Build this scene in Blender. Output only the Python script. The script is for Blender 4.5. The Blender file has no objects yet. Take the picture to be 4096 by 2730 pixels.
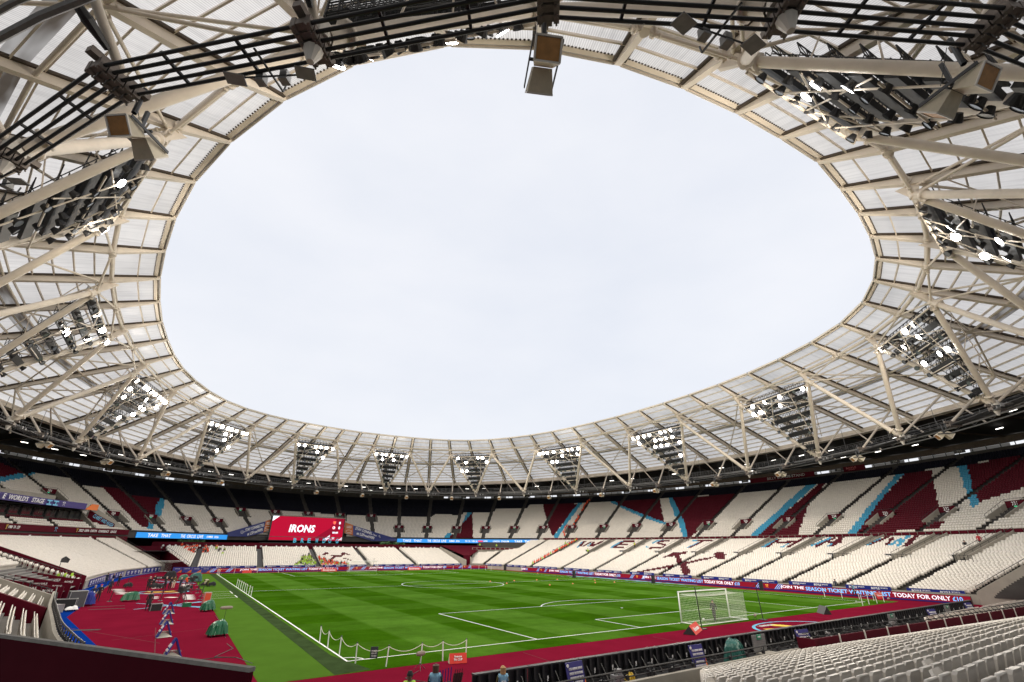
import bpy, bmesh, math, random
import numpy as np
from mathutils import Vector, Matrix, Euler
R = math.radians
_ord = ['zeroth','first','second','third','fourth','fifth','sixth','seventh','eighth','ninth','tenth','eleventh','twelfth','thirteenth','fourteenth','fifteenth','sixteenth','seventeenth','eighteenth','nineteenth']
def ordinal(n):
    if n < 20: return _ord[n]
    t = ['twent', 'thirt', 'fort', 'fift', 'sixt', 'sevent', 'eight', 'ninet'][n//10-2] if n < 100 else None
    if t is None: return 'hundred and '+ordinal(n-100) if n > 100 else 'hundredth'
    return t+'ieth' if n % 10 == 0 else t+'y '+_ord[n % 10]
random.seed(7)
rng = np.random.default_rng(7)
S = bpy.context.scene
C = S.collection

# ------------------------------------------------------------------ camera, sky, sun, exposure
CAM = np.array([-10.053, -32.120, 6.154])
YAW, PITCH, ROLL, FL = 0.587463, 0.419808, 0.009665, 1851.56   # metres; x across the pitch, y along it
_f = np.array([math.sin(YAW)*math.cos(PITCH), math.cos(YAW)*math.cos(PITCH), math.sin(PITCH)])
_r = np.array([math.cos(YAW), -math.sin(YAW), 0.0])
_u = np.cross(_r, _f)
_r, _u = math.cos(ROLL)*_r + math.sin(ROLL)*_u, -math.sin(ROLL)*_r + math.cos(ROLL)*_u
cam = bpy.data.cameras.new('camera'); camo = bpy.data.objects.new('camera', cam); C.objects.link(camo)
cam.sensor_width = 36; cam.lens = 36*FL/4096; cam.clip_start = .1; cam.clip_end = 3000
camo.matrix_world = Matrix(((_r[0], _u[0], -_f[0], CAM[0]), (_r[1], _u[1], -_f[1], CAM[1]), (_r[2], _u[2], -_f[2], CAM[2]), (0, 0, 0, 1)))
S.camera = camo
S.view_settings.view_transform = 'Standard'; S.view_settings.look = 'None'
S.view_settings.gamma = 1; S.view_settings.use_curve_mapping = False
S.view_settings.exposure = 0.14
FLOOD = 5800                              # watts of the area light added to each rack, unlit racks included
SUN_AZ, SUN_EL = R(-112), R(38)            # direction the light comes from: west-south-west of the pitch
w = bpy.data.worlds.new('World'); S.world = w; w.use_nodes = True
nt = w.node_tree; nt.nodes.clear()
def N(t, **k):
    n = nt.nodes.new(t)
    for a, b in k.items(): setattr(n, a, b)
    return n
sky = N('ShaderNodeTexSky', sky_type='NISHITA', sun_disc=False)
sky.sun_elevation = SUN_EL; sky.sun_rotation = SUN_AZ % (2*math.pi); sky.air_density = 1.5; sky.dust_density = 3
bg1 = N('ShaderNodeBackground'); bg1.inputs[1].default_value = .1
nt.links.new(sky.outputs[0], bg1.inputs[0])
tc = N('ShaderNodeTexCoord'); mp = N('ShaderNodeMapping'); mp.inputs['Scale'].default_value = (1, 1, 2.2)
no = N('ShaderNodeTexNoise'); no.inputs['Scale'].default_value = 2.1; no.inputs['Detail'].default_value = 6; no.inputs['Roughness'].default_value = .5
cr = N('ShaderNodeValToRGB')
cr.color_ramp.elements[0].position = .3; cr.color_ramp.elements[0].color = (.79, .82, .895, 1)
cr.color_ramp.elements[1].position = .7; cr.color_ramp.elements[1].color = (.90, .91, .955, 1)
bg2 = N('ShaderNodeBackground'); bg2.inputs[1].default_value = 1.0
mx = N('ShaderNodeMixShader'); mx.inputs[0].default_value = .9
ow = N('ShaderNodeOutputWorld')
nt.links.new(tc.outputs['Generated'], mp.inputs[0]); nt.links.new(mp.outputs[0], no.inputs[0])
nt.links.new(no.outputs[0], cr.inputs[0]); nt.links.new(cr.outputs[0], bg2.inputs[0])
nt.links.new(bg1.outputs[0], mx.inputs[1]); nt.links.new(bg2.outputs[0], mx.inputs[2]); nt.links.new(mx.outputs[0], ow.inputs[0])
sl = bpy.data.lights.new('sun', 'SUN'); sl.energy = 1.1; sl.angle = R(14); sl.color = (1, .90, .76)
so = bpy.data.objects.new('sun', sl); C.objects.link(so)
sd = Vector((math.sin(SUN_AZ)*math.cos(SUN_EL), math.cos(SUN_AZ)*math.cos(SUN_EL), math.sin(SUN_EL)))
so.rotation_euler = sd.to_track_quat('Z', 'Y').to_euler(); so.location = (-100, -40, 120)

# surveying helpers: where a line of sight meets the ground, a wall or a ring of the stadium
def ray(px, py):
    return (px-2048)/FL*_r + (1365-py)/FL*_u + _f
def G(px, py, z=0.0):
    d = ray(px, py); return CAM + d*((z-CAM[2])/d[2])
def PX(px, py, x):
    d = ray(px, py); return CAM + d*((x-CAM[0])/d[0])
def PY(px, py, y):
    d = ray(px, py); return CAM + d*((y-CAM[1])/d[1])
def project(P):
    d = P-CAM; wv = d@_f
    return 2048+FL*(d@_r)/wv, 1365-FL*(d@_u)/wv, wv

# ------------------------------------------------------------------ materials
MATS = {}
def mat(name, col, rough=.6, metal=0, emis=None, es=0, noise=0, nscale=3., bump=0, bscale=40., spec=.5, trans=0):
    if name in MATS: return MATS[name]
    m = bpy.data.materials.new(name); m.use_nodes = True; t = m.node_tree; b = t.nodes['Principled BSDF']
    b.inputs['Base Color'].default_value = (*col, 1); b.inputs['Roughness'].default_value = rough
    b.inputs['Metallic'].default_value = metal; b.inputs['Specular IOR Level'].default_value = spec
    if emis: b.inputs['Emission Color'].default_value = (*emis, 1); b.inputs['Emission Strength'].default_value = es
    if noise or bump:
        g = t.nodes.new('ShaderNodeNewGeometry')
    if noise:
        n = t.nodes.new('ShaderNodeTexNoise'); n.inputs['Scale'].default_value = nscale; n.inputs['Detail'].default_value = 5; n.inputs['Roughness'].default_value = .6
        t.links.new(g.outputs['Position'], n.inputs[0])
        r = t.nodes.new('ShaderNodeMapRange'); r.inputs[1].default_value = .25; r.inputs[2].default_value = .75; r.inputs[3].default_value = 1-noise; r.inputs[4].default_value = 1+noise*.6
        t.links.new(n.outputs[0], r.inputs[0])
        v = t.nodes.new('ShaderNodeVectorMath'); v.operation = 'SCALE'; v.inputs[0].default_value = col
        t.links.new(r.outputs[0], v.inputs['Scale']); t.links.new(v.outputs[0], b.inputs['Base Color'])
    if bump:
        n2 = t.nodes.new('ShaderNodeTexNoise'); n2.inputs['Scale'].default_value = bscale; n2.inputs['Detail'].default_value = 3
        t.links.new(g.outputs['Position'], n2.inputs[0])
        bp = t.nodes.new('ShaderNodeBump'); bp.inputs['Strength'].default_value = bump; bp.inputs['Distance'].default_value = .02
        t.links.new(n2.outputs[0], bp.inputs['Height']); t.links.new(bp.outputs[0], b.inputs['Normal'])
    MATS[name] = m; return m
steel = mat('cream_steel', (.72, .64, .54), .5, noise=.16, nscale=.5)
steel_w = mat('white_steel', (.70, .66, .60), .5, noise=.12, nscale=.7)
dark_steel = mat('dark_steel', (.055, .058, .065), .5, noise=.2, nscale=1.5)
grey_steel = mat('grey_steel', (.24, .24, .24), .5, .3, noise=.2)
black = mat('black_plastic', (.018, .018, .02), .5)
cable_m = mat('cable_black', (.02, .021, .024), .45)
clampm = mat('clamp_steel', (.20, .17, .15), .55, .3, noise=.3, nscale=4)
brown = mat('dark_brown', (.06, .042, .028), .7, noise=.3, nscale=2)
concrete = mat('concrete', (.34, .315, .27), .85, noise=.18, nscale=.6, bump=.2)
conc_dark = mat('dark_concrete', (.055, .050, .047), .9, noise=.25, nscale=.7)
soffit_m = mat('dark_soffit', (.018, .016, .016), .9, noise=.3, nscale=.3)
void_m = mat('gap_shade_black', (.016, .015, .017), .9)
claret = mat('claret_paint', (.085, .003, .012), .7, spec=.1, noise=.15, nscale=1.2)
claret_d = mat('claret_wall', (.075, .003, .011), .7, spec=.1, noise=.15, nscale=.8)
seat_w = mat('seat_white', (.72, .675, .61), .38, noise=.13, nscale=1.6)
seat_c = mat('seat_claret', (.080, .003, .011), .5, spec=.15, noise=.12, nscale=.5)
seat_b = mat('seat_blue', (.035, .30, .50), .4, noise=.1, nscale=.5)
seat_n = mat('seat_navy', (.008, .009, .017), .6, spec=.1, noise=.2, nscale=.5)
white = mat('white_paint', (.80, .80, .79), .5)
txt_w = mat('print_white', (.80, .80, .80), .5)
txt_b = mat('print_sky', (.16, .50, .75), .5)
txt_y = mat('print_yellow', (.80, .62, .05), .5)
royal = mat('board_royal', (.012, .022, .20), .4, spec=.2, noise=.1)
carpet_b = mat('blue_carpet', (.004, .032, .22), .9, spec=0, noise=.18, nscale=1.3, bump=.15)
orange = mat('orange_print', (.75, .18, .03), .5)
led_red = mat('led_red', (.06, .003, .008), .6, emis=(.50, .010, .035), es=.42, spec=.1)
led_blue = mat('led_blue', (.01, .1, .3), .4, emis=(.02, .33, .9), es=.75)
led_w = mat('led_white', (.6, .6, .6), .4, emis=(.9, .85, 1), es=.75)
led_s = mat('led_sky', (.1, .3, .5), .4, emis=(.12, .48, 1), es=.9)
scr_red = mat('screen_red', (.04, .002, .006), .6, emis=(.62, .003, .04), es=.75, spec=.1)
scr_red2 = mat('screen_dark_red', (.03, .002, .006), .6, emis=(.36, .003, .03), es=.75, spec=.1)
scr_w = mat('screen_white', (.6, .6, .6), .3, emis=(.72, .86, 1), es=1.1)
scr_r = mat('screen_badge', (.3, .02, .03), .3, emis=(.8, .03, .06), es=1)
scr_y = mat('screen_gold', (.5, .3, .03), .3, emis=(.9, .5, .05), es=1)
glass = mat('window_glass', (.03, .035, .04), .08, spec=.8)
lamp_on = mat('lamp_lit', (1, 1, 1), .4, emis=(1, .98, .94), es=40)
lamp_off = mat('lamp_glass', (.12, .13, .14), .15, spec=.8)
strip_on = mat('strip_lit', (1, 1, 1), .4, emis=(1, .96, .88), es=5)
speaker_tan = mat('speaker_tan', (.58, .52, .40), .6, noise=.15, nscale=3)
speaker_mesh = mat('speaker_grille', (.42, .20, .055), .55, noise=.35, nscale=2.5)
green_tarp = mat('green_tarpaulin', (.006, .105, .045), .32, noise=.15)
teal_tarp = mat('teal_tarpaulin', (.006, .09, .07), .4, noise=.15)
skin = mat('skin', (.45, .25, .17), .5); skin_d = mat('skin_brown', (.15, .075, .045), .5)
hair_b = mat('hair_dark', (.02, .014, .01), .6); hair_g = mat('hair_grey', (.32, .28, .25), .6); hair_y = mat('hair_blond', (.42, .24, .10), .6)
cl_black = mat('cloth_black', (.012, .012, .014), .85); cl_navy = mat('cloth_navy', (.018, .024, .045), .85)
cl_grey = mat('cloth_grey', (.16, .155, .15), .85); cl_bib = mat('bib_sky', (.25, .50, .68), .7)
cl_hiy = mat('hi_vis_yellow', (.36, .58, .04), .6, emis=(.45, .75, .05), es=.06)
cl_hio = mat('hi_vis_orange', (.70, .06, .01), .6, emis=(.9, .08, .01), es=.06)
cl_olive = mat('cloth_olive', (.09, .08, .02), .8); cl_cream = mat('cloth_cream', (.62, .56, .42), .8)
chain_m = mat('chain_white', (.66, .62, .55), .5)
ball_m = mat('ball_white', (.8, .8, .78), .4)
net_m = mat('net_white', (.72, .74, .66), .8)
fur_m = mat('mic_fur', (.27, .23, .19), .95, bump=.8, bscale=60)
bark = mat('case_silver', (.4, .4, .4), .4, .5)
plantm = mat('planter_green', (.03, .09, .025), .8, noise=.5, nscale=5)
track_m = mat('red_track', (.170, .008, .025), .95, spec=0, noise=.16, nscale=.35, bump=.12, bscale=25)
red_bd = mat('board_red', (.62, .035, .02), .45)

def panel_material():
    m = bpy.data.materials.new('roof_polycarbonate'); m.use_nodes = True; t = m.node_tree; t.nodes.clear()
    o = t.nodes.new('ShaderNodeOutputMaterial'); tl = t.nodes.new('ShaderNodeBsdfTranslucent'); df = t.nodes.new('ShaderNodeBsdfPrincipled')
    mxs = t.nodes.new('ShaderNodeMixShader'); mxs.inputs[0].default_value = .30
    uv = t.nodes.new('ShaderNodeUVMap'); wv = t.nodes.new('ShaderNodeTexWave'); wv.inputs['Scale'].default_value = 1.75; wv.inputs['Distortion'].default_value = .0
    wv.wave_type = 'BANDS'; wv.bands_direction = 'X'
    t.links.new(uv.outputs[0], wv.inputs[0])
    g = t.nodes.new('ShaderNodeNewGeometry')
    n = t.nodes.new('ShaderNodeTexNoise'); n.inputs['Scale'].default_value = .09; n.inputs['Detail'].default_value = 6
    t.links.new(g.outputs['Position'], n.inputs[0])
    n3 = t.nodes.new('ShaderNodeTexNoise'); n3.inputs['Scale'].default_value = 3.0; n3.inputs['Detail'].default_value = 2
    mpp = t.nodes.new('ShaderNodeMapping'); mpp.inputs['Scale'].default_value = (.9, .06, 1)
    t.links.new(uv.outputs[0], mpp.inputs[0]); t.links.new(mpp.outputs[0], n3.inputs[0])
    r = t.nodes.new('ShaderNodeMapRange'); r.inputs[1].default_value = 0; r.inputs[2].default_value = 1; r.inputs[3].default_value = .76; r.inputs[4].default_value = 1.0  # corrugation's light and dark bands put into the colour as stripes
    t.links.new(wv.outputs['Fac'], r.inputs[0])
    r2 = t.nodes.new('ShaderNodeMapRange'); r2.inputs[1].default_value = .35; r2.inputs[2].default_value = .6; r2.inputs[3].default_value = .82; r2.inputs[4].default_value = 1.0
    t.links.new(n.outputs[0], r2.inputs[0])
    r3 = t.nodes.new('ShaderNodeMapRange'); r3.inputs[1].default_value = .3; r3.inputs[2].default_value = .55; r3.inputs[3].default_value = .86; r3.inputs[4].default_value = 1.0
    t.links.new(n3.outputs[0], r3.inputs[0])
    m1 = t.nodes.new('ShaderNodeMath'); m1.operation = 'MULTIPLY'; t.links.new(r.outputs[0], m1.inputs[0]); t.links.new(r2.outputs[0], m1.inputs[1])
    m2 = t.nodes.new('ShaderNodeMath'); m2.operation = 'MULTIPLY'; t.links.new(m1.outputs[0], m2.inputs[0]); t.links.new(r3.outputs[0], m2.inputs[1])
    v = t.nodes.new('ShaderNodeVectorMath'); v.operation = 'SCALE'; v.inputs[0].default_value = (.97, .96, .95)
    t.links.new(m2.outputs[0], v.inputs['Scale']); t.links.new(v.outputs[0], tl.inputs[0])
    v2 = t.nodes.new('ShaderNodeVectorMath'); v2.operation = 'SCALE'; v2.inputs[0].default_value = (.75, .74, .72)
    t.links.new(m2.outputs[0], v2.inputs['Scale']); t.links.new(v2.outputs[0], df.inputs['Base Color']); df.inputs['Roughness'].default_value = .35
    t.links.new(tl.outputs[0], mxs.inputs[1]); t.links.new(df.outputs[0], mxs.inputs[2]); t.links.new(mxs.outputs[0], o.inputs[0])
    return m
poly = panel_material()

def grass_material():
    m = bpy.data.materials.new('pitch_grass'); m.use_nodes = True; t = m.node_tree; b = t.nodes['Principled BSDF']; L = t.links.new
    g = t.nodes.new('ShaderNodeNewGeometry'); sp = t.nodes.new('ShaderNodeSeparateXYZ'); L(g.outputs['Position'], sp.inputs[0])
    nz = t.nodes.new('ShaderNodeTexNoise'); nz.inputs['Scale'].default_value = .8; nz.inputs['Detail'].default_value = 3; L(g.outputs['Position'], nz.inputs[0])
    def M(op, a, b_, clamp=False):
        n = t.nodes.new('ShaderNodeMath'); n.operation = op; n.use_clamp = clamp
        for i, q in enumerate((a, b_)):
            if q is None: continue
            if isinstance(q, (int, float)): n.inputs[i].default_value = q
            else: L(q, n.inputs[i])
        return n.outputs[0]
    wob = M('MULTIPLY', M('SUBTRACT', nz.outputs[0], .5), .25)
    def stripe(c, period, off):
        s = M('SINE', M('MULTIPLY', M('ADD', M('ADD', c, wob), off), math.pi/period), None)
        return M('ADD', M('MULTIPLY', s, 4.0), .5, True)
    sx = stripe(sp.outputs[0], 5.5, 5.5); sy = stripe(sp.outputs[1], 5.35, 0.)
    sm = M('ADD', M('MULTIPLY', sx, .70), M('MULTIPLY', sy, .30))
    cr = t.nodes.new('ShaderNodeValToRGB'); cr.color_ramp.elements[0].color = (.031, .092, .003, 1); cr.color_ramp.elements[1].color = (.066, .152, .016, 1)
    L(sm, cr.inputs[0])
    n2 = t.nodes.new('ShaderNodeTexNoise'); n2.inputs['Scale'].default_value = .35; n2.inputs['Detail'].default_value = 8; n2.inputs['Roughness'].default_value = .7; L(g.outputs['Position'], n2.inputs[0])
    n4 = t.nodes.new('ShaderNodeTexNoise'); n4.inputs['Scale'].default_value = 9; n4.inputs['Detail'].default_value = 4; L(g.outputs['Position'], n4.inputs[0])
    mm = t.nodes.new('ShaderNodeMapRange'); mm.inputs[1].default_value = .3; mm.inputs[2].default_value = .7; mm.inputs[3].default_value = .72; mm.inputs[4].default_value = 1.25; L(n2.outputs[0], mm.inputs[0])
    m3 = t.nodes.new('ShaderNodeMapRange'); m3.inputs[1].default_value = .3; m3.inputs[2].default_value = .7; m3.inputs[3].default_value = .9; m3.inputs[4].default_value = 1.1; L(n4.outputs[0], m3.inputs[0])
    v = t.nodes.new('ShaderNodeVectorMath'); v.operation = 'SCALE'; L(cr.outputs[0], v.inputs[0]); L(M('MULTIPLY', mm.outputs[0], m3.outputs[0]), v.inputs['Scale']); L(v.outputs[0], b.inputs['Base Color'])
    b.inputs['Roughness'].default_value = .9; b.inputs['Specular IOR Level'].default_value = 0
    bp = t.nodes.new('ShaderNodeBump'); bp.inputs['Strength'].default_value = .35; bp.inputs['Distance'].default_value = .03
    n5 = t.nodes.new('ShaderNodeTexNoise'); n5.inputs['Scale'].default_value = 45; L(g.outputs['Position'], n5.inputs[0]); L(n5.outputs[0], bp.inputs['Height']); L(bp.outputs[0], b.inputs['Normal'])
    return m
grass = grass_material()
turf = mat('artificial_turf', (.068, .145, .018), .9, noise=.14, nscale=.5, bump=.2, spec=0)
wear = mat('worn_turf', (.042, .070, .026), .95, noise=.35, nscale=.8, bump=.2, spec=0)

# ------------------------------------------------------------------ mesh builders
class MB:
    def __init__(s): s.v = []; s.f = []; s.m = []; s.n = 0; s.mi = 0
    def add(s, V, F):
        s.v.extend([tuple(map(float, p)) for p in V]); s.f.extend([tuple(i+s.n for i in q) for q in F]); s.m.extend([s.mi]*len(F)); s.n += len(V)
    def box(s, c, sx, sy, sz, rot=0.0):
        c = np.array(c, float); ca, sa = math.cos(rot), math.sin(rot); V = []
        for z in (-.5, .5):
            for x, y in ((-.5, -.5), (.5, -.5), (.5, .5), (-.5, .5)):
                X, Y = x*sx, y*sy; V.append(c+[X*ca-Y*sa, X*sa+Y*ca, z*sz])
        s.add(V, [(3, 2, 1, 0), (4, 5, 6, 7), (0, 1, 5, 4), (1, 2, 6, 5), (2, 3, 7, 6), (3, 0, 4, 7)]); return s
    def hexa(s, V8):
        s.add(V8, [(3, 2, 1, 0), (4, 5, 6, 7), (0, 1, 5, 4), (1, 2, 6, 5), (2, 3, 7, 6), (3, 0, 4, 7)]); return s
    def quad(s, a, b, c, d): s.add([a, b, c, d], [(0, 1, 2, 3)]); return s
    def poly(s, P, thick=None):
        n = len(P)
        if thick is None: s.add(P, [tuple(range(n))]); return s
        t = np.array(thick, float); P = [np.array(p, float) for p in P]
        s.add(P+[p+t for p in P], [tuple(range(n))[::-1], tuple(range(n, 2*n))]+[(i, (i+1) % n, n+(i+1) % n, n+i) for i in range(n)]); return s
    def beam(s, p, q, wd, h, up=(0, 0, 1)):
        p, q = np.array(p, float), np.array(q, float); d = q-p; d = d/np.linalg.norm(d)
        a = np.cross(d, up); a = a/np.linalg.norm(a); b = np.cross(a, d)
        V = []
        for e in (p, q):
            for i, j in ((-1, -1), (1, -1), (1, 1), (-1, 1)): V.append(e+a*i*wd/2+b*j*h/2)
        s.add(V, [(0, 1, 2, 3), (7, 6, 5, 4), (4, 5, 1, 0), (5, 6, 2, 1), (6, 7, 3, 2), (7, 4, 0, 3)]); return s
    def tube(s, p, q, r, n=8, r2=None, caps=False):
        p, q = np.array(p, float), np.array(q, float); d = q-p; L = np.linalg.norm(d); d = d/L
        a = np.cross(d, (0, 0, 1) if abs(d[2]) < .9 else (1, 0, 0)); a /= np.linalg.norm(a); b = np.cross(d, a); r2 = r if r2 is None else r2
        V = [p+(a*math.cos(2*math.pi*i/n)+b*math.sin(2*math.pi*i/n))*r for i in range(n)]+[q+(a*math.cos(2*math.pi*i/n)+b*math.sin(2*math.pi*i/n))*r2 for i in range(n)]
        F = [(i, (i+1) % n, n+(i+1) % n, n+i) for i in range(n)]
        if caps: F += [tuple(range(n))[::-1], tuple(range(n, 2*n))]
        s.add(V, F); return s
    def path(s, P, r, n=6):
        for a, b in zip(P[:-1], P[1:]): s.tube(a, b, r, n)
        return s
    def strip(s, P, zs0, zs1):      # vertical wall sheet along plan points
        V = [(*p[:2], z0) for p, z0 in zip(P, zs0)]+[(*p[:2], z1) for p, z1 in zip(P, zs1)]; n = len(P)
        s.add(V, [(i, i+1, n+i+1, n+i) for i in range(n-1)]); return s
    def wall(s, P, z0, z1, th=.2):  # closed wall with thickness along plan points; z0,z1 numbers or lists
        P = [np.array(p[:2], float) for p in P]; n = len(P)
        z0 = [z0]*n if np.isscalar(z0) else z0; z1 = [z1]*n if np.isscalar(z1) else z1
        nn = []
        for i in range(n):
            d = P[min(i+1, n-1)]-P[max(i-1, 0)]; d /= np.linalg.norm(d)+1e-9; nn.append(np.array([-d[1], d[0]])*th/2)
        V = []
        for i in range(n):
            a, b = P[i]+nn[i], P[i]-nn[i]; V += [(*a, z0[i]), (*b, z0[i]), (*b, z1[i]), (*a, z1[i])]
        F = [(0, 1, 2, 3), tuple(4*(n-1)+k for k in (3, 2, 1, 0))]
        for i in range(n-1):
            o = 4*i
            for k in range(4): F.append((o+k, o+4+k, o+4+(k+1) % 4, o+(k+1) % 4))
        s.add(V, F); return s
    def obj(s, name, mats, parent=None, smooth=False):
        me = bpy.data.meshes.new(name); me.from_pydata(s.v, [], s.f)
        for m in (mats if isinstance(mats, (list, tuple)) else [mats]): me.materials.append(m)
        if any(s.m): me.polygons.foreach_set('material_index', s.m)
        if smooth: me.polygons.foreach_set('use_smooth', [True]*len(s.f))
        me.update(); o = bpy.data.objects.new(name, me); C.objects.link(o)
        if parent is not None: o.parent = parent
        return o
def tag(o, label=None, cat=None, group=None, kind=None):
    if label: o['label'] = label
    if cat: o['category'] = cat
    if group: o['group'] = group
    if kind: o['kind'] = kind
    return o
def thing(name, label, cat, group=None, loc=(0, 0, 0), rz=0):
    o = bpy.data.objects.new(name, None); C.objects.link(o); o.location = loc; o.rotation_euler = (0, 0, rz); o.empty_display_size = .3
    return tag(o, label, cat, group)
def struct(o): o['kind'] = 'structure'; return o
def copy_tree(o, parent=None):
    c = o.copy(); C.objects.link(c); c.parent = parent
    for ch in list(o.children): copy_tree(ch, c)
    return c
def inst(name, me, M=None, parent=None):
    o = bpy.data.objects.new(name, me); C.objects.link(o)
    if parent is not None: o.parent = parent
    if M is not None: o.matrix_local = M
    return o
_tc = {}
def text_mesh(s, m, bold=.012, shear=0., squeeze=1.):
    k = (s, m.name, bold, shear, squeeze)
    if k in _tc: return _tc[k]
    cu = bpy.data.curves.new('lettering', 'FONT'); cu.body = s; cu.size = 1; cu.offset = bold; cu.shear = shear; cu.resolution_u = 2; cu.extrude = .01
    cu.align_x = 'CENTER'; cu.align_y = 'CENTER'
    o = bpy.data.objects.new('tmp', cu); C.objects.link(o)
    dg = bpy.context.evaluated_depsgraph_get(); me = bpy.data.meshes.new_from_object(o.evaluated_get(dg))
    bpy.data.objects.remove(o); bpy.data.curves.remove(cu)
    n = len(me.vertices); co = np.empty(n*3); me.vertices.foreach_get('co', co); co = co.reshape(-1, 3)
    mn, mx_ = co.min(0), co.max(0); co[:, 0] -= (mn[0]+mx_[0])/2; co[:, 1] -= (mn[1]+mx_[1])/2
    co[:, :2] /= (mx_[1]-mn[1]); me.vertices.foreach_set('co', co.ravel()); me.materials.clear(); me.materials.append(m); me.name = 'lettering'
    _tc[k] = (me, (mx_[0]-mn[0])/(mx_[1]-mn[1])); return _tc[k]
def text(s, m, centre, xdir, up, h, wid=None, parent=None, proud=.03, bold=.012, shear=0., name='lettering'):
    me, asp = text_mesh(s, m, bold, shear)
    x = np.array(xdir, float); x /= np.linalg.norm(x); u = np.array(up, float); u = u-x*(u@x); u /= np.linalg.norm(u); n = np.cross(x, u)
    c = np.array(centre, float)+n*proud; wx = (wid/asp) if wid else h
    M = Matrix(((x[0]*wx, u[0]*h, n[0], c[0]), (x[1]*wx, u[1]*h, n[1], c[1]), (x[2]*wx, u[2]*h, n[2], c[2]), (0, 0, 0, 1)))
    o = inst(name, me, None, parent)
    o.matrix_local = (parent.matrix_basis.inverted() @ M) if parent is not None else M
    return o

# ------------------------------------------------------------------ rings of the bowl
CX, CY = 34.0, 52.5
def ring(t, d, n=2.1):
    a, b = 103-d, 124-d; c, s = math.cos(R(t)), math.sin(R(t))
    return np.array([CX+a*math.copysign(abs(c)**(2/n), c), CY+b*math.copysign(abs(s)**(2/n), s)])
def ringt(px, py, d):               # where a line of sight meets the vertical ring at offset d: (t, z)
    dd = ray(px, py); ts = np.linspace(5, 330, 20000); X = CAM+dd*ts[:, None]
    g = (np.abs((X[:, 0]-CX)/(103-d))**2.1+np.abs((X[:, 1]-CY)/(124-d))**2.1)
    i = np.where((g[:-1] < 1) & (g[1:] >= 1))[0][-1]; q = X[i]
    cx = np.sign(q[0]-CX)*abs((q[0]-CX)/(103-d))**1.05; sy = np.sign(q[1]-CY)*abs((q[1]-CY)/(124-d))**1.05
    return math.degrees(math.atan2(sy, cx)), q[2]
def rp(t, d, z): return np.array([*ring(t, d), z])

# ------------------------------------------------------------------ ground
def sheet(name, pts, z, m):
    return struct(MB().poly([(x, y, z) for x, y in pts]).obj(name, m))
sheet('ground', [(-1500, -1500), (1500, -1500), (1500, 1500), (-1500, 1500)], -.06, mat('ground_dark', (.10, .10, .09), .95, noise=.2, nscale=.05))
sheet('running_track', [(-16.8, -14.5), (8, -15), (78, -15), (78, 60), (77, 90), (73, 114), (-7, 114), (-10, 124), (-12.2, 119), (-15.4, 107), (-17, 92), (-17, 60), (-16.9, 45), (-16.8, 31), (-13, 12)], 0, track_m)
sheet('blue_carpet', [(-12.4, 12), (-16.5, 31), (-16.6, 46), (-17.4, 60), (-17.2, 80), (-16.2, 92), (-14.6, 104), (-11.4, 118), (-9.5, 124), (-11, 125), (-15.6, 109), (-18.6, 95), (-20.2, 78), (-20.3, 50), (-19, 30), (-15, 10), (-12, -8), (-9.5, -6)], .004, carpet_b)
sheet('turf_surround', [(-5, -2.9), (72.5, -2.2), (72.5, 106.4), (-4.9, 106.4)], .008, turf)
sheet('grass_pitch', [(-.45, -2.85), (69.6, -2.2), (69.6, 106), (-.45, 106)], .012, grass)
sheet('worn_turf_strip', [(-1.45, -2.8), (.55, -2.6), (-.38, 2), (-.35, 105.6), (-1.45, 105.6)], .016, wear)
# markings
mk = MB()
def line(x0, y0, x1, y1, wd=.12, z=.02):
    d = np.array([x1-x0, y1-y0], float); L = np.linalg.norm(d); d /= L; n = np.array([-d[1], d[0]])*wd/2
    mk.quad((x0+n[0], y0+n[1], z), (x0-n[0], y0-n[1], z), (x1-n[0], y1-n[1], z), (x1+n[0], y1+n[1], z))
def arc(cx, cy, r, a0, a1, n=48, wd=.12):
    for i in range(n):
        a, b = R(a0+(a1-a0)*i/n), R(a0+(a1-a0)*(i+1)/n)
        q = lambda r_, t_: (cx+r_*math.cos(t_), cy+r_*math.sin(t_), .02)
        mk.quad(q(r-wd/2, a), q(r+wd/2, a), q(r+wd/2, b), q(r-wd/2, b))
line(0, -.06, 0, 105.06); line(68, -.06, 68, 105.06); line(.06, 0, 67.94, 0); line(.06, 105, 67.94, 105); line(.06, 52.5, 67.94, 52.5)
for y0, sg in ((0, 1), (105, -1)):
    for x0, dd in ((13.84, 16.5), (24.84, 5.5)):
        line(x0, y0+sg*.06, x0, y0+sg*dd); line(68-x0, y0+sg*.06, 68-x0, y0+sg*dd); line(x0-.06, y0+sg*(dd+.06), 68-x0+.06, y0+sg*(dd+.06))
    arc(34, y0+sg*11, 9.15, (37 if sg > 0 else 217), (143 if sg > 0 else 323), 30); mk.poly([(34+.15*math.cos(k), y0+sg*11+.15*math.sin(k), .02) for k in np.linspace(0, 5.6, 8)])
arc(34, 52.5, 9.15, 0, 360, 72); mk.poly([(34+.15*math.cos(k), 52.5+.15*math.sin(k), .02) for k in np.linspace(0, 5.6, 8)])
for x, y, a in ((0, 0, 0), (68, 0, 90), (68, 105, 180), (0, 105, 270)): arc(x, y, 1, a, a+90, 8)
for y in (43.6, 46.9, 49.8, 53.9): line(-1.6 if y != 53.9 else -1.5, y, -5.2, y, .09, .024)
line(-1.55, 43.6, -1.55, 46.9, .12, .024); line(-1.55, 49.8, -1.55, 53.9, .12, .024)
struct(mk.obj('pitch_markings', white))

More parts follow.
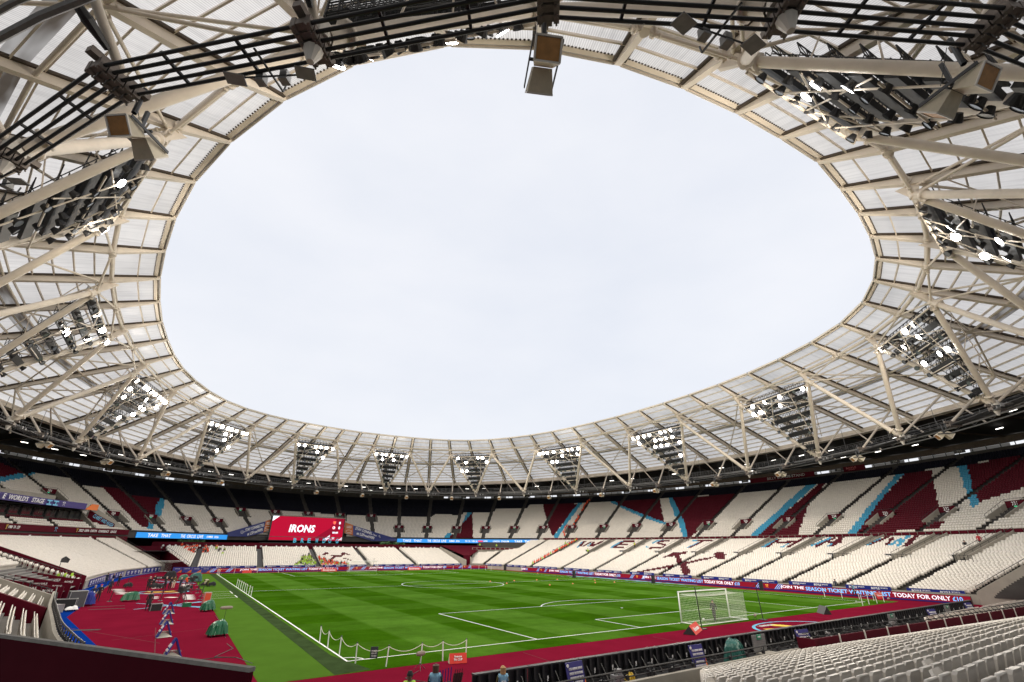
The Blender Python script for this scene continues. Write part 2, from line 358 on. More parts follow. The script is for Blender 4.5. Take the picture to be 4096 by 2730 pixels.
# ------------------------------------------------------------------ seats
def seat_template(lod):
    V, F = [], []
    def add(v, f):
        n = len(V); V.extend(v); F.extend([tuple(i+n for i in q) for q in f])
    def shell(xs, zs, y, th, curve, inset=False):
        P = list(zip(xs, zs)); n = len(P)
        yb = lambda x, z: y-(z-.42)*.16+curve*x*x
        front = [(x, yb(x, z), z) for x, z in P]; back = [(x, yb(x, z)-th, z) for x, z in P]
        if inset:
            cxm = 0; czm = sum(zs)/n
            ib = [(x*.86, yb(x, z)-th+.0, czm+(z-czm)*.88) for x, z in P]; ib2 = [(x*.83, yb(x, z)-th+.018, czm+(z-czm)*.85) for x, z in P]
            add(front+back+ib+ib2, [tuple(range(n))]+[(i, n+i, n+(i+1) % n, (i+1) % n) for i in range(n)]+[(n+i, 2*n+i, 2*n+(i+1) % n, n+(i+1) % n) for i in range(n)]+[(2*n+i, 3*n+i, 3*n+(i+1) % n, 2*n+(i+1) % n) for i in range(n)]+[tuple(range(3*n, 4*n))[::-1]])
        elif th: add(front+back, [tuple(range(n)), tuple(range(n, 2*n))[::-1]]+[(i, n+i, n+(i+1) % n, (i+1) % n) for i in range(n)])
        else: add(front, [tuple(range(n))])
    if lod == 2:
        shell([-.205, .205, .212, .17, -.17, -.212], [.36, .36, .79, .85, .85, .79], 0, .05, 0)
        add([(-.2, .10, .40), (.2, .10, .40), (.2, .07, .66), (-.2, .07, .66), (-.2, .02, .40), (.2, .02, .40)], [(0, 1, 2, 3), (4, 5, 1, 0)])
    elif lod == 1:
        shell([-.21, .21, .23, .23, .20, .0, -.20, -.23, -.23], [.36, .36, .55, .80, .855, .86, .855, .80, .55], 0, .045, .2, True)
        add([(-.2, .14, .38), (.2, .14, .38), (.19, .12, .72), (-.19, .12, .72), (-.2, .05, .38), (.2, .05, .38), (.19, .06, .72), (-.19, .06, .72)], [(0, 1, 2, 3), (5, 4, 7, 6), (4, 5, 1, 0), (3, 2, 6, 7), (1, 5, 6, 2), (4, 0, 3, 7)])
        add([(-.03, -.05, 0), (.03, -.05, 0), (.03, .05, 0), (-.03, .05, 0), (-.03, -.05, .45), (.03, -.05, .45), (.03, .05, .45), (-.03, .05, .45)], [(0, 1, 5, 4), (1, 2, 6, 5), (2, 3, 7, 6), (3, 0, 4, 7)])
    return np.array(V, float), F
def fast_mesh(name, V, loops, starts, totals, mi, mats):
    me = bpy.data.meshes.new(name); me.vertices.add(len(V)); me.vertices.foreach_set('co', V.astype(np.float32).ravel())
    me.loops.add(len(loops)); me.loops.foreach_set('vertex_index', loops.astype(np.int32))
    me.polygons.add(len(starts)); me.polygons.foreach_set('loop_start', starts.astype(np.int32)); me.polygons.foreach_set('loop_total', totals.astype(np.int32))
    for m in mats: me.materials.append(m)
    me.polygons.foreach_set('material_index', mi.astype(np.int32)); me.update(calc_edges=True); return me
SEATS = []      # (x, y, z, nx, ny, colour, lod)
def in_poly(px, py, P):
    ins = np.zeros(len(px), bool); n = len(P)
    for i in range(n):
        x0, y0 = P[i]; x1, y1 = P[(i+1) % n]
        c = ((y0 > py) != (y1 > py)); ins ^= c & (px < (x1-x0)*(py-y0)/((y1-y0) if y1 != y0 else 1e-9)+x0)
    return ins
def Z(ox, oy, s, L): return [(ox+x/s, oy+y/s) for x, y in L]

def fill_rows(curves, zs, gaps, lod, skip=None, colour=None, spacing=.5, yaw_centre=None):
    """curves: per row a function s->xy over s in [0,1]-blocks; gaps: list of (s0,s1) blocks between aisles"""
    rows = []
    for j, (cf, z) in enumerate(zip(curves, zs)):
        for (s0, s1) in gaps:
            ss = np.linspace(s0, s1, 14); P = np.array([cf(s) for s in ss]); seg = np.linalg.norm(np.diff(P, axis=0), axis=1); cum = np.r_[0, np.cumsum(seg)]
            L = cum[-1]; n = int((L-1.15)/spacing)
            if n < 1: continue
            at = np.linspace(L/2-(n-1)*spacing/2, L/2+(n-1)*spacing/2, n)
            x = np.interp(at, cum, P[:, 0]); y = np.interp(at, cum, P[:, 1])
            tx = np.interp(at, (cum[:-1]+cum[1:])/2, np.diff(P[:, 0])/seg); ty = np.interp(at, (cum[:-1]+cum[1:])/2, np.diff(P[:, 1])/seg)
            nx, ny = -ty, tx
            cxp, cyp = yaw_centre
            sg = np.sign(nx*(cxp-x)+ny*(cyp-y)); nx, ny = nx*sg, ny*sg
            rows.append(np.c_[x, y, np.full(n, z), nx, ny, np.full(n, j)])
    A = np.vstack(rows)
    if skip is not None: A = A[~skip(A)]
    col = np.zeros(len(A), int) if colour is None else colour(A)
    SEATS.append((A, col, lod))
    return A

# --- upper tier
NR = 38; RP = .763; RH = .413; UZ = 8.85
def tier_z(d): return UZ+(29-d)/RP*RH
VOM = [(201, 142.65, 1), (256, 135.46, 0), (255, 128.12, 0), (254, 120.93, 0), (253, 114.2, 0), (252, 107.36, 1), (251, 99.99, 1), (250, 92.9, 1), (249, 86.28, 1), (248, 79.05, 1), (247, 72.24, 0), (246, 64.83, 0), (245, 57.16, 0), (244, 49.47, 0), (243, 42.15, 0), (242, 34.87, 0), (241, 27.89, 0), (240, 20.65, 0), (239, 13.63, 0), (238, 6.86, 0), (237, .4, 0), (236, -5.33, 0), (235, -11.76, 0), (234, -18.25, 0), (233, -24.87, 0), (232, -31.99, 0), (231, -39.03, 0), (230, -46, 0), (229, -53, 0)]
aisle_t = sorted([v[1] for v in VOM]+[149.8, 157, 164.2, 171.4, 178.6, 185.8])
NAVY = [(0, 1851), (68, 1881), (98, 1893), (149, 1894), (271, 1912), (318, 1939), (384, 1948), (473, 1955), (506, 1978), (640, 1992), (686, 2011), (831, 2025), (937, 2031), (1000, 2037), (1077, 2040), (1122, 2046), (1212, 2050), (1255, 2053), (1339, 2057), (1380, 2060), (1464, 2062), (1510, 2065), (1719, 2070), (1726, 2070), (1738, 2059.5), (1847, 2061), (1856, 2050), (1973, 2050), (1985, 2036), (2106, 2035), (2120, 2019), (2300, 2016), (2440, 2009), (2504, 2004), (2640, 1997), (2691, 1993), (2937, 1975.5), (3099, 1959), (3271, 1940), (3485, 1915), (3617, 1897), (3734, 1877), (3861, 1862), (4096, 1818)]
nvx, nvy = zip(*NAVY)
a1 = (0, 1750, 3.361); a2 = (1600, 2000, 3.361); a3 = (2300, 1950, 2.353); a4 = (2300, 1400, 1.31)
CLARET = [[(-300, 1750), (0, 1851), (68, 1881), (95, 1893), (60, 1905), (0, 1912), (-300, 1960)], Z(*a1, [(1290, 665), (1590, 690), (2160, 790), (2090, 1000), (2100, 1090), (1980, 1215), (1905, 1210), (1700, 1010), (1480, 790), (1400, 690)]),
    Z(*a2, [(980, 170), (975, 210), (980, 520), (720, 520), (850, 300), (900, 230)]), Z(*a2, [(640, 530), (700, 460), (730, 470), (700, 530)]), [(2171, 2019), (2300, 2016), (2313, 2016), (2295, 2035), (2217, 2143), (2211, 2146), (2190, 2095), (2174, 2036)],
    Z(*a3, [(380, 135), (800, 110), (805, 160), (835, 320), (855, 345), (650, 270), (430, 180)]), Z(*a3, [(920, 102), (1500, 62), (1350, 270), (1180, 400), (1090, 465), (1060, 475), (1030, 330), (985, 240)]),
    [(3271, 1940), (3300, 1937), (3246, 2003), (3226, 2041), (3192, 2140), (3025, 2143), (3140, 2052)], Z(*a4, [(1728, 650), (1870, 630), (1880, 700), (1900, 800), (1915, 870), (1935, 905), (1900, 940), (1470, 965), (1590, 800)]), [(3869, 1863), (4096, 1818), (4400, 1740), (4400, 1900), (4096, 1953), (3918, 2011), (3888, 1950)]]
BLUE = [Z(*a1, [(-300, 620), (0, 545), (130, 520), (280, 485), (350, 540), (170, 575), (0, 605), (-300, 690)]), Z(*a1, [(345, 465), (500, 485), (410, 520), (350, 515)]), Z(*a1, [(2160, 815), (2225, 840), (2150, 1080), (2080, 1090), (2095, 930)]), Z(*a1, [(2020, 1130), (2080, 1150), (2050, 1230), (1965, 1225)]),
    Z(*a2, [(905, 165), (980, 165), (930, 215), (870, 290), (845, 300), (870, 230)]), Z(*a2, [(575, 530), (640, 440), (700, 460), (640, 530)]), [(2313, 2014), (2329, 2014), (2290, 2065), (2228, 2158), (2213, 2150), (2295, 2035)],
    Z(*a3, [(320, 135), (370, 132), (430, 170), (650, 260), (855, 335), (850, 355), (640, 287), (420, 187)]), Z(*a3, [(880, 98), (920, 98), (985, 240), (1030, 330), (1062, 480), (1018, 480), (975, 330), (945, 280)]), [(3228, 1938), (3271, 1936), (3140, 2052), (3031, 2145), (2998, 2147)],
    Z(*a4, [(1690, 648), (1728, 646), (1590, 800), (1480, 960), (1432, 960), (1540, 820)]), [(3829, 1862), (3869, 1858), (3888, 1950), (3918, 2011), (3892, 2040), (3873, 1995), (3857, 1950)]]
def upper_colour(A):
    P = A[:, :3]+[0, 0, .6]; px, py, wv = project(P); c = np.zeros(len(A), int)
    for q in CLARET: c[in_poly(px, py, q)] = 1
    for q in BLUE: c[in_poly(px, py, q)] = 2
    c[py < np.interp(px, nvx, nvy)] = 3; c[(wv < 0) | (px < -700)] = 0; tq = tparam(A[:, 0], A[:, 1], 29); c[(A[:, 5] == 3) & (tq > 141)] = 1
    return c
def tparam(x, y, d):
    a, b = 103-d, 124-d
    cx = np.sign(x-CX)*np.abs((x-CX)/a)**1.05; sy = np.sign(y-CY)*np.abs((y-CY)/b)**1.05
    return np.degrees(np.arctan2(sy, cx))
def box_edge_z(t):      # west boxes replace the lower rows
    return np.interp(t, [137, 143, 150, 190], [0, 11.5, 15.2, 15.2])
def upper_skip(A):
    d = 29-A[:, 5]*RP; t = tparam(A[:, 0], A[:, 1], d); t = np.where(t < -90, t+360, t); s = np.zeros(len(A), bool)
    for num, tv, hi in VOM:
        c = 15.2 if hi else 22.8; L = .9+2.0
        arc_ = np.abs(t-tv)*R(1)*np.interp(np.abs(tv-90), [0, 90], [80, 100])
        s |= (arc_ < 2.05) & (d > c-.3) & (d < c+3.9)
    s |= (t > 137.5) & (A[:, 2] < box_edge_z(t)) & ~((A[:, 5] < 4) & (t > 141))
    return s
ucurves = [(lambda s, d=29-j*RP: ring(s, d)) for j in range(NR)]
gaps = list(zip(aisle_t[:-1], aisle_t[1:]))
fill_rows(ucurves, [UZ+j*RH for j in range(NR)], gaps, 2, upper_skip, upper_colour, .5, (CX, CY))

# stepped terraces
def terrace(name, pf, nrows, ss, zf, m, parent):
    """pf(s, v) plan point, v row index (0..nrows); one tread and one riser per row"""
    V = []; F = []; ns = len(ss)
    for j in range(nrows):
        for v, z in ((j-.45, zf(j)), (j+.55, zf(j))):
            for s in ss: V.append((*pf(s, v), z))
    for k in range(2*nrows-1):
        for i in range(ns-1):
            a = k*ns+i; F.append((a, a+1, a+ns+1, a+ns))
    mb = MB(); mb.v = V; mb.f = F; mb.m = [0]*len(F); return mb.obj(name, m, parent)
ut = thing('upper_stand', 'upper tier of seating sweeping round the bowl under the roof, with gangways and numbered entrances', 'grandstand')
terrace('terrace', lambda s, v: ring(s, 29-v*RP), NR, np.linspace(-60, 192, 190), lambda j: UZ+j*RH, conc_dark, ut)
bk = MB()
tt = np.linspace(-60, 192, 150)
bk.wall([ring(t, 29.35) for t in np.linspace(34.5, -60, 60)], 7.6, 9.3, .22)
bk.obj('front_wall', concrete, ut)
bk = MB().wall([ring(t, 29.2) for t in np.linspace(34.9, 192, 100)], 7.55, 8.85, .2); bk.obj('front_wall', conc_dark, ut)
# slab underside and concourse wall, near-black to paint the shade of the gap
def ringsheet(t0, t1, d0, z0, d1, z1, n=120):
    T = np.linspace(t0, t1, n); mb = MB(); V = [(*ring(t, d0), z0) for t in T]+[(*ring(t, d1), z1) for t in T]
    mb.add(V, [(i, i+1, n+i+1, n+i) for i in range(n-1)]); return mb
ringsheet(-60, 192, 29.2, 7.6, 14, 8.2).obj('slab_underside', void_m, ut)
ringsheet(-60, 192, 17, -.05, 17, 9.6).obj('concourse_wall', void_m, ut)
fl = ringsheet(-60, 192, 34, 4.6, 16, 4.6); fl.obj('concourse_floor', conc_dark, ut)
# vomitories
vw = {}
for num, tv, hi in VOM:
    c = 15.2 if hi else 22.8
    P = ring(tv, c); Q = ring(tv, c+3.6); out = P-Q; out /= np.linalg.norm(out); lat = np.array([-out[1], out[0]])
    if lat @ (ring(tv-1, c)-P) < 0: lat = -lat      # lat: towards the viewer's right
    zb = tier_z(c+3.6)-.15; zt = tier_z(c)+1.35
    e = thing('x', None, None) if False else None
    vm = bpy.data.objects.new('gangway_entrance', None); C.objects.link(vm); vm.parent = ut
    for sg in (-1, 1):
        a, b = P+lat*sg*1.75, Q+lat*sg*1.75; pp = MB()
        ztop_b = tier_z(c+3.6)+.95
        n2 = lat*.1
        pp.hexa([(*(a-n2), zb), (*(a+n2), zb), (*(b+n2), zb), (*(b-n2), zb), (*(a-n2), zt-.25), (*(a+n2), zt-.25), (*(b+n2), ztop_b), (*(b-n2), ztop_b)])
        pp.obj('side_wall', concrete, vm)
    MB().wall([P+lat*1.65, P-lat*1.65], zb, zt-1.0, .1).obj('dark_opening', black, vm)  # black panel stands in for the shade inside the entrance
    MB().wall([P+lat*1.65-out*.02, P-lat*1.65-out*.02], zt-1.0, zt, .12).obj('header', claret_d, vm)
    text(str(num), txt_w, (*(P-out*.09), zt-.42), (*lat, 0), (0, 0, 1), .55, parent=vm)
    ex_ = P-out*.1
    MB().box((*ex_, zt-.86), .5, .05, .14, math.atan2(lat[1], lat[0])).obj('exit_light', txt_w if num % 3 else mat('exit_green', (0, .3, .1), .5, emis=(.1, 1, .5), es=.5), vm)
    rl = MB()
    for sg in (-1, 1):
        a, b = P+lat*sg*1.75, Q+lat*sg*1.75
        rl.tube((*a, zt+.3), (*b, tier_z(c+3.6)+1.35), .03, 5)
        for k in (0, .33, .66, 1): q = a+(b-a)*k; z_ = (zt-.3)*(1-k)+(tier_z(c+3.6)+.9)*k; rl.tube((*q, z_), (*q, z_+.55), .025, 4)
    rl.tube((*(P+lat*1.75), zt+.3), (*(P-lat*1.75), zt+.3), .03, 5)
    rl.obj('handrail', black, vm)
# handrail hoops up the gangways
hp = MB()
for tv in aisle_t:
    if tv < -50 or tv > 160: continue
    for j in range(0, NR, 2):
        d = 29-j*RP; z = UZ+j*RH; P = ring(tv-.35, d); P2 = ring(tv-.35, d-.5)
        hp.path([(*P, z), (*P, z+.95), (*P2, z+1.05), (*P2, z+.1)], .022, 3)
o = hp.obj('gangway_handrails', dark_steel, ut); o['kind'] = 'stuff'

# --- front fascia: LED ribbon, plain panels
LX = lambda t0, t1: ring(t1, 29.4)-ring(t0, 29.4)
def ribbon(name, t0, t1, z0, z1, m, label, d=29.5, step=1.2, th=.18, cat='advertising board'):
    n = max(2, int(abs(t1-t0)/step)); P = [ring(t, d) for t in np.linspace(t0, t1, n)]
    o = MB().wall(P, z0, z1, th).obj(name, m); tag(o, label, cat); return o
def ring_text(s, px0, px1, py, m, h, z, parent, d=29.5, shear=0., proud=.12):
    t0, _ = ringt(px0, py, d); t1, _ = ringt(px1, py, d); a, b = ring(t0, d), ring(t1, d); x = b-a; wid = np.linalg.norm(x)
    mid = (a+b)/2; tm = ring((t0+t1)/2, d); mid = mid*.0+tm
    n = np.array([x[1], -x[0]])/wid
    if n @ (np.array([CX, CY])-mid) < 0: n = -n
    if len(s) > 6 and ' ' in s:
        tot = len(s); pos_ = 0
        for wd_ in s.split(' '):
            f0, f1 = pos_/tot, (pos_+len(wd_))/tot; pos_ += len(wd_)+1; fm_ = (f0+f1)/2; q = ring(t0+(t1-t0)*fm_, d)
            if wd_ != '-': text(wd_, m, (*q, z), (*x, 0), (0, 0, 1), h, wid*(f1-f0)*.96, parent, proud=proud+.12, shear=shear)
        return
    return text(s, m, (*mid, z), (*x, 0), (0, 0, 1), h, wid*.96, parent, proud=proud+.1, shear=shear)
r1 = ribbon('ribbon_display', 134.0, 113.9, 7.6, 8.85, led_blue, 'long bright blue ribbon screen left of the big screen, on the upper tier front')
r2 = ribbon('ribbon_display', 72.6, 34.9, 7.55, 8.75, led_blue, 'long bright blue ribbon screen right of the big screen, on the upper tier front')
for ro, items in ((r1, [('TAKE THAT', 593, 687, 2125, 1), ('THE CIRCUS LIVE', 724, 815, 2132, 1), ('- SUMMER 2026', 818, 875, 2138, 0)]),
                  (r2, [('TAKE THAT', 1611, 1688, 2162, 1), ('THE CIRCUS LIVE', 1710, 1786, 2164, 1), ('- SUMMER 2026', 1789, 1839, 2165, 0), ('THU 25 / FRI 26', 1861, 1910, 2165, 0), ('JUNE', 1935, 1951, 2165, 0), ('LONDON STADIUM', 1972, 2037, 2167, 0), ('TAKE THAT', 2058, 2132, 2168, 1)]))    :
    for s_, x0, x1, y, big in items: ring_text(s_, x0, x1, y, led_w, .78 if big else .55, 8.22 if ro is r1 else 8.15, ro)
o = ribbon('sold_out_flash', ringt(1912, 2166, 29.6)[0], ringt(1932, 2164, 29.6)[0], 7.95, 8.4, scr_r, 'x', d=29.62, th=.04); o.parent = r2
for k in ('label', 'category'): del o[k]
r3 = ribbon('honours_banner', 192, 135.8, 8.15, 9.25, claret, 'claret banner with trophy honours along the balcony below the glazed boxes', cat='banner')
for s_, x0, x1, y in (('1980 FA CUP', 30, 78, 2100), ('2023 UEFA EUROPA CONFERENCE LEAGUE', 312, 466, 2119)): ring_text(s_, x0, x1, y, txt_w, .5, 8.7, r3, shear=.2)
for x0, y in ((25, 2099), (308, 2114)):
    t0, z_ = ringt(x0, y, 29.5); q = ring(t0, 29.68); MB().tube((*q, 8.35), (*q, 8.6), .08, 6, .05).tube((*q, 8.6), (*q, 9.05), .05, 6, .22).obj('trophy_emblem', mat('gold', (.6, .4, .1), .4), r3)
def hammers(c, x, up, s, m, parent, proud=.05, name='crossed_hammers'):
    x = np.array(x, float); x /= np.linalg.norm(x); up = np.array(up, float); up /= np.linalg.norm(up); n = np.cross(x, up); c = np.array(c, float)+n*proud; mb = MB()
    for sg in (-1, 1):
        a = x*sg*.75-up*.95; b = x*(-sg)*.62+up*.62; dd = (b-a)/np.linalg.norm(b-a); pr = np.cross(n, dd)
        mb.poly([c+s*(a-pr*.05), c+s*(a+pr*.05), c+s*(b+pr*.05), c+s*(b-pr*.05)], n*.01*(2+sg))
        hh = b
        mb.poly([c+s*(hh-pr*.5-dd*.13), c+s*(hh+pr*.42-dd*.13), c+s*(hh+pr*.42+dd*.17), c+s*(hh-pr*.5+dd*.10)], n*.012*(2+sg))
    return mb.obj(name, m, parent)
t0, z_ = ringt(222, 2111, 29.5); q = ring(t0, 29.65); tg = ring(t0-1, 29.65)-ring(t0+1, 29.65)
hammers((*q, 8.7), (*tg, 0), (0, 0, 1), .42, txt_b, r3)
# claret infill panels along the east front
for i in range(92):
    t0 = 33.5-i*.98; a, b = ring(t0, 29.62), ring(t0-.86, 29.62)
    MB().wall([a, b], 8.78, 9.26, .08).obj('infill_panel', claret, ut)
# --- back of the upper tier: posts, glazed strip
T = np.linspace(-60, 192, 160)
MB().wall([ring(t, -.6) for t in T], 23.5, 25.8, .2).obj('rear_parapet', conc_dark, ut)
MB().wall([ring(t, -1.0) for t in T], 26.5, 27.8, .3).obj('rear_beam', brown, ut)
pm = MB()
for k in range(200):
    t = -60+k*1.27; q = ring(t, -.8); pm.box((*q, 26.1), .14, .14, 1.4)
o = pm.obj('window_posts', dark_steel, ut); o['kind'] = 'stuff'
for k in range(50):
    t0 = -60+k*5.08
    if 58 < t0 < 106: MB().wall([ring(t, -.95) for t in np.linspace(t0, t0+5.08, 4)], 25.4, 26.8, .1).obj('blank_panel', conc_dark, ut); continue
    P = [ring(t, -.95) for t in np.linspace(t0+.5, t0+4.1, 4)]
    MB().wall(P, 25.8, 26.45, .03).obj('window', poly, ut)
for num, tv, hi in VOM:
    if tv < -45 or tv > 145: continue
    q = ring(tv, .2); tg = ring(tv-.5, .2)-ring(tv+.5, .2); rz = math.atan2(tg[1], tg[0])
    o = MB().box((*q, 26.2), 2.2, .12, .8, rz).obj('section_sign', black, ut); text(str(num), mat('dim_print', (.32, .31, .30), .6), (*q, 26.2), (*tg, 0), (0, 0, 1), .5, parent=o, proud=.08)
def back_banner(s, px0, px1, py, h):
    t0, z0 = ringt(px0, py, .1); t1, z1 = ringt(px1, py, .1); P = [ring(t, .0) for t in np.linspace(t0, t1, 8)]
    o = MB().wall(P, 25.4, 26.7, .1).obj('rear_banner', claret_d); return o, t0, t1
o, t0, t1 = back_banner('', 2995, 3258, 1900, 1.2); tag(o, 'dark claret banner naming the stand at the back of the right-hand upper tier', 'banner')
for s_, x0, x1, y in (('BILLY BONDS STAND', 3068, 3218, 1915),):
    ta, _ = ringt(x0, y, .2); tb, _ = ringt(x1, y-18, .2); a, b = ring(ta, .12), ring(tb, .12); text(s_, mat('dim_print', (.32, .31, .30), .6), (*ring((ta+tb)/2, .3), 26.1), (*(b-a), 0), (0, 0, 1), .75, np.linalg.norm(b-a), o)
o, t0, t1 = back_banner('', 3372, 3462, 1876, 1.2); tag(o, 'small claret sponsor banner at the back of the right-hand tier', 'banner')
ta, tb = t0, t1; a, b = ring(ta, .12), ring(tb, .12)
text('BOYLE', mat('dim_claret', (.45, .10, .10), .6), (*ring((ta*.6+tb*.4), .3), 26.2), (*(b-a), 0), (0, 0, 1), .5, 2.6, o); text('SPORTS', mat('dim_claret', (0, 0, 0)), (*ring((ta*.6+tb*.4), .3), 25.72), (*(b-a), 0), (0, 0, 1), .24, 1.6, o)

# ------------------------------------------------------------------ lower stands
def pl_interp(knots):       # knots: (s, x, y)
    k = np.array(knots, float); return lambda s: np.array([np.interp(s, k[:, 0], k[:, 1]), np.interp(s, k[:, 0], k[:, 2])])
def smooth_interp(knots):
    k = np.array(knots, float); ss = np.linspace(k[0, 0], k[-1, 0], 400)
    X = np.interp(ss, k[:, 0], k[:, 1]); Y = np.interp(ss, k[:, 0], k[:, 2]); ker = np.ones(15)/15
    def sm(a):
        p = np.r_[2*a[0]-a[7:0:-1], a, 2*a[-1]-a[-2:-9:-1]]; return np.convolve(p, ker, 'valid')
    X, Y = sm(X), sm(Y); return lambda s: np.array([np.interp(s, ss, X), np.interp(s, ss, Y)])
# --- east stand: rows fan between the front line and the ring under the upper tier; s = ring angle
EF = [(-65, 81, -27), (-58, 79.5, -18), (-50, 77.5, -9), (-42.7, 77, -1.5), (-35.3, 77, 6.2), (-27.5, 77, 14.8), (-19.5, 77, 23), (-12.5, 77, 31.7), (-4.89, 77, 40.9), (1.74, 77, 50.3), (8.93, 77, 61), (16.5, 77, 73.5), (24.5, 76.6, 87), (32.3, 75.6, 99), (40.5, 74, 109), (50.5, 70.8, 114.5)]; ef = smooth_interp(EF); NE = 36; EZ = .85; EH = .2
def e_pt(s, v):
    v = v/NE; a = ef(s); b = ring(s, 30.1); return a*(1-v)+b*v
e_ais = [-50.4, -42.7, -35.3, -27.5, -19.5, -12.5, -4.89, 1.74, 8.93, 16.5, 24.5, 32.3, 40.5, 50.5]
est = thing('east_stand', 'lower tier of white seats along the right-hand side, with west ham lettering and crossed hammers picked out', 'grandstand')
est['label'] = 'lower tier of white seats down the right-hand side with claret lettering and crossed hammers'
terrace('terrace', e_pt, NE, np.linspace(-57.9, 50.4, 90), lambda j: EZ+j*EH, conc_dark, est)
# lettering and emblem in claret and blue seats, traced on the stand
b3 = lambda L: Z(2300, 1950, 2.353, L)
b5 = lambda L: Z(2300, 1400, 1.31, L)
def stroke(P, w):       # thick polyline in the plane of the picture coordinates used for surveying
    out = []
    for (x0, y0), (x1, y1) in zip(P[:-1], P[1:]):
        dx, dy = x1-x0, y1-y0
        if abs(dx) > 2.2*abs(dy): out.append([(x0, y0-w*.36), (x1, y1-w*.36), (x1, y1+w*.36), (x0, y0+w*.36)])
        else: out.append([(x0-w/2, y0), (x0+w/2, y0), (x1+w/2, y1), (x1-w/2, y1)])
    return out
LT = []
W_ = lambda L, w=26: LT.extend((b3(q), 1) for q in stroke(L, w))
Bl = lambda L, w=18: LT.extend((b3(q), 2) for q in stroke(L, w))
Bl([(18, 575), (68, 515)]); W_([(45, 560), (92, 512)], 30); W_([(70, 560), (165, 515)], 26); W_([(140, 565), (180, 515)], 24); W_([(150, 560), (268, 512)], 24); Bl([(115, 560), (150, 530)], 12)
Bl([(330, 578), (440, 512)], 26); W_([(362, 575), (455, 515)], 28); W_([(455, 515), (565, 515)], 24); W_([(420, 545), (500, 545)], 22); W_([(365, 574), (460, 574)], 20)
Bl([(730, 530), (770, 512), (830, 505)], 20); W_([(770, 530), (810, 513), (885, 507)], 22); W_([(770, 530), (850, 548)], 24); W_([(850, 548), (815, 575), (690, 578)], 22); Bl([(670, 560), (690, 575)], 20)
Bl([(1095, 512), (1150, 505)], 20); W_([(1150, 508), (1295, 506)], 24); Bl([(1045, 580), (1160, 520)], 20); W_([(1075, 578), (1195, 515)], 34)
Bl([(1760, 575), (1905, 490)], 26); W_([(1800, 570), (1935, 490)], 36); W_([(1890, 525), (2110, 520)], 26); W_([(2000, 570), (2155, 485)], 40); Bl([(1945, 570), (2020, 535)], 22)
Lh = lambda L, c, w: LT.extend((b5(q), c) for q in stroke(L, w))
Lh([(1232, 1034), (1340, 990)], 2, 16); Lh([(1262, 1034), (1370, 985)], 1, 18); Lh([(1345, 1034), (1400, 985)], 1, 30); Lh([(1320, 1012), (1400, 1010)], 1, 14); Lh([(1315, 1036), (1345, 1020)], 2, 12)
Lh([(1515, 1032), (1610, 985)], 2, 18); Lh([(1540, 1030), (1650, 978)], 1, 26); Lh([(1635, 1030), (1665, 985)], 1, 22); Lh([(1650, 1028), (1720, 988)], 2, 20); Lh([(1690, 1034), (1745, 980)], 2, 20); Lh([(1735, 1034), (1790, 975)], 1, 34)
HAM = [[(812, 670), (920, 620), (1055, 610), (1045, 632), (985, 642), (1000, 690), (1040, 722), (1065, 760), (1092, 826), (1015, 826), (985, 750), (955, 700), (940, 655)], [(580, 800), (960, 725), (1310, 655), (1305, 672), (960, 748), (640, 805)], [(1310, 622), (1340, 612), (1400, 615), (1405, 632), (1435, 634), (1415, 650), (1405, 684), (1360, 684), (1310, 665)]]
LT += [(b3(q), 1) for q in HAM]
def east_colour(A):
    px, py, wv = project(A[:, :3]+[0, 0, .6]); c = np.zeros(len(A), int)
    for q, k in LT: c[in_poly(px, py, q)] = k
    c[wv < 0] = 0; return c
RAMPW = 17      # last rows taken by the ramps
def east_s(A):
    # recover s for each seat by nearest gangway geometry
    return A
walls_e = [(8.93, 50.3), (1.74, 40.9)]
def east_skip(A):
    sk = np.zeros(len(A), bool); j = A[:, 5]
    for s in e_ais[1:-3]:
        p0, p1 = e_pt(s, 19), e_pt(s, NE); d = p1-p0; L = np.linalg.norm(d); d /= L; n = np.array([-d[1], d[0]])
        rel = A[:, :2]-p0; al = rel @ d; la = rel @ n
        sk |= (al > -.2) & (np.abs(la) < 1.35)
    # north end: upper rows stop at the low barrier
    a, b = e_pt(36.4, NE*.62), e_pt(50.5, NE*.40)
    d = b-a; n = np.array([-d[1], d[0]]); n = n if n @ (np.array([200, 200])-a) > 0 else -n
    sN = tparam(A[:, 0], A[:, 1], 29)
    far = ((A[:, :2]-a) @ n > 0)
    aa = e_pt(36.4, 0); bb = e_pt(36.4, NE); dd = bb-aa; nn = np.array([-dd[1], dd[0]]); nn = nn if nn[1] > 0 else -nn
    sk |= ((A[:, :2]-aa) @ nn > 0) & far
    return sk
ecurves = [(lambda s, v=j: e_pt(s, v)) for j in range(NE)]
fill_rows(ecurves, [EZ+j*EH for j in range(NE)], list(zip(e_ais[:-1], e_ais[1:])), 2, east_skip, east_colour, .5, (CX, CY))
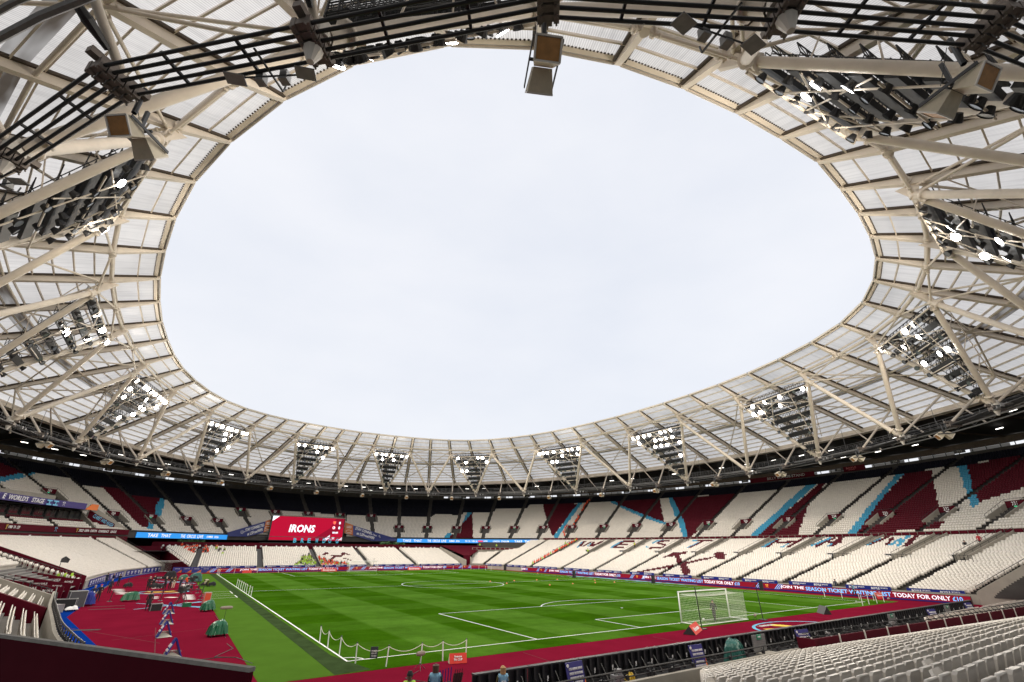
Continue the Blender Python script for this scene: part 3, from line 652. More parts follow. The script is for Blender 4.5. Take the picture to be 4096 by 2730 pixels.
# ramp walls with section numbers
nums = {8.93: 139, 1.74: 138, -4.89: 137, -12.5: 136, -19.5: 135, -27.5: 134, -35.3: 133, -42.7: 132}
for s in e_ais[1:-3]:
    p0, p1 = e_pt(s, 19.5), e_pt(s, NE-.3); d = p1-p0; d /= np.linalg.norm(d); n = np.array([-d[1], d[0]])
    rp_ = bpy.data.objects.new('ramp', None); C.objects.link(rp_); rp_.parent = est
    for sg in (-1, 1):
        a, b = p0+n*sg*1.1, p1+n*sg*1.1
        z0, z1 = EZ+19*EH, EZ+NE*EH
        mb = MB(); t_ = n*.09
        mb.hexa([(*(a-t_), z0-.2), (*(a+t_), z0-.2), (*(b+t_), z0), (*(b-t_), z0), (*(a-t_), z0+.95), (*(a+t_), z0+.95), (*(b+t_), z1+.95), (*(b-t_), z1+.95)])
        mb.obj('ramp_wall', concrete, rp_)
        mb = MB(); mb.tube((*a, z0+1.35), (*b, z1+1.35), .03, 5)
        for k in np.linspace(0, 1, 7): q = a+(b-a)*k; mb.tube((*q, z0+(z1-z0)*k+.9), (*q, z0+(z1-z0)*k+1.35), .025, 4)
        mb.obj('handrail', black, rp_)
    q = p0-d*.1+n*1.6; z_ = EZ+19*EH+.75
    bd = MB().box((*q, z_), .08, 1.0, .7, math.atan2(d[1], d[0])).obj('number_board', black, rp_)
    xd = -n if (-n) @ _r[:2] > 0 else n
    if s in nums: text(str(nums[s]), txt_w, (*(q-d*.06), z_), (*xd, 0), (0, 0, 1), .42, parent=rp_)
    mb = MB()
    for k in np.linspace(-2.4, 2.4, 7): w_ = p0+n*k; mb.tube((*w_, z_-.8), (*w_, z_+.35), .025, 4)
    mb.tube((*(p0-n*2.4), z_+.35), (*(p0+n*2.4), z_+.35), .03, 4); mb.obj('gate_rail', black, rp_)
# east front wall and the low barrier at its north corner
T = np.linspace(-50.5, 50.5, 80)
MB().wall([e_pt(s, -.9) for s in T], 0, 1.15, .15).obj('front_wall', concrete, est)
a, b = e_pt(36.4, NE*.62), e_pt(50.5, NE*.40); zz = EZ+.6*NE*EH
MB().wall([e_pt(36.4, NE*.64), e_pt(43, NE*.54), e_pt(50.5, NE*.42)], zz-1.2, zz+.9, .15).obj('corner_barrier', concrete, est)
for k in range(10):
    f = k/10; p = e_pt(36.4, NE*.62)*(1-f)+e_pt(50.5, NE*.41)*f; q = e_pt(36.4, NE*.62)*(1-f-.085)+e_pt(50.5, NE*.41)*(f+.085); MB().wall([p, q], zz+.3, zz+.85, .08).obj('infill_panel', claret, est)
# stand end at the near right: sloping concrete wall with railing
P0 = [e_pt(-50.6, v) for v in np.linspace(-1, NE, 16)]
MB().wall(P0, [0]*16, [max(1.2, EZ+v*EH+.9) for v in np.linspace(-1, NE, 16)], .25).obj('end_wall', concrete, est)
rl = MB(); P3 = [(*p, max(1.2, EZ+v*EH+.9)+.55) for p, v in zip(P0, np.linspace(-1, NE, 16))]; rl.path(P3, .035, 5)
for p in P3: rl.tube((p[0], p[1], p[2]-.6), p, .03, 4)
rl.obj('end_rail', black, est)
MB().wall([(77.5, -9.3), (79.3, -13.5), (83, -18), (89, -22.5), (98, -26)], 0, [1.4, 3.0, 4.8, 6.2, 7.4], .25).obj('corner_wall', concrete, est)
MB().wall([(80.2, -15.1), (81.8, -17.1)], .1, 2.2, .1).obj('dark_gate', black, est)
# wedge between north and east stands
cw_ = thing('corner_tunnel', 'dark claret tunnel mouth between the far stand and the right-hand stand', 'tunnel')
a = PX(1848, 2268, 70.2); 
MB().box((70.3, 113.8, 1.9), 2.2, .3, 3.8, R(-20)).obj('back_panel', claret_d, cw_)
MB().hexa([(69.3, 112.6, 0), (69.6, 112.6, 0), (67.6, 128, 0), (67.3, 128, 0), (69.3, 112.6, 2.4), (69.6, 112.6, 2.4), (67.6, 128, 6.2), (67.3, 128, 6.2)]).obj('side_wall', concrete, cw_)
MB().hexa([(71.0, 112.6, 0), (71.3, 112.6, 0), (76.5, 126, 0), (76.2, 126, 0), (71.0, 112.6, 3.0), (71.3, 112.6, 3.0), (76.5, 126, 6.2), (76.2, 126, 6.2)]).obj('side_wall', concrete, cw_)
MB().poly([(67.5, 128, 6.7), (82, 122, 6.7), (71.6, 113.8, 3.7), (69.3, 113.8, 3.7)], (0, 0, -.1)).obj('sloping_canopy', claret_d, cw_)

# --- north stand: straight rows behind the far goal
nst = thing('north_stand', 'white lower tier behind the far goal beneath the big screen', 'grandstand')
NNR = 19; NZ = .75; NH = .235
def n_pt(s, v):      # s = x position at the front; fans slightly outwards at the right
    v = v/NNR; x = s + (s-31)*(-.035)*v - .0; return np.array([x, 113.2+15*v-.004*0])
n_ais = [-14.5, -4.6, 9.9, 24.2, 38.1, 52.4, 68.6]
n_gaps = list(zip(n_ais[:-1], n_ais[1:]))
NB = [Z(1000, 2000, 3.92, q) for q in ([(1120, 872), (1180, 828), (1225, 830), (1225, 860), (1180, 868)], [(1225, 862), (1330, 880), (1420, 905), (1330, 905), (1250, 955), (1250, 930), (1310, 900)], [(1330, 880), (1425, 880), (1440, 845), (1430, 832), (1475, 835), (1570, 870), (1570, 880), (1490, 865), (1450, 880), (1420, 910), (1340, 912), (1270, 960), (1245, 950), (1310, 900)], [(1445, 912), (1480, 915), (1600, 955), (1590, 962), (1480, 930)])]
def north_colour(A):
    px, py, wv = project(A[:, :3]+[0, 0, .6]); c = np.zeros(len(A), int)
    for q in NB: c[in_poly(px, py, q)] = 1
    return c
def north_skip(A):      # the left end is cut back by the sloping claret wall
    px, py, wv = project(A[:, :3]+[0, 0, .3]); return (A[:, 0] < np.interp(A[:, 1], [113, 120, 128], [-5.3, -9.3, -11.5])) | ((A[:, 0] > 67.6))
fill_rows([(lambda s, v=j: n_pt(s, v)) for j in range(NNR)], [NZ+j*NH for j in range(NNR)], n_gaps, 1, north_skip, north_colour, .5, (34, 0))
n_left = lambda v: float(np.interp(v, [-1, 9, 20], [-5.4, -9.2, -11.6]))
terrace('terrace', lambda u, v: n_pt(n_left(v)+(68.6-n_left(v))*u, v), NNR, np.linspace(0, 1, 30), lambda j: NZ+j*NH, conc_dark, nst)
MB().wall([n_pt(s, -.9) for s in (-6, 68.6)], 0, 1.05, .15).obj('front_wall', concrete, nst)
MB().wall([(-14.5, 128.6), (68, 128.6)], 4.9, 6.75, .2).obj('back_wall', claret_d, nst)
for k in range(58):
    x = -12+k*1.36
    if k % 4 == 3: continue
    MB().tube((x, 128.45, 5.85), (x, 128.3, 5.85), .26, 10, .2, caps=True).obj('wall_lamp', txt_w, nst)
for x, nm in ((-12.5, '155'), (-2.8, '154'), (8.0, '153'), (22, '152'), (36.5, '151'), (50.6, '150')):
    o = MB().box((x, 128.4, 5.4), 1.1, .06, .5).obj('number_board', black, nst); text(nm, txt_w, (x, 128.36, 5.4), (1, 0, 0), (0, 0, 1), .36, parent=nst)
# stair flights in the gangways
for x in n_ais[1:-1]:
    mb = MB()
    for j in range(NNR*2):
        p = n_pt(x, j/2); mb.box((p[0], p[1], NZ+j*NH/2-.02), 1.15, .36, .16)
    mb.obj('stair', mat('stair_grey', (.15, .15, .155), .8), nst)
    rl = MB(); a, b = n_pt(x, 0), n_pt(x, NNR)
    for dx in (.62,): rl.tube((a[0]+dx, a[1], NZ+1), (b[0]+dx, b[1], NZ+NNR*NH+1), .03, 4)
    for j in range(0, NNR+1, 2): p = n_pt(x, j); rl.tube((p[0]+.62, p[1], NZ+j*NH), (p[0]+.62, p[1], NZ+j*NH+1), .025, 4)
    rl.obj('handrail', dark_steel, nst)
a, b = (-5.6, 112.9), (-9.6, 120.2); c = (-11.9, 128.6)
MB().wall([a, b, c], [0, 0, 0], [1.3, 4.0, 5.0], .2).obj('sloping_wall', claret_d, nst)
MB().wall([c, (-17, 126.5), (-30, 122)], 0, 5.7, .2).obj('corner_wall', claret_d, nst)
rl = MB(); rl.path([(*a, 2.1), (*b, 4.8), (*c, 5.9)], .04, 4)
for f in np.linspace(0, 1, 8): rl.tube((a[0]+(b[0]-a[0])*f, a[1]+(b[1]-a[1])*f, 1.3+2.7*f), (a[0]+(b[0]-a[0])*f, a[1]+(b[1]-a[1])*f, 2.1+2.7*f), .03, 4)
rl.obj('wall_rail', black, nst)

# --- west stand
WF = [(136, -9.2, 127), (139.5, -10.4, 123.4), (141, -12.2, 118), (148, -15.3, 107), (156, -18.2, 95.5), (164, -19.5, 80), (170, -20, 66), (178, -19.9, 50), (186, -19.2, 35), (194, -17.2, 19.5), (203, -14.6, 4), (208, -13.1, -2.5), (214, -11.3, -9)]
wf = smooth_interp(WF); NW = 26; WZ = .85; WH = .225
def w_pt(s, v):
    v = v/NW; a = wf(s); b = ring(s, 31.5); return a*(1-v)+b*v
wst = thing('west_stand', 'lower tier of white seats down the left-hand side, broken by claret walls and the dugouts', 'grandstand')
terrace('terrace', w_pt, NW, np.linspace(139.5, 214, 80), lambda j: WZ+j*WH, mat('terrace_concrete', (.16, .152, .145), .85, noise=.2, nscale=.5), wst)
w_gaps = [(139.7, 144.5), (144.5, 169.6), (170.5, 172.3), (187, 193.6), (194.4, 203.5), (203.5, 206.2)]
fill_rows([(lambda s, v=j: w_pt(s, v)) for j in range(NW)], [WZ+j*WH for j in range(NW)], [g for g in w_gaps if g[0] < 186], 1, None, None, .5, (CX, CY))
fill_rows([(lambda s, v=j: w_pt(s, v)) for j in range(22)], [WZ+j*WH for j in range(22)], [g for g in w_gaps if g[0] > 186], 1, None, None, .5, (CX, CY))
fill_rows([(lambda s, v=j: w_pt(s, v)) for j in range(10, 24)], [WZ+j*WH for j in range(10, 24)], [(173.2, 185.6)], 1, None, None, .5, (CX, CY))
for s, nm in ((170.0, 'a'), (194.0, 'b'), (186.3, 'c')):
    V_ = np.linspace(-.8, NW, 10); P_ = [w_pt(s, v) for v in V_]
    MB().wall(P_, [0]*10, [WZ+v*WH+(1.15 if nm != 'c' else 1.0) for v in V_], .18).obj('dividing_wall', claret if nm != 'c' else concrete, wst)
# front parapet
S1 = np.linspace(139.5, 169.8, 30); MB().wall([w_pt(s, -.9) for s in S1], 0, 1.1, .15).obj('front_wall', concrete, wst)
S2 = np.linspace(186.3, 209, 26); MB().wall([w_pt(s, -1.0) for s in S2], 0, 1.95, .18).obj('front_wall', concrete, wst)
rl = MB(); P_ = [w_pt(s, -1.15) for s in np.linspace(188, 209, 34)]
rl.path([(*p, 2.45) for p in P_], .045, 5); rl.path([(*p, 2.15) for p in P_], .03, 4)
for p in P_: rl.tube((*p, 1.8), (*p, 2.45), .03, 4); rl.box((*(p+[.12, 0]), 1.95), .16, .12, .22)
rl.obj('front_rail', black, wst)
MB().wall([w_pt(s, NW+.6) for s in np.linspace(137, 192, 40)], 5.5, 7.75, .2).obj('back_wall', claret_d, wst)
for k in range(24):
    s = 139+k*1.9; p = w_pt(s, NW+.3); MB().box((*p, 7.35), .5, .08, .3, math.atan2(*(w_pt(s+.5, NW)-w_pt(s-.5, NW))[::-1])).obj('number_board', black if k % 3 else txt_w, wst)
# stand end wall at the far left corner
V_ = np.linspace(-.8, NW+1, 12); MB().wall([w_pt(139.3, v) for v in V_], [0]*12, [WZ+v*WH+.85 for v in V_], .25).obj('end_wall', concrete, wst)
rl = MB(); rl.path([(*w_pt(139.3, v), WZ+v*WH+1.3) for v in V_], .035, 4)
for v in np.linspace(0, NW, 22): p = w_pt(139.3, v); rl.tube((*p, WZ+v*WH+.8), (*p, WZ+v*WH+1.3), .025, 4)
rl.obj('end_rail', black, wst)
# dugout pits: claret side walls with lettering, concrete wall with posts
dug = thing('dugout_tunnel', 'claret walled dugout tunnels with white sponsor lettering cut into the left-hand stand', 'dugout')
dw = [(172.8, 7, .6), (177.2, 6.5, .5), (181.0, 7, .6)]
for s, vmax, zx in dw:
    a, b = w_pt(s, -1), w_pt(s, 9); V_ = np.linspace(-1, 9, 6); P_ = [w_pt(s, v) for v in V_]
    zt_ = [1.7+max(0, v)*.12 for v in V_]
    o = MB().wall(P_, [0]*6, zt_, .15).obj('tunnel_wall', claret, dug)
    d = b-a; d = d/np.linalg.norm(d); xd = -d if (-d) @ _r[:2] > 0 else d; n_ = np.array([xd[1], -xd[0]])
    for k in range(4):
        v = 0.9+k*2.2; p = w_pt(s, v)+n_*.1; z_ = 1.15+v*.12
        text('BOYLE', txt_w, (*p, z_+.1), (*xd, 0), (0, 0, 1), .24, .95, dug, proud=.01); text('SPORTS', txt_w, (*p, z_-.22), (*xd, 0), (0, 0, 1), .11, .6, dug, proud=.01)
for s in (173.8, 174.6, 177.4, 178.2, 181.0, 182):
    for j in range(2):
        P_ = []
        for k in range(9):
            p = w_pt(s, .5+k*.85); MB().box((*p, .55+k*.08+.25), .42, .4, .55, .2).obj('dugout_seat', seat_c, dug) if j == 0 else None
rl = MB()
for s in (172.0, 186.0):
    P_ = [(*w_pt(s, v), 2.2+v*.2) for v in np.linspace(-.5, 14, 14)]; rl.path(P_, .035, 4)
    for p in P_: rl.tube((p[0], p[1], p[2]-.9), p, .03, 4)
rl.obj('railing', black, dug)
pt = MB()
for v in np.linspace(0, 14, 8): p = w_pt(186.0, v); pt.beam((*p, 0), (*p, 2.3+v*.2), .08, .08, (0, 1, 0))
pt.obj('wall_post', black, dug)
MB().poly([(*w_pt(184, 12), 3.2), (*w_pt(173, 12), 3.6), (*w_pt(171.2, 20), 5.2), (*w_pt(184, 20), 5.2)], (0, 0, -.15)).obj('canopy', claret, dug)
text('BOYLE', txt_w, (*w_pt(175, 15), 4.45), (*(w_pt(173, 15)-w_pt(178, 15)), 0), (-.6, 0, .5), .9, 5, dug, proud=.12)

# --- glazed boxes of the west stand
bx = thing('hospitality_boxes', 'row of glazed boxes under a purple banner, high on the left-hand stand', 'glazed boxes')
TB = np.linspace(142.5, 190, 60)
MB().wall([ring(t, 24.6) for t in TB], 9.4, 10.2, .2).obj('sill_wall', conc_dark, bx)
for k in range(46):
    t0 = 142.6+k*1.02; P_ = [ring(t0, 24.7), ring(t0+.96, 24.7)]
    MB().wall(P_, 10.15, 12.7, .04).obj('window', glass, bx)
    if k % 2 == 0: MB().beam((*ring(t0-.03, 25.0), 9.7), (*ring(t0-.03, 24.8), 12.8), .22, .3, (0, 1, 0)).obj('mullion', black, bx)
    if k % 5 == 1: MB().wall([ring(t0+.2, 23.9), ring(t0+.7, 23.9)], 10.6, 12.2, .05).obj('lit_interior', mat('warm_interior', (.5, .42, .3), .7, emis=(1, .8, .5), es=.25), bx)
MB().wall([ring(t, 22.5) for t in TB], 9.6, 12.8, .1).obj('room_wall', mat('room', (.18, .16, .13), .8, noise=.5, nscale=.8), bx)
ringsheet(142.2, 190, 28.2, 12.75, 22.4, 12.95).obj('canopy', dark_steel, bx); ringsheet(142.2, 190, 28.3, 13.1, 22.4, 13.1).obj('roof_deck', conc_dark, bx)
MB().wall([ring(t, 22.2) for t in np.linspace(146, 190, 40)], 12.9, 15.6, .2).obj('upper_wall', concrete, bx)
mb = MB(); mb.hexa([(*ring(142.3, 29.2), 8.0), (*ring(141.9, 29.2), 8.0), (*ring(141.9, 21.5), 8.0), (*ring(142.3, 21.5), 8.0), (*ring(142.3, 29.2), 9.3), (*ring(141.9, 29.2), 9.3), (*ring(141.9, 21.5), 14.6), (*ring(142.3, 21.5), 14.6)]); mb.obj('end_wall', concrete, bx)
ql = [ring(137.2, 29.3), ring(142.2, 28.9), ring(144.5, 26), ring(150, 22.1)]
MB().wall([ring(142.0, 25.5), ring(139.8, 27.2), ring(137.6, 28.6), ring(135.8, 29.2)], [11.5, 10.0, 8.7, 8.2], [14.3, 12.4, 10.6, 9.3], .2).obj('raking_wall', concrete, bx)
sg = MB().wall([ring(t, 28.35) for t in np.linspace(146.2, 190, 40)], 12.95, 14.15, .12).obj('sign_banner', mat('banner_purple', (.035, .022, .17), .5)); tag(sg, 'long purple banner with white capitals above the glazed boxes at the left edge', 'banner')
MB().wall([ring(146.2, 28.35), ring(144.9, 28.35)], 12.95, 14.15, .12).obj('banner_end', mat('banner_purple', (0, 0, 0)), sg)
MB().wall([ring(144.9, 28.35), ring(143.9, 28.35), ring(142.6, 28.35)], [12.95]*3, [13.0, 14.15, 14.15], .14).obj('orange_corner', orange, sg)
xd = ring(142, 28.5)-ring(150, 28.5)
for s_, px0, px1, py, h in (("E WORLD'S STAGE", 0, 178, 1998, .82),):
    ring_text(s_, px0, px1, py, txt_w, h, 13.55, sg, d=28.5, shear=.15)
t0, _ = ringt(-60, 1985, 28.5); ring_text('ON TH', -95, -6, 1975, txt_w, .82, 13.55, sg, d=28.5, shear=.15)
for k, x0 in enumerate((196, 223, 253)):
    t0, _ = ringt(x0, 2010, 28.5); q = ring(t0, 28.6)
    if k == 2: hammers((*q, 13.55), (*(ring(t0-1, 28.6)-ring(t0+1, 28.6)), 0), (0, 0, 1), .4, txt_w, sg, .15)
    else:
        for e in (-.35, .35): MB().wall([ring(t0+.45, 28.6), ring(t0-.45, 28.6)], 13.5+e-.12, 13.5+e+.12, .06).obj('logo_bar', txt_b, sg)
        MB().wall([ring(t0+.08, 28.6), ring(t0-.08, 28.6)], 13.1, 13.9, .05).obj('logo_post', txt_b, sg)
cb = MB().wall([ring(142.1, 26.0), ring(141.3, 27.2), ring(138.4, 28.6)], [10.4, 9.9, 9.1], [13.2, 12.2, 10.4], .08).obj('fan_banner', claret); tag(cb, 'claret supporters banner with blue lettering draped beside the glazed boxes', 'banner')
ta, tb = ring(142.0, 26.2), ring(138.6, 28.6); x_ = tb-ta
text('CLARET AND HUGH', txt_b, (*((ta+tb)/2+[.25, -.2]), 11.0), (x_[0], x_[1], -2.4), (0, 0, 1), .75, np.linalg.norm(x_)*.9, cb, proud=.2)

# --- south stand: the near block of seats
sst = thing('south_stand', 'near block of white seats at the bottom right with its concrete front wall', 'grandstand')
SNR = 27; SZ = .35; SH = .205
def s_pt(s, v): return np.array([s, -15.9-.80*v-max(0, s-21)*.085])
s_left = lambda v: 9.3-.62*v
terrace('terrace', s_pt, SNR, np.linspace(-6, 70, 30), lambda j: SZ+j*SH, conc_dark, sst)
s_gaps = [(-6, 31), (31, 47), (47, 62), (62, 70)]
def s_skip(A):
    v = A[:, 5]; return (A[:, 0] < np.interp(v, [0, 6, 12, 27], [11, 5.2, 1.4, -6])) | ((A[:, 0] > 21.5) & (v < 1))
SA = fill_rows([(lambda s, v=j: s_pt(s, v)) for j in range(SNR)], [SZ+j*SH for j in range(SNR)], s_gaps, 1, s_skip, None, .52, (34, 50))
MB().wall([(-2, -15.1), (21.4, -15.1)], 0, 1.0, .2).obj('front_wall', concrete, sst)
rl = MB(); rl.tube((-2, -14.9, 1.35), (21.4, -14.9, 1.35), .04, 5); rl.tube((-2, -14.9, 1.12), (21.4, -14.9, 1.12), .03, 5)
for x in np.arange(-1.5, 21.4, 1.5): rl.tube((x, -15, .9), (x, -15, 1.35), .035, 4); rl.box((x, -14.95, 1.1), .12, .14, .16)
rl.obj('front_rail', black, sst)
MB().box((10, -14.7, .25), 24, .1, .5).obj('kerb_band', royal, sst)
for k in range(14):
    x0 = 21.6+k*3.0; yy = -15.75-(x0-21)*.05; MB().wall([(x0, yy), (x0+2.92, yy-.146)], .1, 1.5, .12).obj('claret_panel', claret_d, sst); MB().beam((x0-.04, yy-.08, .1), (x0-.04, yy-.08, 1.6), .07, .07, (0, 1, 0)).obj('panel_post', steel_w, sst)
MB().wall([(21.45, -15.1), (21.45, -16.1)], 0, 1.55, .12).obj('panel_return', claret_d, sst)
rl = MB()
for z_ in (1.7, 1.95): rl.tube((21.5, -15.4, z_-.2), (64, -17.3, z_-.2), .03, 5)
for x in np.arange(21.8, 64, 1.0): yy = -15.75-(x-21)*.05; rl.tube((x, yy, 1.4), (x, yy+.35, 1.76), .025, 4); rl.box((x, yy+.2, 1.55), .07, .25, .08)
rl.obj('table_rail', black, sst)
fd = MB(); fd.hexa([(22, -15.5, .7), (64, -17.2, .7), (64, -15.2, .5), (22, -14.2, .5), (22, -15.5, .78), (64, -17.2, .78), (64, -15.2, .57), (22, -14.2, .57)]); fd.obj('front_ledge', concrete, sst)
def s3_pt(s, v): return np.array([s, -13.2-.8*v])
fill_rows([(lambda s, v=j: s3_pt(s, v)) for j in range(3)], [.1+j*.12 for j in range(3)], [(46, 62), (62, 76)], 1, None, None, .52, (34, 50))
# foreground parapet beside the camera
fp = thing('gangway_parapet', 'big dark claret wall with a grey concrete capping in the left foreground', 'wall')
p_a, p_b, p_c = G(-900, 2440, 4.7), G(0, 2541, 4.7), G(1010, 2677, 4.7)
q0 = G(500, 2609, 4.7)
MB().wall([p_a, p_b, q0, p_c], 2.2, 4.67, .05).obj('claret_face', mat('parapet_claret', (.050, .0018, .007), .9, noise=.12, nscale=1.5, spec=.1), fp)
MB().wall([p_a, p_b, q0, p_c], 4.67, 4.72, .09).obj('capping', mat('capping_grey', (.20, .19, .17), .85, noise=.3, nscale=6, bump=.6, bscale=30), fp)
for pt_ in ((q0+p_c)/2,): MB().beam((pt_[0]+.04, pt_[1]+.05, 2.2), (pt_[0]+.04, pt_[1]+.05, 4.6), .012, .03, (0, 1, 0)).obj('panel_joint', black, fp)

# ------------------------------------------------------------------ roof
EQ = [(0, 72.6), (5.9, 72.1), (11.8, 71.4), (17.7, 70.3), (23.7, 68.7), (29.6, 66.2), (35.5, 62.5), (40.9, 57), (45, 50.3), (48.4, 42.5), (51, 34.4), (52.7, 26), (53.8, 17.2), (54.5, 8.7), (54.7, 0)]
TQ = {1: (6.1, 77.2), 3: (19.2, 75.8), 5: (32.9, 70.5), 7: (44, 60), 9: (52.6, 45), 11: (57.9, 27.5), 13: (60.3, 9.2)}
BQ = [(0, 90.0), (15.7, 87.6), (30, 81.3), (44, 70.5), (55.4, 56), (64.4, 38.5), (69.9, 19.5), (71.9, 0)]
def quad4(i, get):
    i %= 56
    if i <= 14: x, y = get(i); return x, y
    if i <= 28: x, y = get(28-i); return x, -y
    if i <= 42: x, y = get(i-28); return -x, -y
    x, y = get(56-i); return -x, y
def bget(i):
    if i % 2 == 0: return BQ[i//2]
    a, b = 72.0, 90.0; p, q = BQ[i//2], BQ[i//2+1]
    t = (math.atan2(p[1]/b, p[0]/a)+math.atan2(q[1]/b, q[0]/a))/2; return a*math.cos(t), b*math.sin(t)
Ept = [np.array([CX+quad4(i, lambda k: EQ[k])[0], CY+quad4(i, lambda k: EQ[k])[1], 41.4]) for i in range(56)]
Kpt = [np.array([CX+quad4(i, bget)[0], CY+quad4(i, bget)[1], 23.7-.45*math.cos(2*math.atan2(quad4(i, bget)[1], quad4(i, bget)[0]))]) for i in range(56)]
Tpt = {i: np.array([CX+quad4(i, lambda k: TQ[k])[0], CY+quad4(i, lambda k: TQ[k])[1], 36.75]) for i in range(1, 56, 2)}
Gpt = []
for i in range(56):
    x, y = Kpt[i][0]-CX, Kpt[i][1]-CY; t = math.atan2(y/90, x/72); Gpt.append(np.array([CX+83.2*math.cos(t), CY+102*math.sin(t), 30.1+.9*math.cos(2*t)]))
def RP_(i, f, dz=0):
    i %= 56; q = Ept[i]*(1-f)+Gpt[i]*f; return q+[0, 0, dz]
flash_m = mat('grey_flashing', (.36, .36, .36), .5, noise=.1)
roof = thing('stadium_roof', 'pale steel and polycarbonate roof ringing the open oval of sky, hung with black cables', 'roof')
def mid(a, b, f=.5): return a*(1-f)+b*f
FT = .17
depth_at = lambda f: np.interp(f, [0, .04, .17, .6, 1], [.35, .6, 1.15, 1.0, .75])
for i in range(56):
    mb = MB(); fs = [0, .04, FT, .4, .6, .8, 1.0]; d = RP_(i, 1)-RP_(i, 0); lt = np.cross(d, (0, 0, 1)); lt /= np.linalg.norm(lt)
    for f0, f1 in zip(fs[:-1], fs[1:]):
        a, b = RP_(i, f0), RP_(i, f1); h0, h1 = depth_at(f0), depth_at(f1); hw = .27
        mb.hexa([a-lt*hw-[0, 0, h0], a+lt*hw-[0, 0, h0], b+lt*hw-[0, 0, h1], b-lt*hw-[0, 0, h1], a-lt*hw, a+lt*hw, b+lt*hw, b-lt*hw])
    rf = mb.obj('rafter', steel, roof)
    mb = MB()
    for sg in (-1, 1):
        a, b = RP_(i, .015, -.18)+lt*sg*.42, RP_(i, .99, -.18)+lt*sg*.42; mb.beam(a, b, .24, .22)  # dark brown strip for the recess line on each side of the rafter
    mb.obj('recess_strip', brown, rf)
# purlins and translucent sheets between the rafters
FS = [0, .085, .17]+[.17+.83*k/13 for k in range(1, 14)]; NP = 15; pieces = []
for i in range(56):
    for k in range(NP+1):
        f = FS[k]; c = mid(RP_(i, f), RP_(i+1, f)); L = np.linalg.norm(RP_(i+1, f)-RP_(i, f)); pieces.append((L/np.linalg.norm(c-CAM), i, k))
def onscreen(p):
    x, y, wv = project(p); return wv > 0 and -300 < x < 4396 and -300 < y < 2730
pieces = [(s if onscreen(mid(RP_(i, FS[k]), RP_(i+1, FS[k]))) else s*.01, i, k) for s, i, k in pieces]
big = set((i, k) for s, i, k in sorted(pieces, reverse=True)[:290])
rest_p = MB(); rest_s = MB(); rest_uv = []
def sheet_quad(i, f0, f1):
    a, b, c, d = RP_(i, f0, .04), RP_(i+1, f0, .04), RP_(i+1, f1, .04), RP_(i, f1, .04)
    w0 = np.linalg.norm(b-a); w1 = np.linalg.norm(c-d); rl = np.linalg.norm(Gpt[i]-Ept[i]); o = i*7.3
    return [a, b, c, d], [(o-w0/2, f0*rl), (o+w0/2, f0*rl), (o+w1/2, f1*rl), (o-w1/2, f1*rl)]
def add_uv(me, uv):
    l = me.uv_layers.new(name='UVMap'); l.data.foreach_set('uv', np.array(uv, np.float32).ravel())
for s, i, k in pieces:
    f = FS[k]; d0 = RP_(i+1, f, -.16)-RP_(i, f, -.16); d0 /= np.linalg.norm(d0); a, b = RP_(i, f, -.16)+d0*.3, RP_(i+1, f, -.16)-d0*.3
    tgt = MB() if (i, k) in big else rest_p
    tgt.beam(a, b, .13, .26)
    if (i, k) in big: tgt.obj('purlin', steel, roof)
    if k < NP:
        q, uv = sheet_quad(i, f, FS[k+1])
        if (i, k) in big: m_ = MB(); m_.quad(*q); o = m_.obj('roof_sheet', poly, roof); add_uv(o.data, uv)
        else: rest_s.quad(*q); rest_uv += uv
o = rest_p.obj('purlins', steel, roof); o['kind'] = 'stuff'
o = rest_s.obj('roof_sheets', poly, roof); add_uv(o.data, rest_uv); o['kind'] = 'stuff'
vg = bpy.data.materials.new('valley_gutter'); vg.use_nodes = True; vt = vg.node_tree; vt.nodes.clear(); vo_ = vt.nodes.new('ShaderNodeOutputMaterial'); vl = vt.nodes.new('ShaderNodeBsdfTranslucent'); vn = vt.nodes.new('ShaderNodeTexNoise'); vn.inputs['Scale'].default_value = 1.5; vc = vt.nodes.new('ShaderNodeValToRGB'); vc.color_ramp.elements[0].position = .35; vc.color_ramp.elements[0].color = (.14, .12, .10, 1); vc.color_ramp.elements[1].position = .7; vc.color_ramp.elements[1].color = (.6, .6, .6, 1)
vt.links.new(vn.outputs[0], vc.inputs[0]); vt.links.new(vc.outputs[0], vl.inputs[0]); vt.links.new(vl.outputs[0], vo_.inputs[0])
for i in range(56):
    MB().quad(RP_(i, .52, -.05), RP_(i+1, .52, -.05), RP_(i+1, .575, -.05), RP_(i, .575, -.05)).obj('valley_gutter', vg, roof)
# corrugated end of the sheets behind the fascia
te = MB()
for i in range(56):
    a, b = Ept[i]+[0, 0, .12], Ept[(i+1) % 56]+[0, 0, .12]; n = 22; inw = (RP_(i, .03)-RP_(i, 0)); inw /= np.linalg.norm(inw)
    for k in range(n):
        q = mid(a, b, (k+.5)/n)+inw*.85; te.box(q-[0, 0, .10], .13, .13, .10)
o = te.obj('sheet_ends', brown, roof); o['kind'] = 'stuff'
for i in range(56):
    a, b = Ept[i], Ept[(i+1) % 56]; o_ = (a+b)/2-[CX, CY, 41]; o_[2] = 0; o_ /= np.linalg.norm(o_)
    d = b-a; L = np.linalg.norm(d); d = d/L
    rf = MB().beam(a+d*.05+o_*.52-[0, 0, .16], b-d*.05+o_*.52-[0, 0, .16], .40, .42).obj('edge_beam', steel, roof)
    MB().beam(a-d*.02+o_*.16-[0, 0, .02], b+d*.02+o_*.16-[0, 0, .02], .30, .08).beam(a-d*.02+o_*.02-[0, 0, .14], b+d*.02+o_*.02-[0, 0, .14], .05, .34).obj('edge_flashing', flash_m, rf)
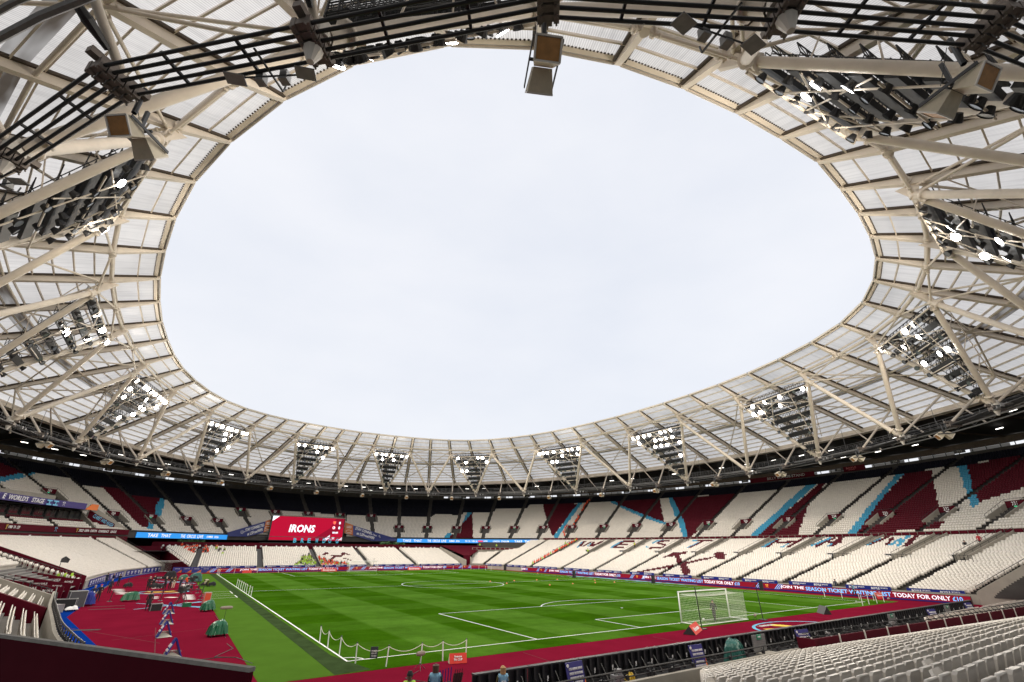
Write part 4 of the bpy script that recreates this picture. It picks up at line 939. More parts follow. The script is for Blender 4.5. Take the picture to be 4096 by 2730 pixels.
# gutter beam ring
for i in range(56):
    a, b = Gpt[i], Gpt[(i+1) % 56]; c = (a+b)/2-[CX, CY, 0]; c[2] = 0; c /= np.linalg.norm(c)
    MB().beam(a+c*.5-[0, 0, .55], b+c*.5-[0, 0, .55], .3, 1.3).beam(a-[0, 0, 1.1], b-[0, 0, 1.1], 1.3, .12).obj('gutter_beam', steel, roof)
    MB().tube(a-[0, 0, .95], b-[0, 0, .95], .14, 6).obj('ring_tube', steel_w, roof)
# inner ring tubes, zig-zag braces, V struts
def tubeobj(name, p, q, r, m=None, n=8, collars=0, parent=roof):
    mb = MB(); mb.tube(p, q, r, n)
    if collars:
        d = (q-p)/np.linalg.norm(q-p)
        for c in (p+d*collars, q-d*collars): mb.tube(c-d*.1, c+d*.1, r*1.55, n, caps=True)
    return mb.obj(name, m or steel, parent, smooth=True)
for i in range(56):
    a = RP_(i, FT)-[0, 0, depth_at(FT)-.2]; b = RP_(i+1, FT)-[0, 0, depth_at(FT)-.2]
    tubeobj('ring_tube', a, b, .26, collars=.7)
    MB().tube(a-[0, 0, .35], a+[0, 0, .25], .36, 10, caps=True).obj('ring_node', steel, roof)
    j = i if i % 2 else None
    if i % 2:
        t = Tpt[i]; top = RP_(i, FT+.0)-[0, 0, depth_at(FT)]; dirv = t-top
        lt = np.cross(dirv, (0, 0, 1)); lt /= np.linalg.norm(lt); out = RP_(i, .1)-RP_(i, 0); out[2] = 0; out /= np.linalg.norm(out)
        p0, p1 = top-out*.9, top+out*.5
        MB().hexa([t-out*.25-lt*.16, t-out*.25+lt*.16, t+out*.3+lt*.16, t+out*.3-lt*.16, p0-lt*.2, p0+lt*.2, p1+lt*.2, p1-lt*.2]).obj('hanger_bracket', steel, roof)
        MB().tube(t-[0, 0, .3], t+[0, 0, .4], .42, 10, caps=True).obj('strut_node', steel, roof)
        for k in (i-1, i+1):
            kk = k % 56; K = Kpt[kk]; d = K-t; d /= np.linalg.norm(d)
            tubeobj('hanger_strut', t, K-d*.5+[0, 0, .45], .37, m=steel, n=10, collars=1.0)
            tubeobj('tie_tube', t, RP_(kk, FT)-[0, 0, depth_at(FT)-.1], .13, collars=1.1)
            tubeobj('roof_brace', RP_(i, FT+.02)-[0, 0, 1.2], RP_(kk, .5)-[0, 0, 1.0], .13, collars=.8)
            tubeobj('roof_brace', RP_(i, .83)-[0, 0, 1.0], RP_(kk, .5)-[0, 0, 1.0], .13, collars=.8)
        tubeobj('back_strut', t, RP_((i+1) % 56, .5)-[0, 0, 1.0], .14)
    tubeobj('ring_tube', RP_(i, .5)-[0, 0, .75], RP_(i+1, .5)-[0, 0, .75], .16) if i % 1 == 0 else None
    rear = RP_(i, .83)-[0, 0, 1.0]; tubeobj('rear_strut', rear, Kpt[i]+[0, 0, .5], .19, m=steel)
    Lw = mid(Kpt[i], Kpt[(i+1) % 56]); o_ = Lw-[CX, CY, 0]; o_[2] = 0; o_ /= np.linalg.norm(o_); Lw = Lw+o_*8.5+[0, 0, 1.2]
    tubeobj('rear_strut', rear, Lw, .14, m=steel)
# tension ring: five heavy cables, clamps and spacers
for c in range(5):
    mb = MB(); off = (c-2)*.34+.15
    for i in range(56):
        pts = []
        for k in (i, i+1):
            q = Kpt[k % 56]; o_ = q-[CX, CY, 0]; o_ = o_*[1/72**2, 1/90**2, 0]; o_ /= np.linalg.norm(o_); pts.append(q+o_*off)
        mb.tube(pts[0]-[0, 0, .05], pts[1]-[0, 0, .05], .08, 7)
    mb.obj('tension_cable', cable_m, roof, smooth=True)
for i in range(56):
    q = Kpt[i]; o_ = q-[CX, CY, 0]; o_ = o_*[1/72**2, 1/90**2, 0]; o_ /= np.linalg.norm(o_); lt = np.array([-o_[1], o_[0], 0]); an = math.atan2(lt[1], lt[0]); mb = MB()
    for c in range(5):
        p = q+o_*((c-2)*.34+.15)
        for sg in (-.3, .3): mb.box(p+lt*sg, .20, .29, .5, an)
        mb.box(p, .5, .26, .3, an)
        for sg in (-.3, .3):
            for s2 in (-.13, .13): mb.tube(p+lt*sg+o_*s2-[0, 0, .36], p+lt*sg+o_*s2-[0, 0, .30], .04, 6, caps=True)
    mb.beam(q-o_*1.1+[0, 0, .45], q+o_*1.3+[0, 0, .45], .34, .3)
    cl = mb.obj('cable_clamp', clampm, roof)
    if i % 2 == 0:
        MB().tube(q-[0, 0, .95], q-[0, 0, .30], .14, 10, .38, caps=True).tube(q+[0, 0, .3], q+[0, 0, 1.1], .55, 10, .5, caps=True).obj('node_casting', steel_w, cl, smooth=False)
    nx = Kpt[(i+1) % 56]
    for f in (.32, .68):
        p = mid(q, nx, f); MB().beam(p-o_*.58+[0, 0, .06], p+o_*.86+[0, 0, .06], .11, .11).obj('cable_spacer', cable_m, roof)
for i in range(56):
    q = Kpt[i]; o_ = q-[CX, CY, 0]; o_[2] = 0; o_ /= np.linalg.norm(o_); e_ = q+o_*34+[0, 0, 9.0]; s_ = q+o_*.9+[0, 0, .9]; d_ = (e_-s_)/np.linalg.norm(e_-s_)
    MB().tube(s_, s_+d_*1.1, .12, 8, .24, caps=True).tube(s_+d_*1.1, s_+d_*2.3, .22, 8, .09, caps=True).tube(s_+d_*2.2, e_, .07, 6).obj('stay_cable', cable_m, roof)
# catwalk under the rear of the roof
NC = 168; cw = MB(); kp = np.array([k[:2] for k in Kpt]); z_c = 25.4
ctr = np.array([CX, CY])
def cwp(u, off):
    t = 2*math.pi*u; n_ = np.array([math.cos(t)/72, math.sin(t)/90]); n_ /= np.linalg.norm(n_); return np.array([CX+72*math.cos(t), CY+90*math.sin(t)])+n_*off
for k in range(NC):
    a0, a1_, b0, b1 = cwp(k/NC, 5.2), cwp((k+1)/NC, 5.2), cwp(k/NC, 6.6), cwp((k+1)/NC, 6.6)
    cw.hexa([(*a0, z_c-.1), (*a1_, z_c-.1), (*b1, z_c-.1), (*b0, z_c-.1), (*a0, z_c), (*a1_, z_c), (*b1, z_c), (*b0, z_c)])
    for p, q in ((a0, a1_), (b0, b1)):
        cw.tube((*p, z_c+1.15), (*q, z_c+1.15), .035, 4); cw.tube((*p, z_c+.6), (*q, z_c+.6), .025, 4); cw.tube((*p, z_c), (*p, z_c+1.15), .03, 4)
        m_ = (p+q)/2; cw.tube((*m_, z_c), (*m_, z_c+1.15), .03, 4)
    if k % 3 == 0: cw.tube((*b0, z_c), (*b0, 30.2), .04, 4)
    cw.tube((*a0, z_c-.1), (*mid(a0, a1_), z_c-1.0), .03, 4); cw.tube((*mid(a0, a1_), z_c-1.0), (*a1_, z_c-.1), .03, 4)
cw.obj('catwalk', grey_steel, roof)
for z_, off, r_ in ((24.6, 2.6, .16), (24.3, 3.3, .12), (23.9, 4.1, .1)):
    mb = MB(); mb.path([(*cwp(k/112, off), z_) for k in range(113)], r_, 6); mb.obj('cable_tray', grey_steel, roof)
# dark soffit behind the gutter and the outer roof
def soff(d0, z0, d1, z1, n=168):
    pass
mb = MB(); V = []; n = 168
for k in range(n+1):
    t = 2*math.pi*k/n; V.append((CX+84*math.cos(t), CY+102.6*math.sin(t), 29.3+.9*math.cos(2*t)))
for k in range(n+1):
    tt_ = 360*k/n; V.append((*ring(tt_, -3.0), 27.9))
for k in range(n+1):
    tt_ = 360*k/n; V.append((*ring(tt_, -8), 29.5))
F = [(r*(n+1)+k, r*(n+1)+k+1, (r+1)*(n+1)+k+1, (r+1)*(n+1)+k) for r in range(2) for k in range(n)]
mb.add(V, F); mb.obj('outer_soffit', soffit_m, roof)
for k in range(56):   # soffit ribs
    t = 2*math.pi*(k+.5)/56; a = np.array([CX+84*math.cos(t), CY+102.6*math.sin(t), 29.0+.9*math.cos(2*t)]); b = rp(math.degrees(t), -2.5, 27.6)
    MB().beam(a, b, .25, .35).obj('soffit_rib', brown, roof)
for row, (v, cnt) in enumerate(((.25, 84), (.6, 84), (.93, 120))):
    me_ = None
    for k in range(cnt):
        t = 360*(k+.5*(row % 2))/cnt
        if -60 > t-360 > -120 or 200 < t < 290: continue
        a = np.array([CX+84*math.cos(R(t)), CY+102.6*math.sin(R(t)), 29.3+.9*math.cos(R(2*t))]); b = rp(t, -3.0, 27.9); p = mid(a, b, v)-[0, 0, .7]
        n_ = b-a; an = math.atan2(n_[1], n_[0])+math.pi/2
        if random.random() < .25 and row < 2: continue
        if me_ is None: q = MB().box((0, 0, 0), 1.5 if row < 2 else 2.6, .16, .1).obj('tmp', strip_on); me_ = q.data; me_.name = 'strip_light'; bpy.data.objects.remove(q)
        inst('strip_light', me_, Matrix.Translation(p) @ Matrix.Rotation(an, 4, 'Z'), roof)

# ------------------------------------------------------------------ floodlight racks in every second V
lb = MB().tube((0, 0, -.30), (0, 0, .12), .20, 10, .34, caps=True).tube((0, 0, .12), (0, 0, .20), .36, 12, .36, caps=False).obj('tmp', black); lamp_body = lb.data; bpy.data.objects.remove(lb)
lb = MB().poly([(.42*math.cos(a), .42*math.sin(a), .215) for a in np.linspace(0, 2*math.pi, 17)[:-1]]).obj('tmp', lamp_on); lens_on = lb.data; bpy.data.objects.remove(lb)
lb = MB().poly([(.33*math.cos(a), .33*math.sin(a), .15) for a in np.linspace(0, 2*math.pi, 13)[:-1]]).obj('tmp', lamp_off); lens_off = lb.data; bpy.data.objects.remove(lb)
rk = 0
for k in range(1, 28, 2):
    i = 2*k; A0, A1, B = Tpt[(i-1) % 56], Tpt[(i+1) % 56], Kpt[i]
    cpt = (A0+A1+B)/3; px_, py_, wv_ = project(cpt)
    base = (A0+A1)/2; nrm = np.cross(A1-A0, B-A0); nrm /= np.linalg.norm(nrm)
    if nrm @ (np.array([CX, CY, 0])-cpt) < 0: nrm = -nrm
    where = {1: 'right of the far centre, above the right ribbon screen', 27: 'straight above the big screen'}.get(k, None)
    t = thing('floodlight_rack', 'rack', 'floodlights', 'floodlight racks hung in the roof struts')
    t['_px'] = float(px_) if wv_ > 0 else -9e3; t['_py'] = float(py_) if wv_ > 0 else -9e3
    fr = MB(); bars = MB(); walk = MB()
    tl = mid(A0, A1, .05); 
    vs = [.05, .16, .27, .38, .49, .60, .71, .81]
    LR = []
    for v in vs:
        a, b = mid(A0, B, v), mid(A1, B, v); d = b-a; L = np.linalg.norm(d); d /= L; a, b = a+d*.9, b-d*.9
        LR.append((a, b))
        bars.beam(a-nrm*.1, b-nrm*.1, .85, .34, nrm); bars.beam(a-nrm*.75-[0, 0, .1], b-nrm*.75-[0, 0, .1], .5, .12, nrm)
        back = -nrm*1.0+np.array([0, 0, .15])
        walk.tube(a+back, b+back, .05, 4); walk.tube(a+back+[0, 0, .95], b+back+[0, 0, .95], .045, 4); walk.tube(a+back*.4+[0, 0, .9], b+back*.4+[0, 0, .9], .04, 4)
        n = max(2, int(L/1.1))
        for q_ in range(n+1):
            p = mid(a, b, q_/n); walk.tube(p-nrm*.1, p+back, .04, 4); walk.tube(p+back, p+back+[0, 0, .95], .035, 4); walk.tube(p+back*.4+[0, 0, .9], p-nrm*.1, .035, 4)
            if q_ < n: p2 = mid(a, b, (q_+1)/n); walk.tube(p+back, p2+back+[0, 0, .95], .03, 4)
    for (a, b), (c, e) in zip(LR[:-1], LR[1:]):
        n = max(1, int(round(np.linalg.norm(b-a)/3.0))); n2 = max(1, int(round(np.linalg.norm(e-c)/3.0)))
        for q_ in range(n+1): walk.tube(mid(a, b, q_/n)-nrm*.9, mid(c, e, q_/n)-nrm*.9, .05, 4)
    # white lattice in front
    fo = nrm*.75
    L0, L1, LB = mid(A0, B, .03), mid(A1, B, .03), B
    for v in (.03, .27, .5, .72, .85):
        fr.tube(mid(A0, B, v)+fo*(.9 if v < .8 else .3), mid(A1, B, v)+fo*(.9 if v < .8 else .3), .075 if v > .1 else .13, 6)
    for q_ in (.25, .5, .75):
        tp = mid(L0, L1, q_)+fo
        vv = 1-2*abs(q_-.5) if q_ != .5 else 1
        for (C0, C1) in ((A0, B), (A1, B)):
            # lines from the top bar parallel to both sides
            pass
        end0 = mid(A1, B, q_*.95)+fo*.6; end1 = mid(A0, B, (1-q_)*.95)+fo*.6
        fr.tube(tp, end0, .065, 6); fr.tube(tp, end1, .065, 6)
    for q_ in (.0, 1.):
        tp = mid(L0, L1, q_); fr.tube(tp, tp+fo, .06, 5)
    bk_ = -nrm*2.6
    fr.tube(A0, mid(A0, A1, .1)+bk_, .07, 5); fr.tube(mid(A0, A1, .1)+bk_, mid(A0, B, .75)+bk_*.8, .07, 5); fr.tube(A1, mid(A1, A0, .1)+bk_, .07, 5); fr.tube(mid(A1, A0, .1)+bk_, mid(A1, B, .75)+bk_*.8, .07, 5)
    for v in (.25, .5, .75):
        for Q, Q2 in ((A0, A1), (A1, A0)): fr.tube(mid(Q, B, v), mid(mid(Q, Q2, .1), mid(Q, B, .75), v)+bk_*(1-.2*v), .06, 5)
    bars.obj('lamp_bar', mat('rack_black', (.022, .023, .026), .6), t); fr.obj('white_lattice', steel, t, smooth=True); walk.obj('service_walkway', black, t)
    al = bpy.data.lights.new('floodlight', 'AREA'); al.shape = 'RECTANGLE'; al.size = 9; al.size_y = 6; al.energy = FLOOD; al.color = (1, .90, .76)  # added in every rack, dark ones too, to brighten stands and roof steel
    ao = bpy.data.objects.new('rack_fill_light', al); C.objects.link(ao); ao.parent = t; ao.location = mid(mid(A0, A1), B, .3)+nrm*2.0
    ao.rotation_euler = (-Vector(np.array([CX, CY, 2.])-ao.location)).to_track_quat('Z', 'Y').to_euler()
    aim = Matrix(((1, 0, 0, 0), (0, 1, 0, 0), (0, 0, 1, 0), (0, 0, 0, 1)))
    tgt = np.array([CX, CY, 0.]); rf = random.uniform(.45, 1.25)
    for r_, (a, b) in enumerate(LR):
        L = np.linalg.norm(b-a); n = max(2, int(L/1.75))
        for q_ in range(n+1):
            if r_ and random.random() < .22: continue
            p = mid(a, b, (q_+.2*random.uniform(-1, 1))/n if 0 < q_ < n else q_/n)+nrm*.55-[0, 0, .15]
            dv = tgt+[random.uniform(-55, 55), random.uniform(-60, 60), 0]-p; dv /= np.linalg.norm(dv); dv = dv*.8+nrm*.35
            M = Matrix.Translation(p) @ Vector(dv).to_track_quat('Z', 'Y').to_matrix().to_4x4()
            lm = inst('floodlight', lamp_body, M, t)
            near_ = np.linalg.norm(p-CAM) < 85
            lit = random.random() < (.10 if near_ else [.75, .45, .35, .15, .05, 0, 0, 0][r_]*rf)
            inst('lens', lens_on if lit else lens_off, None, lm)
# labels by where each rack appears
racks = [o for o in C.objects if o.name.startswith('floodlight_rack')]
racks.sort(key=lambda o: (o['_px']))
names = []
for o in racks:
    x, y = o['_px'], o['_py']
    del o['_px']; del o['_py']
    o['_k'] = (x, y)
pos = {}
for o in racks:
    x, y = o['_k']; del o['_k']
    if x < -5000: o['label'] = 'floodlight rack behind the camera, out of view'
    elif y < 60: o['label'] = 'dark unlit floodlight rack cut off by the top edge, above the cables' if x < 2600 else 'unlit floodlight rack out at the top right corner'
    elif y < 760: o['label'] = 'large dark floodlight rack in the upper left, its lamps mostly off' if x < 2000 else 'large dark floodlight rack in the upper right beneath the cables'
    elif y < 1150: o['label'] = 'dark floodlight rack half way down the left edge' if x < 2000 else 'dark floodlight rack cut by the right edge below the upper right one'
    elif y < 1420: o['label'] = 'floodlight rack low on the left edge with a few lamps lit' if x < 2000 else 'large floodlight rack near the right edge above the stand'
    else:
        lab = [(560, 'brightly lit floodlight rack at the lower left end of the opening'), (900, 'floodlight rack with glaring lamps where the roof edge turns at left'), (1300, 'floodlight rack above the big screen'), (1700, 'floodlight rack right of the one above the big screen'), (2050, 'glaring floodlight rack at the middle of the far side'), (2450, 'floodlight rack right of the middle of the far side'), (2850, 'floodlight rack above the claret and blue letters, third from the right'), (3400, 'floodlight rack above the claret banner on the right-hand stand')]
        for lim, s_ in lab:
            if x < lim: o['label'] = s_; break
        else: o['label'] = 'floodlight rack at the lower right, above the end of the stand'

# ------------------------------------------------------------------ speakers and small lamps under the tension ring
def cabinet(s_, parent, M):
    mb = MB(); V = [(-.55, -.5, -.5), (.55, -.5, -.5), (.40, .45, -.38), (-.40, .45, -.38), (-.55, -.5, .5), (.55, -.5, .5), (.40, .45, .38), (-.40, .45, .38)]
    mb.hexa(V); c = mb.obj('cabinet', speaker_tan, parent); c.matrix_local = M
    g = MB().hexa([(-.47, -.53, -.41), (.47, -.53, -.41), (.47, -.505, -.41), (-.47, -.505, -.41), (-.47, -.53, .41), (.47, -.53, .41), (.47, -.505, .41), (-.47, -.505, .41)]).obj('grille', speaker_mesh, c)
    f = MB()
    for a, b in (((-.53, -.47), (.53, -.47)), ((.53, -.47), (.53, .47)), ((.53, .47), (-.53, .47)), ((-.53, .47), (-.53, -.47))): f.beam((a[0], -.535, a[1]), (b[0], -.535, b[1]), .07, .07, (0, 1, 0))
    f.obj('frame', steel_w, c)
spk = None; sn = 0
for i in range(1, 56, 2):
    q = Kpt[i]; o_ = q-[CX, CY, 0]; o_[2] = 0; o_ /= np.linalg.norm(o_); an = math.atan2(o_[1], o_[0])-math.pi/2
    px_, py_, wv_ = project(q)
    if spk is None:
        spk = thing('speaker_cluster', 'x', 'loudspeaker', 'loudspeaker clusters hanging under the cable ring')
        for sg in (-1, 1): cabinet('', spk, Matrix.Translation((-.1, sg*.60, -1.5)) @ Matrix.Rotation(R(90)*(sg+1), 4, 'Z') @ Matrix.Rotation(R(38), 4, 'X'))
        MB().beam((0, 0, .3), (0, 0, -1.2), .16, .16, (0, 1, 0)).beam((-.72, -1.15, -1.35), (-.72, 1.15, -1.35), .05, .16).beam((.52, -1.15, -1.35), (.52, 1.15, -1.35), .05, .16).beam((-.72, 0, -1.1), (.52, 0, -1.1), .1, .1, (0, 1, 0)).tube((.2, -.3, -.9), (.3, .5, .6), .02, 4).tube((-.05, .6, -.5), (-.05, .6, 1.2), .12, 8).obj('hanger', dark_steel, spk)
        t = spk
    else: t = copy_tree(spk)
    t.location = q-o_*1.5+[0, 0, -.1]; t.rotation_euler = (0, 0, an); t.scale = (.88, .88, .88)
    s_ = None
    if wv_ > 0 and 0 < px_ < 4096 and -50 < py_ < 2730:
        if py_ < 300 and 1800 < px_ < 2600: s_ = 'pair of boxy loudspeakers hanging into the sky at top centre'
        elif py_ < 700: s_ = 'pair of amber fronted loudspeakers in the %s corner below the black cables' % ('upper left' if px_ < 2000 else 'upper right'); s_ = s_.replace(' below the black cables', '')
        else: s_ = None
    if s_ is None:
        if wv_ <= 0 or not (-100 < px_ < 4200): s_ = 'pair of loudspeakers hanging beyond the edge of the view, %s clockwise' % ordinal(i//2+1)
        else:
            wh = [(200, 'at the far left edge'), (480, 'above the glazed boxes at left'), (680, 'before the far left corner'), (900, 'over the far left corner'), (1120, 'just left of the big screen'), (1320, 'over the left half of the big screen'), (1450, 'just right of the big screen'), (1640, 'over section 247'), (1850, 'over section 245'), (2050, 'over section 243'), (2280, 'over section 241'), (2480, 'over section 239'), (2700, 'over section 238'), (3000, 'over section 236'), (3300, 'left of the rear banner'), (3700, 'over section 234'), (4300, 'over section 232')]
            for lim, w_ in wh:
                if px_ < lim: s_ = 'small tan loudspeaker pair under the cable ring '+w_; break
    t['label'] = s_
# square reflector lamps clipped to the cables near the even nodes
sq = None
for i in range(0, 56, 2):
    q = Kpt[i]; nx = Kpt[(i+55) % 56]; pv = Kpt[(i+1) % 56]
    o_ = q-[CX, CY, 0]; o_[2] = 0; o_ /= np.linalg.norm(o_)
    for e, nb in enumerate((pv,)):
        p = mid(q, nb, .24); an = math.atan2(o_[1], o_[0])-math.pi/2
        if sq is None:
            sq = thing('cable_lamp', 'x', 'lamp', 'small lamp arms clipped to the cable ring')
            MB().tube((-1.6, 0, 0), (1.6, 0, 0), .04, 5).tube((0, -.9, .1), (0, 1.2, .1), .05, 5).tube((0, -.9, .1), (0, -1.0, .5), .04, 5).obj('arm', dark_steel, sq)
            for x_, y_ in ((-1.5, .1), (1.5, .0)): MB().box((x_, y_, -.05), .75, .6, .05, .3).obj('reflector_plate', grey_steel, sq)
            for x_ in (-.5, .5): MB().box((x_, -.15, .1), .3, .35, .42).box((x_, -.15, -.14), .36, .4, .05).obj('lamp_housing', grey_steel, sq)
            t = sq
        else: t = copy_tree(sq)
        t.location = p-o_*.7-[0, 0, .25]; t.rotation_euler = (R(-8), 0, an+random.uniform(-.1, .1)); t['label'] = 'small dark lamp arm on the cable ring, %s clockwise from the far centre' % ordinal(i//2+1)

# ------------------------------------------------------------------ big screen and its side banners
tl_, tr_ = ringt(1094, 2063, 31.0)[0], ringt(1379, 2077, 31.0)[0]
A_, B_ = ring(tl_, 31.0), ring(tr_, 31.0); X_ = B_-A_; SW = np.linalg.norm(X_); X_ /= SW; Nn = np.array([X_[1], -X_[0]])
scr = thing('big_screen', 'large red video screen reading IRONS with the score, over the far goal', 'screen')
def sp(u, v, pr=0.): q = A_+X_*SW*u+Nn*pr; return np.array([q[0], q[1], 7.75+7.1*v])
fm = MB(); fm.poly([sp(-.012, -.02), sp(1.012, -.02), sp(1.012, 1.03), sp(-.012, 1.03)], (*(-Nn*.9), 0)); fm.obj('housing', black, scr)
MB().poly([sp(-.02, 1.0), sp(1.02, 1.0), sp(1.02, 1.045), sp(-.02, 1.045)], (*(-Nn*1.2), 0)).obj('top_rail', concrete, scr)
fl_ = MB().quad(sp(0, 0, .03), sp(1, 0, .03), sp(1, 1, .03), sp(0, 1, .03)).obj('display', scr_red, scr)
d1 = MB(); d1.poly([sp(.55, 0, .05), sp(.72, .0, .05), sp(1, .62, .05), sp(1, 1, .05), sp(.87, 1, .05), sp(.80, .55, .05)]); d1.obj('dark_stripe', scr_red2, scr)
MB().poly([sp(0, .78, .07), sp(.085, 1, .07), sp(0, 1, .07)]).obj('corner_flash', scr_w, scr)
x3 = (*X_, 0); up = (0, 0, 1)
text('IRONS', scr_w, sp(.41, .50), x3, up, 2.35, 8.3, scr, proud=.09, bold=.03, shear=.12)
for v_, col in ((.80, scr_r), (.58, scr_r)):
    c = sp(.855, v_)
    if v_ == .80:
        MB().poly([sp(.832, .88, .08), sp(.880, .88, .08), sp(.878, .77, .08), sp(.856, .71, .08), sp(.834, .77, .08)]).obj('badge', col, scr); hammers(sp(.856, .80), x3, up, .36, scr_y, scr, .1)
    else:
        MB().poly([sp(.855+.026*math.cos(a), .58+.085*math.sin(a), .08) for a in np.linspace(0, 6.28, 20)[:-1]]).obj('badge', col, scr); MB().poly([sp(.855+.018*math.cos(a), .58+.06*math.sin(a), .1) for a in np.linspace(0, 6.28, 20)[:-1]]).obj('badge_centre', scr_w, scr); text('B', scr_red2, sp(.855, .58), x3, up, .5, .35, scr, proud=.12, bold=.05)
    text('0', scr_w, sp(.935, v_), x3, up, .95, .62, scr, proud=.09, bold=.04)
text('00:00', scr_w, sp(.885, .36), x3, up, .62, 2.0, scr, proud=.09, bold=.03)
MB().poly([sp(.865+.025*a, .13+.035*b, .09) for a, b in ((-1, 0), (0, 1), (1, 0), (0, -1))]).obj('diamond_logo', scr_w, scr); text('umbro', scr_w, sp(.868, .07), x3, up, .16, .9, scr, proud=.09)
for k in range(3): MB().poly([sp(.715+.022*k, .02, .09), sp(.728+.022*k, .02, .09), sp(.815, .15+.05*(2-k)-.03, .09), sp(.815, .18+.05*(2-k)-.03, .09)]).obj('stripe', scr_w, scr)
for k in range(3): MB().poly([sp(.94+.022*k, .02, .09), sp(.95+.022*k, .02, .09), sp(.998, .13-.05*k, .09), sp(.998, .16-.05*k, .09)]).obj('stripe', scr_w, scr)
def raking_banner(lbl, P, org, txts):
    """P: list of (px,py) corners clockwise; built on the ring d=30"""
    W = []
    for x_, y_ in P: t_, z_ = ringt(x_, y_, 29.9); W.append(np.array([*ring(t_, 29.9), z_]))
    a, b = W[0], W[-1]
    o = MB().poly(W, (*(Nn*-.2), 0)).obj('raking_banner', mat('banner_navy', (.025, .035, .16), .5)); tag(o, lbl, 'banner')
    W = []
    for x_, y_ in org: t_, z_ = ringt(x_, y_, 30.05); W.append(np.array([*ring(t_, 30.05), z_]))
    MB().poly(W, (*(Nn*-.1), 0)).obj('orange_end', mat('banner_orange', (.42, .11, .02), .5), o); cc = sum(W)/len(W)
    text('LONDON', txt_w, cc+[0, 0, .85], x3, up, .34, 1.9, o, proud=.15); text('STADIUM', txt_w, cc+[0, 0, .4], x3, up, .34, 1.9, o, proud=.15)
    MB().path([cc+np.array([*(X_*1.1*math.cos(a)), -.75+.4*math.sin(a)])+[*(Nn*.2), 0] for a in np.linspace(0, 6.283, 13)], .05, 4).path([cc+np.array([*(X_*1.1*math.cos(a)), -1.25+.4*math.sin(a)])+[*(Nn*.2), 0] for a in np.linspace(3.14, 6.283, 8)], .05, 4).obj('stadium_emblem', txt_w, o)
    for s_, xa, ya, xb, yb, h in txts:
        ta_, za = ringt(xa, ya, 30.1); tb_, zb_ = ringt(xb, yb, 30.1); pa, pb = np.array([*ring(ta_, 30.1), za]), np.array([*ring(tb_, 30.1), zb_])
        text(s_, txt_w, (pa+pb)/2, pb-pa, up, h, np.linalg.norm(pb-pa), o, proud=.12)
    return o
ob = raking_banner('navy and orange raking banner rising to the left side of the big screen', [(910, 2131), (1063, 2086), (1054, 2132), (990, 2147), (912, 2146)], [(1064, 2085), (1094, 2075), (1085, 2122), (1054, 2130)], [('STAY CONNECTED', 981, 2122, 1056, 2100, .85), ('at LSFreeWIFI', 988, 2138, 1049, 2119, .85)])
ob2 = raking_banner('navy and orange raking banner falling away from the right side of the big screen', [(1411, 2102), (1587, 2156), (1587, 2165), (1490, 2165), (1411, 2142)], [(1381, 2090), (1412, 2101), (1412, 2143), (1376, 2133)], [('STAY CONNECTED', 1422, 2114, 1509, 2142, .85), ('at LSFreeWIFI', 1427, 2133, 1496, 2154, .85)])
for o_, (cx_, cy_) in ((ob, (968, 2134)), (ob2, (1521, 2150))):
    t_, z_ = ringt(cx_, cy_, 30.2); c = np.array([*ring(t_, 30.2), z_-.4]); mb = MB()
    for r in (.35, .7, 1.05): mb.path([c+np.array([*(X_*r*math.cos(a)), r*math.sin(a)]) for a in np.linspace(.8, 2.34, 7)], .05, 4)
    mb.obj('wifi_symbol', txt_w, o_)
bar = thing('terrace_bar', 'dark bar terrace with large blue letters in the gap beneath the big screen', 'bar')
for s_, px_ in zip('BREWDOG', (1178, 1208, 1235, 1266, 1295, 1318, 1347)):
    q = PY(px_, 2172, 131.5); text(s_, mat('letter_blue', (.05, .35, .5), .5, emis=(.05, .4, .6), es=.35), (q[0], 131.5, 7.6), (1, 0, 0), up, 1.3, .9, bar, bold=.03)
MB().box((22, 132, 6.6), 22, .3, .6).obj('counter', black, bar); MB().box((22, 132.4, 8.6), 24, 1.2, .12).obj('canopy', dark_steel, bar)
for x0, x1, w_ in ((-9, -3, 'left of'), (47, 55, 'right of')):
    mb = MB()
    for k in range(260):
        p = np.array([random.uniform(x0, x1), 130.5+random.uniform(-.6, .6), 6.3+random.uniform(0, 1.2)*random.random()**.5]); a = rng.normal(0, .28, 3); b = rng.normal(0, .28, 3); mb.add([p-a, p+b, p+a, p-b], [(0, 1, 2, 3)])
    o = mb.obj('hedge', plantm); tag(o, 'dark green planted hedge on the terrace to the %s the big screen' % w_, 'hedge')
for s_, q in (('EXIT', None),):
    o = MB().box((-16.2, 131, 8.6), 1.1, .1, 1.1).obj('warning_sign', mat('sign_yellow', (.6, .5, .02), .5)); tag(o, 'small yellow sign in the dark gap left of the far stand', 'sign')

# ------------------------------------------------------------------ LED advertising boards
FR = [('JOIN THE', 0, .161, 0), ('SEASON TICKET WAITING LIST', .172, .667, 1), ('TODAY FOR ONLY', .677, .948, 0), ('\u00a310', .956, 1, 1)]
def led_board(P, Q, lbl, base=.05, top=1.0, xd=None):
    P, Q = np.array(P, float), np.array(Q, float); d = (Q-P)/np.linalg.norm(Q-P); n = np.array([d[1], -d[0]])
    o = thing('led_advertising_board', lbl, 'advertising board', 'red led boards round the pitch')
    th_ = n*.35
    MB().hexa([(*P, base), (*Q, base), (*(Q-th_), base), (*(P-th_), base), (*P, top), (*Q, top), (*(Q-th_), top), (*(P-th_), top)]).obj('cabinet', black, o)
    MB().quad((*(P+n*.02), base+.16), (*(Q+n*.02), base+.16), (*(Q+n*.02), top-.02), (*(P+n*.02), top-.02)).obj('display', led_red, o)
    MB().quad((*(P+n*.03), base), (*(Q+n*.03), base), (*(Q+n*.03), base+.155), (*(P+n*.03), base+.155)).obj('skirting', royal, o)
    return o, d, n
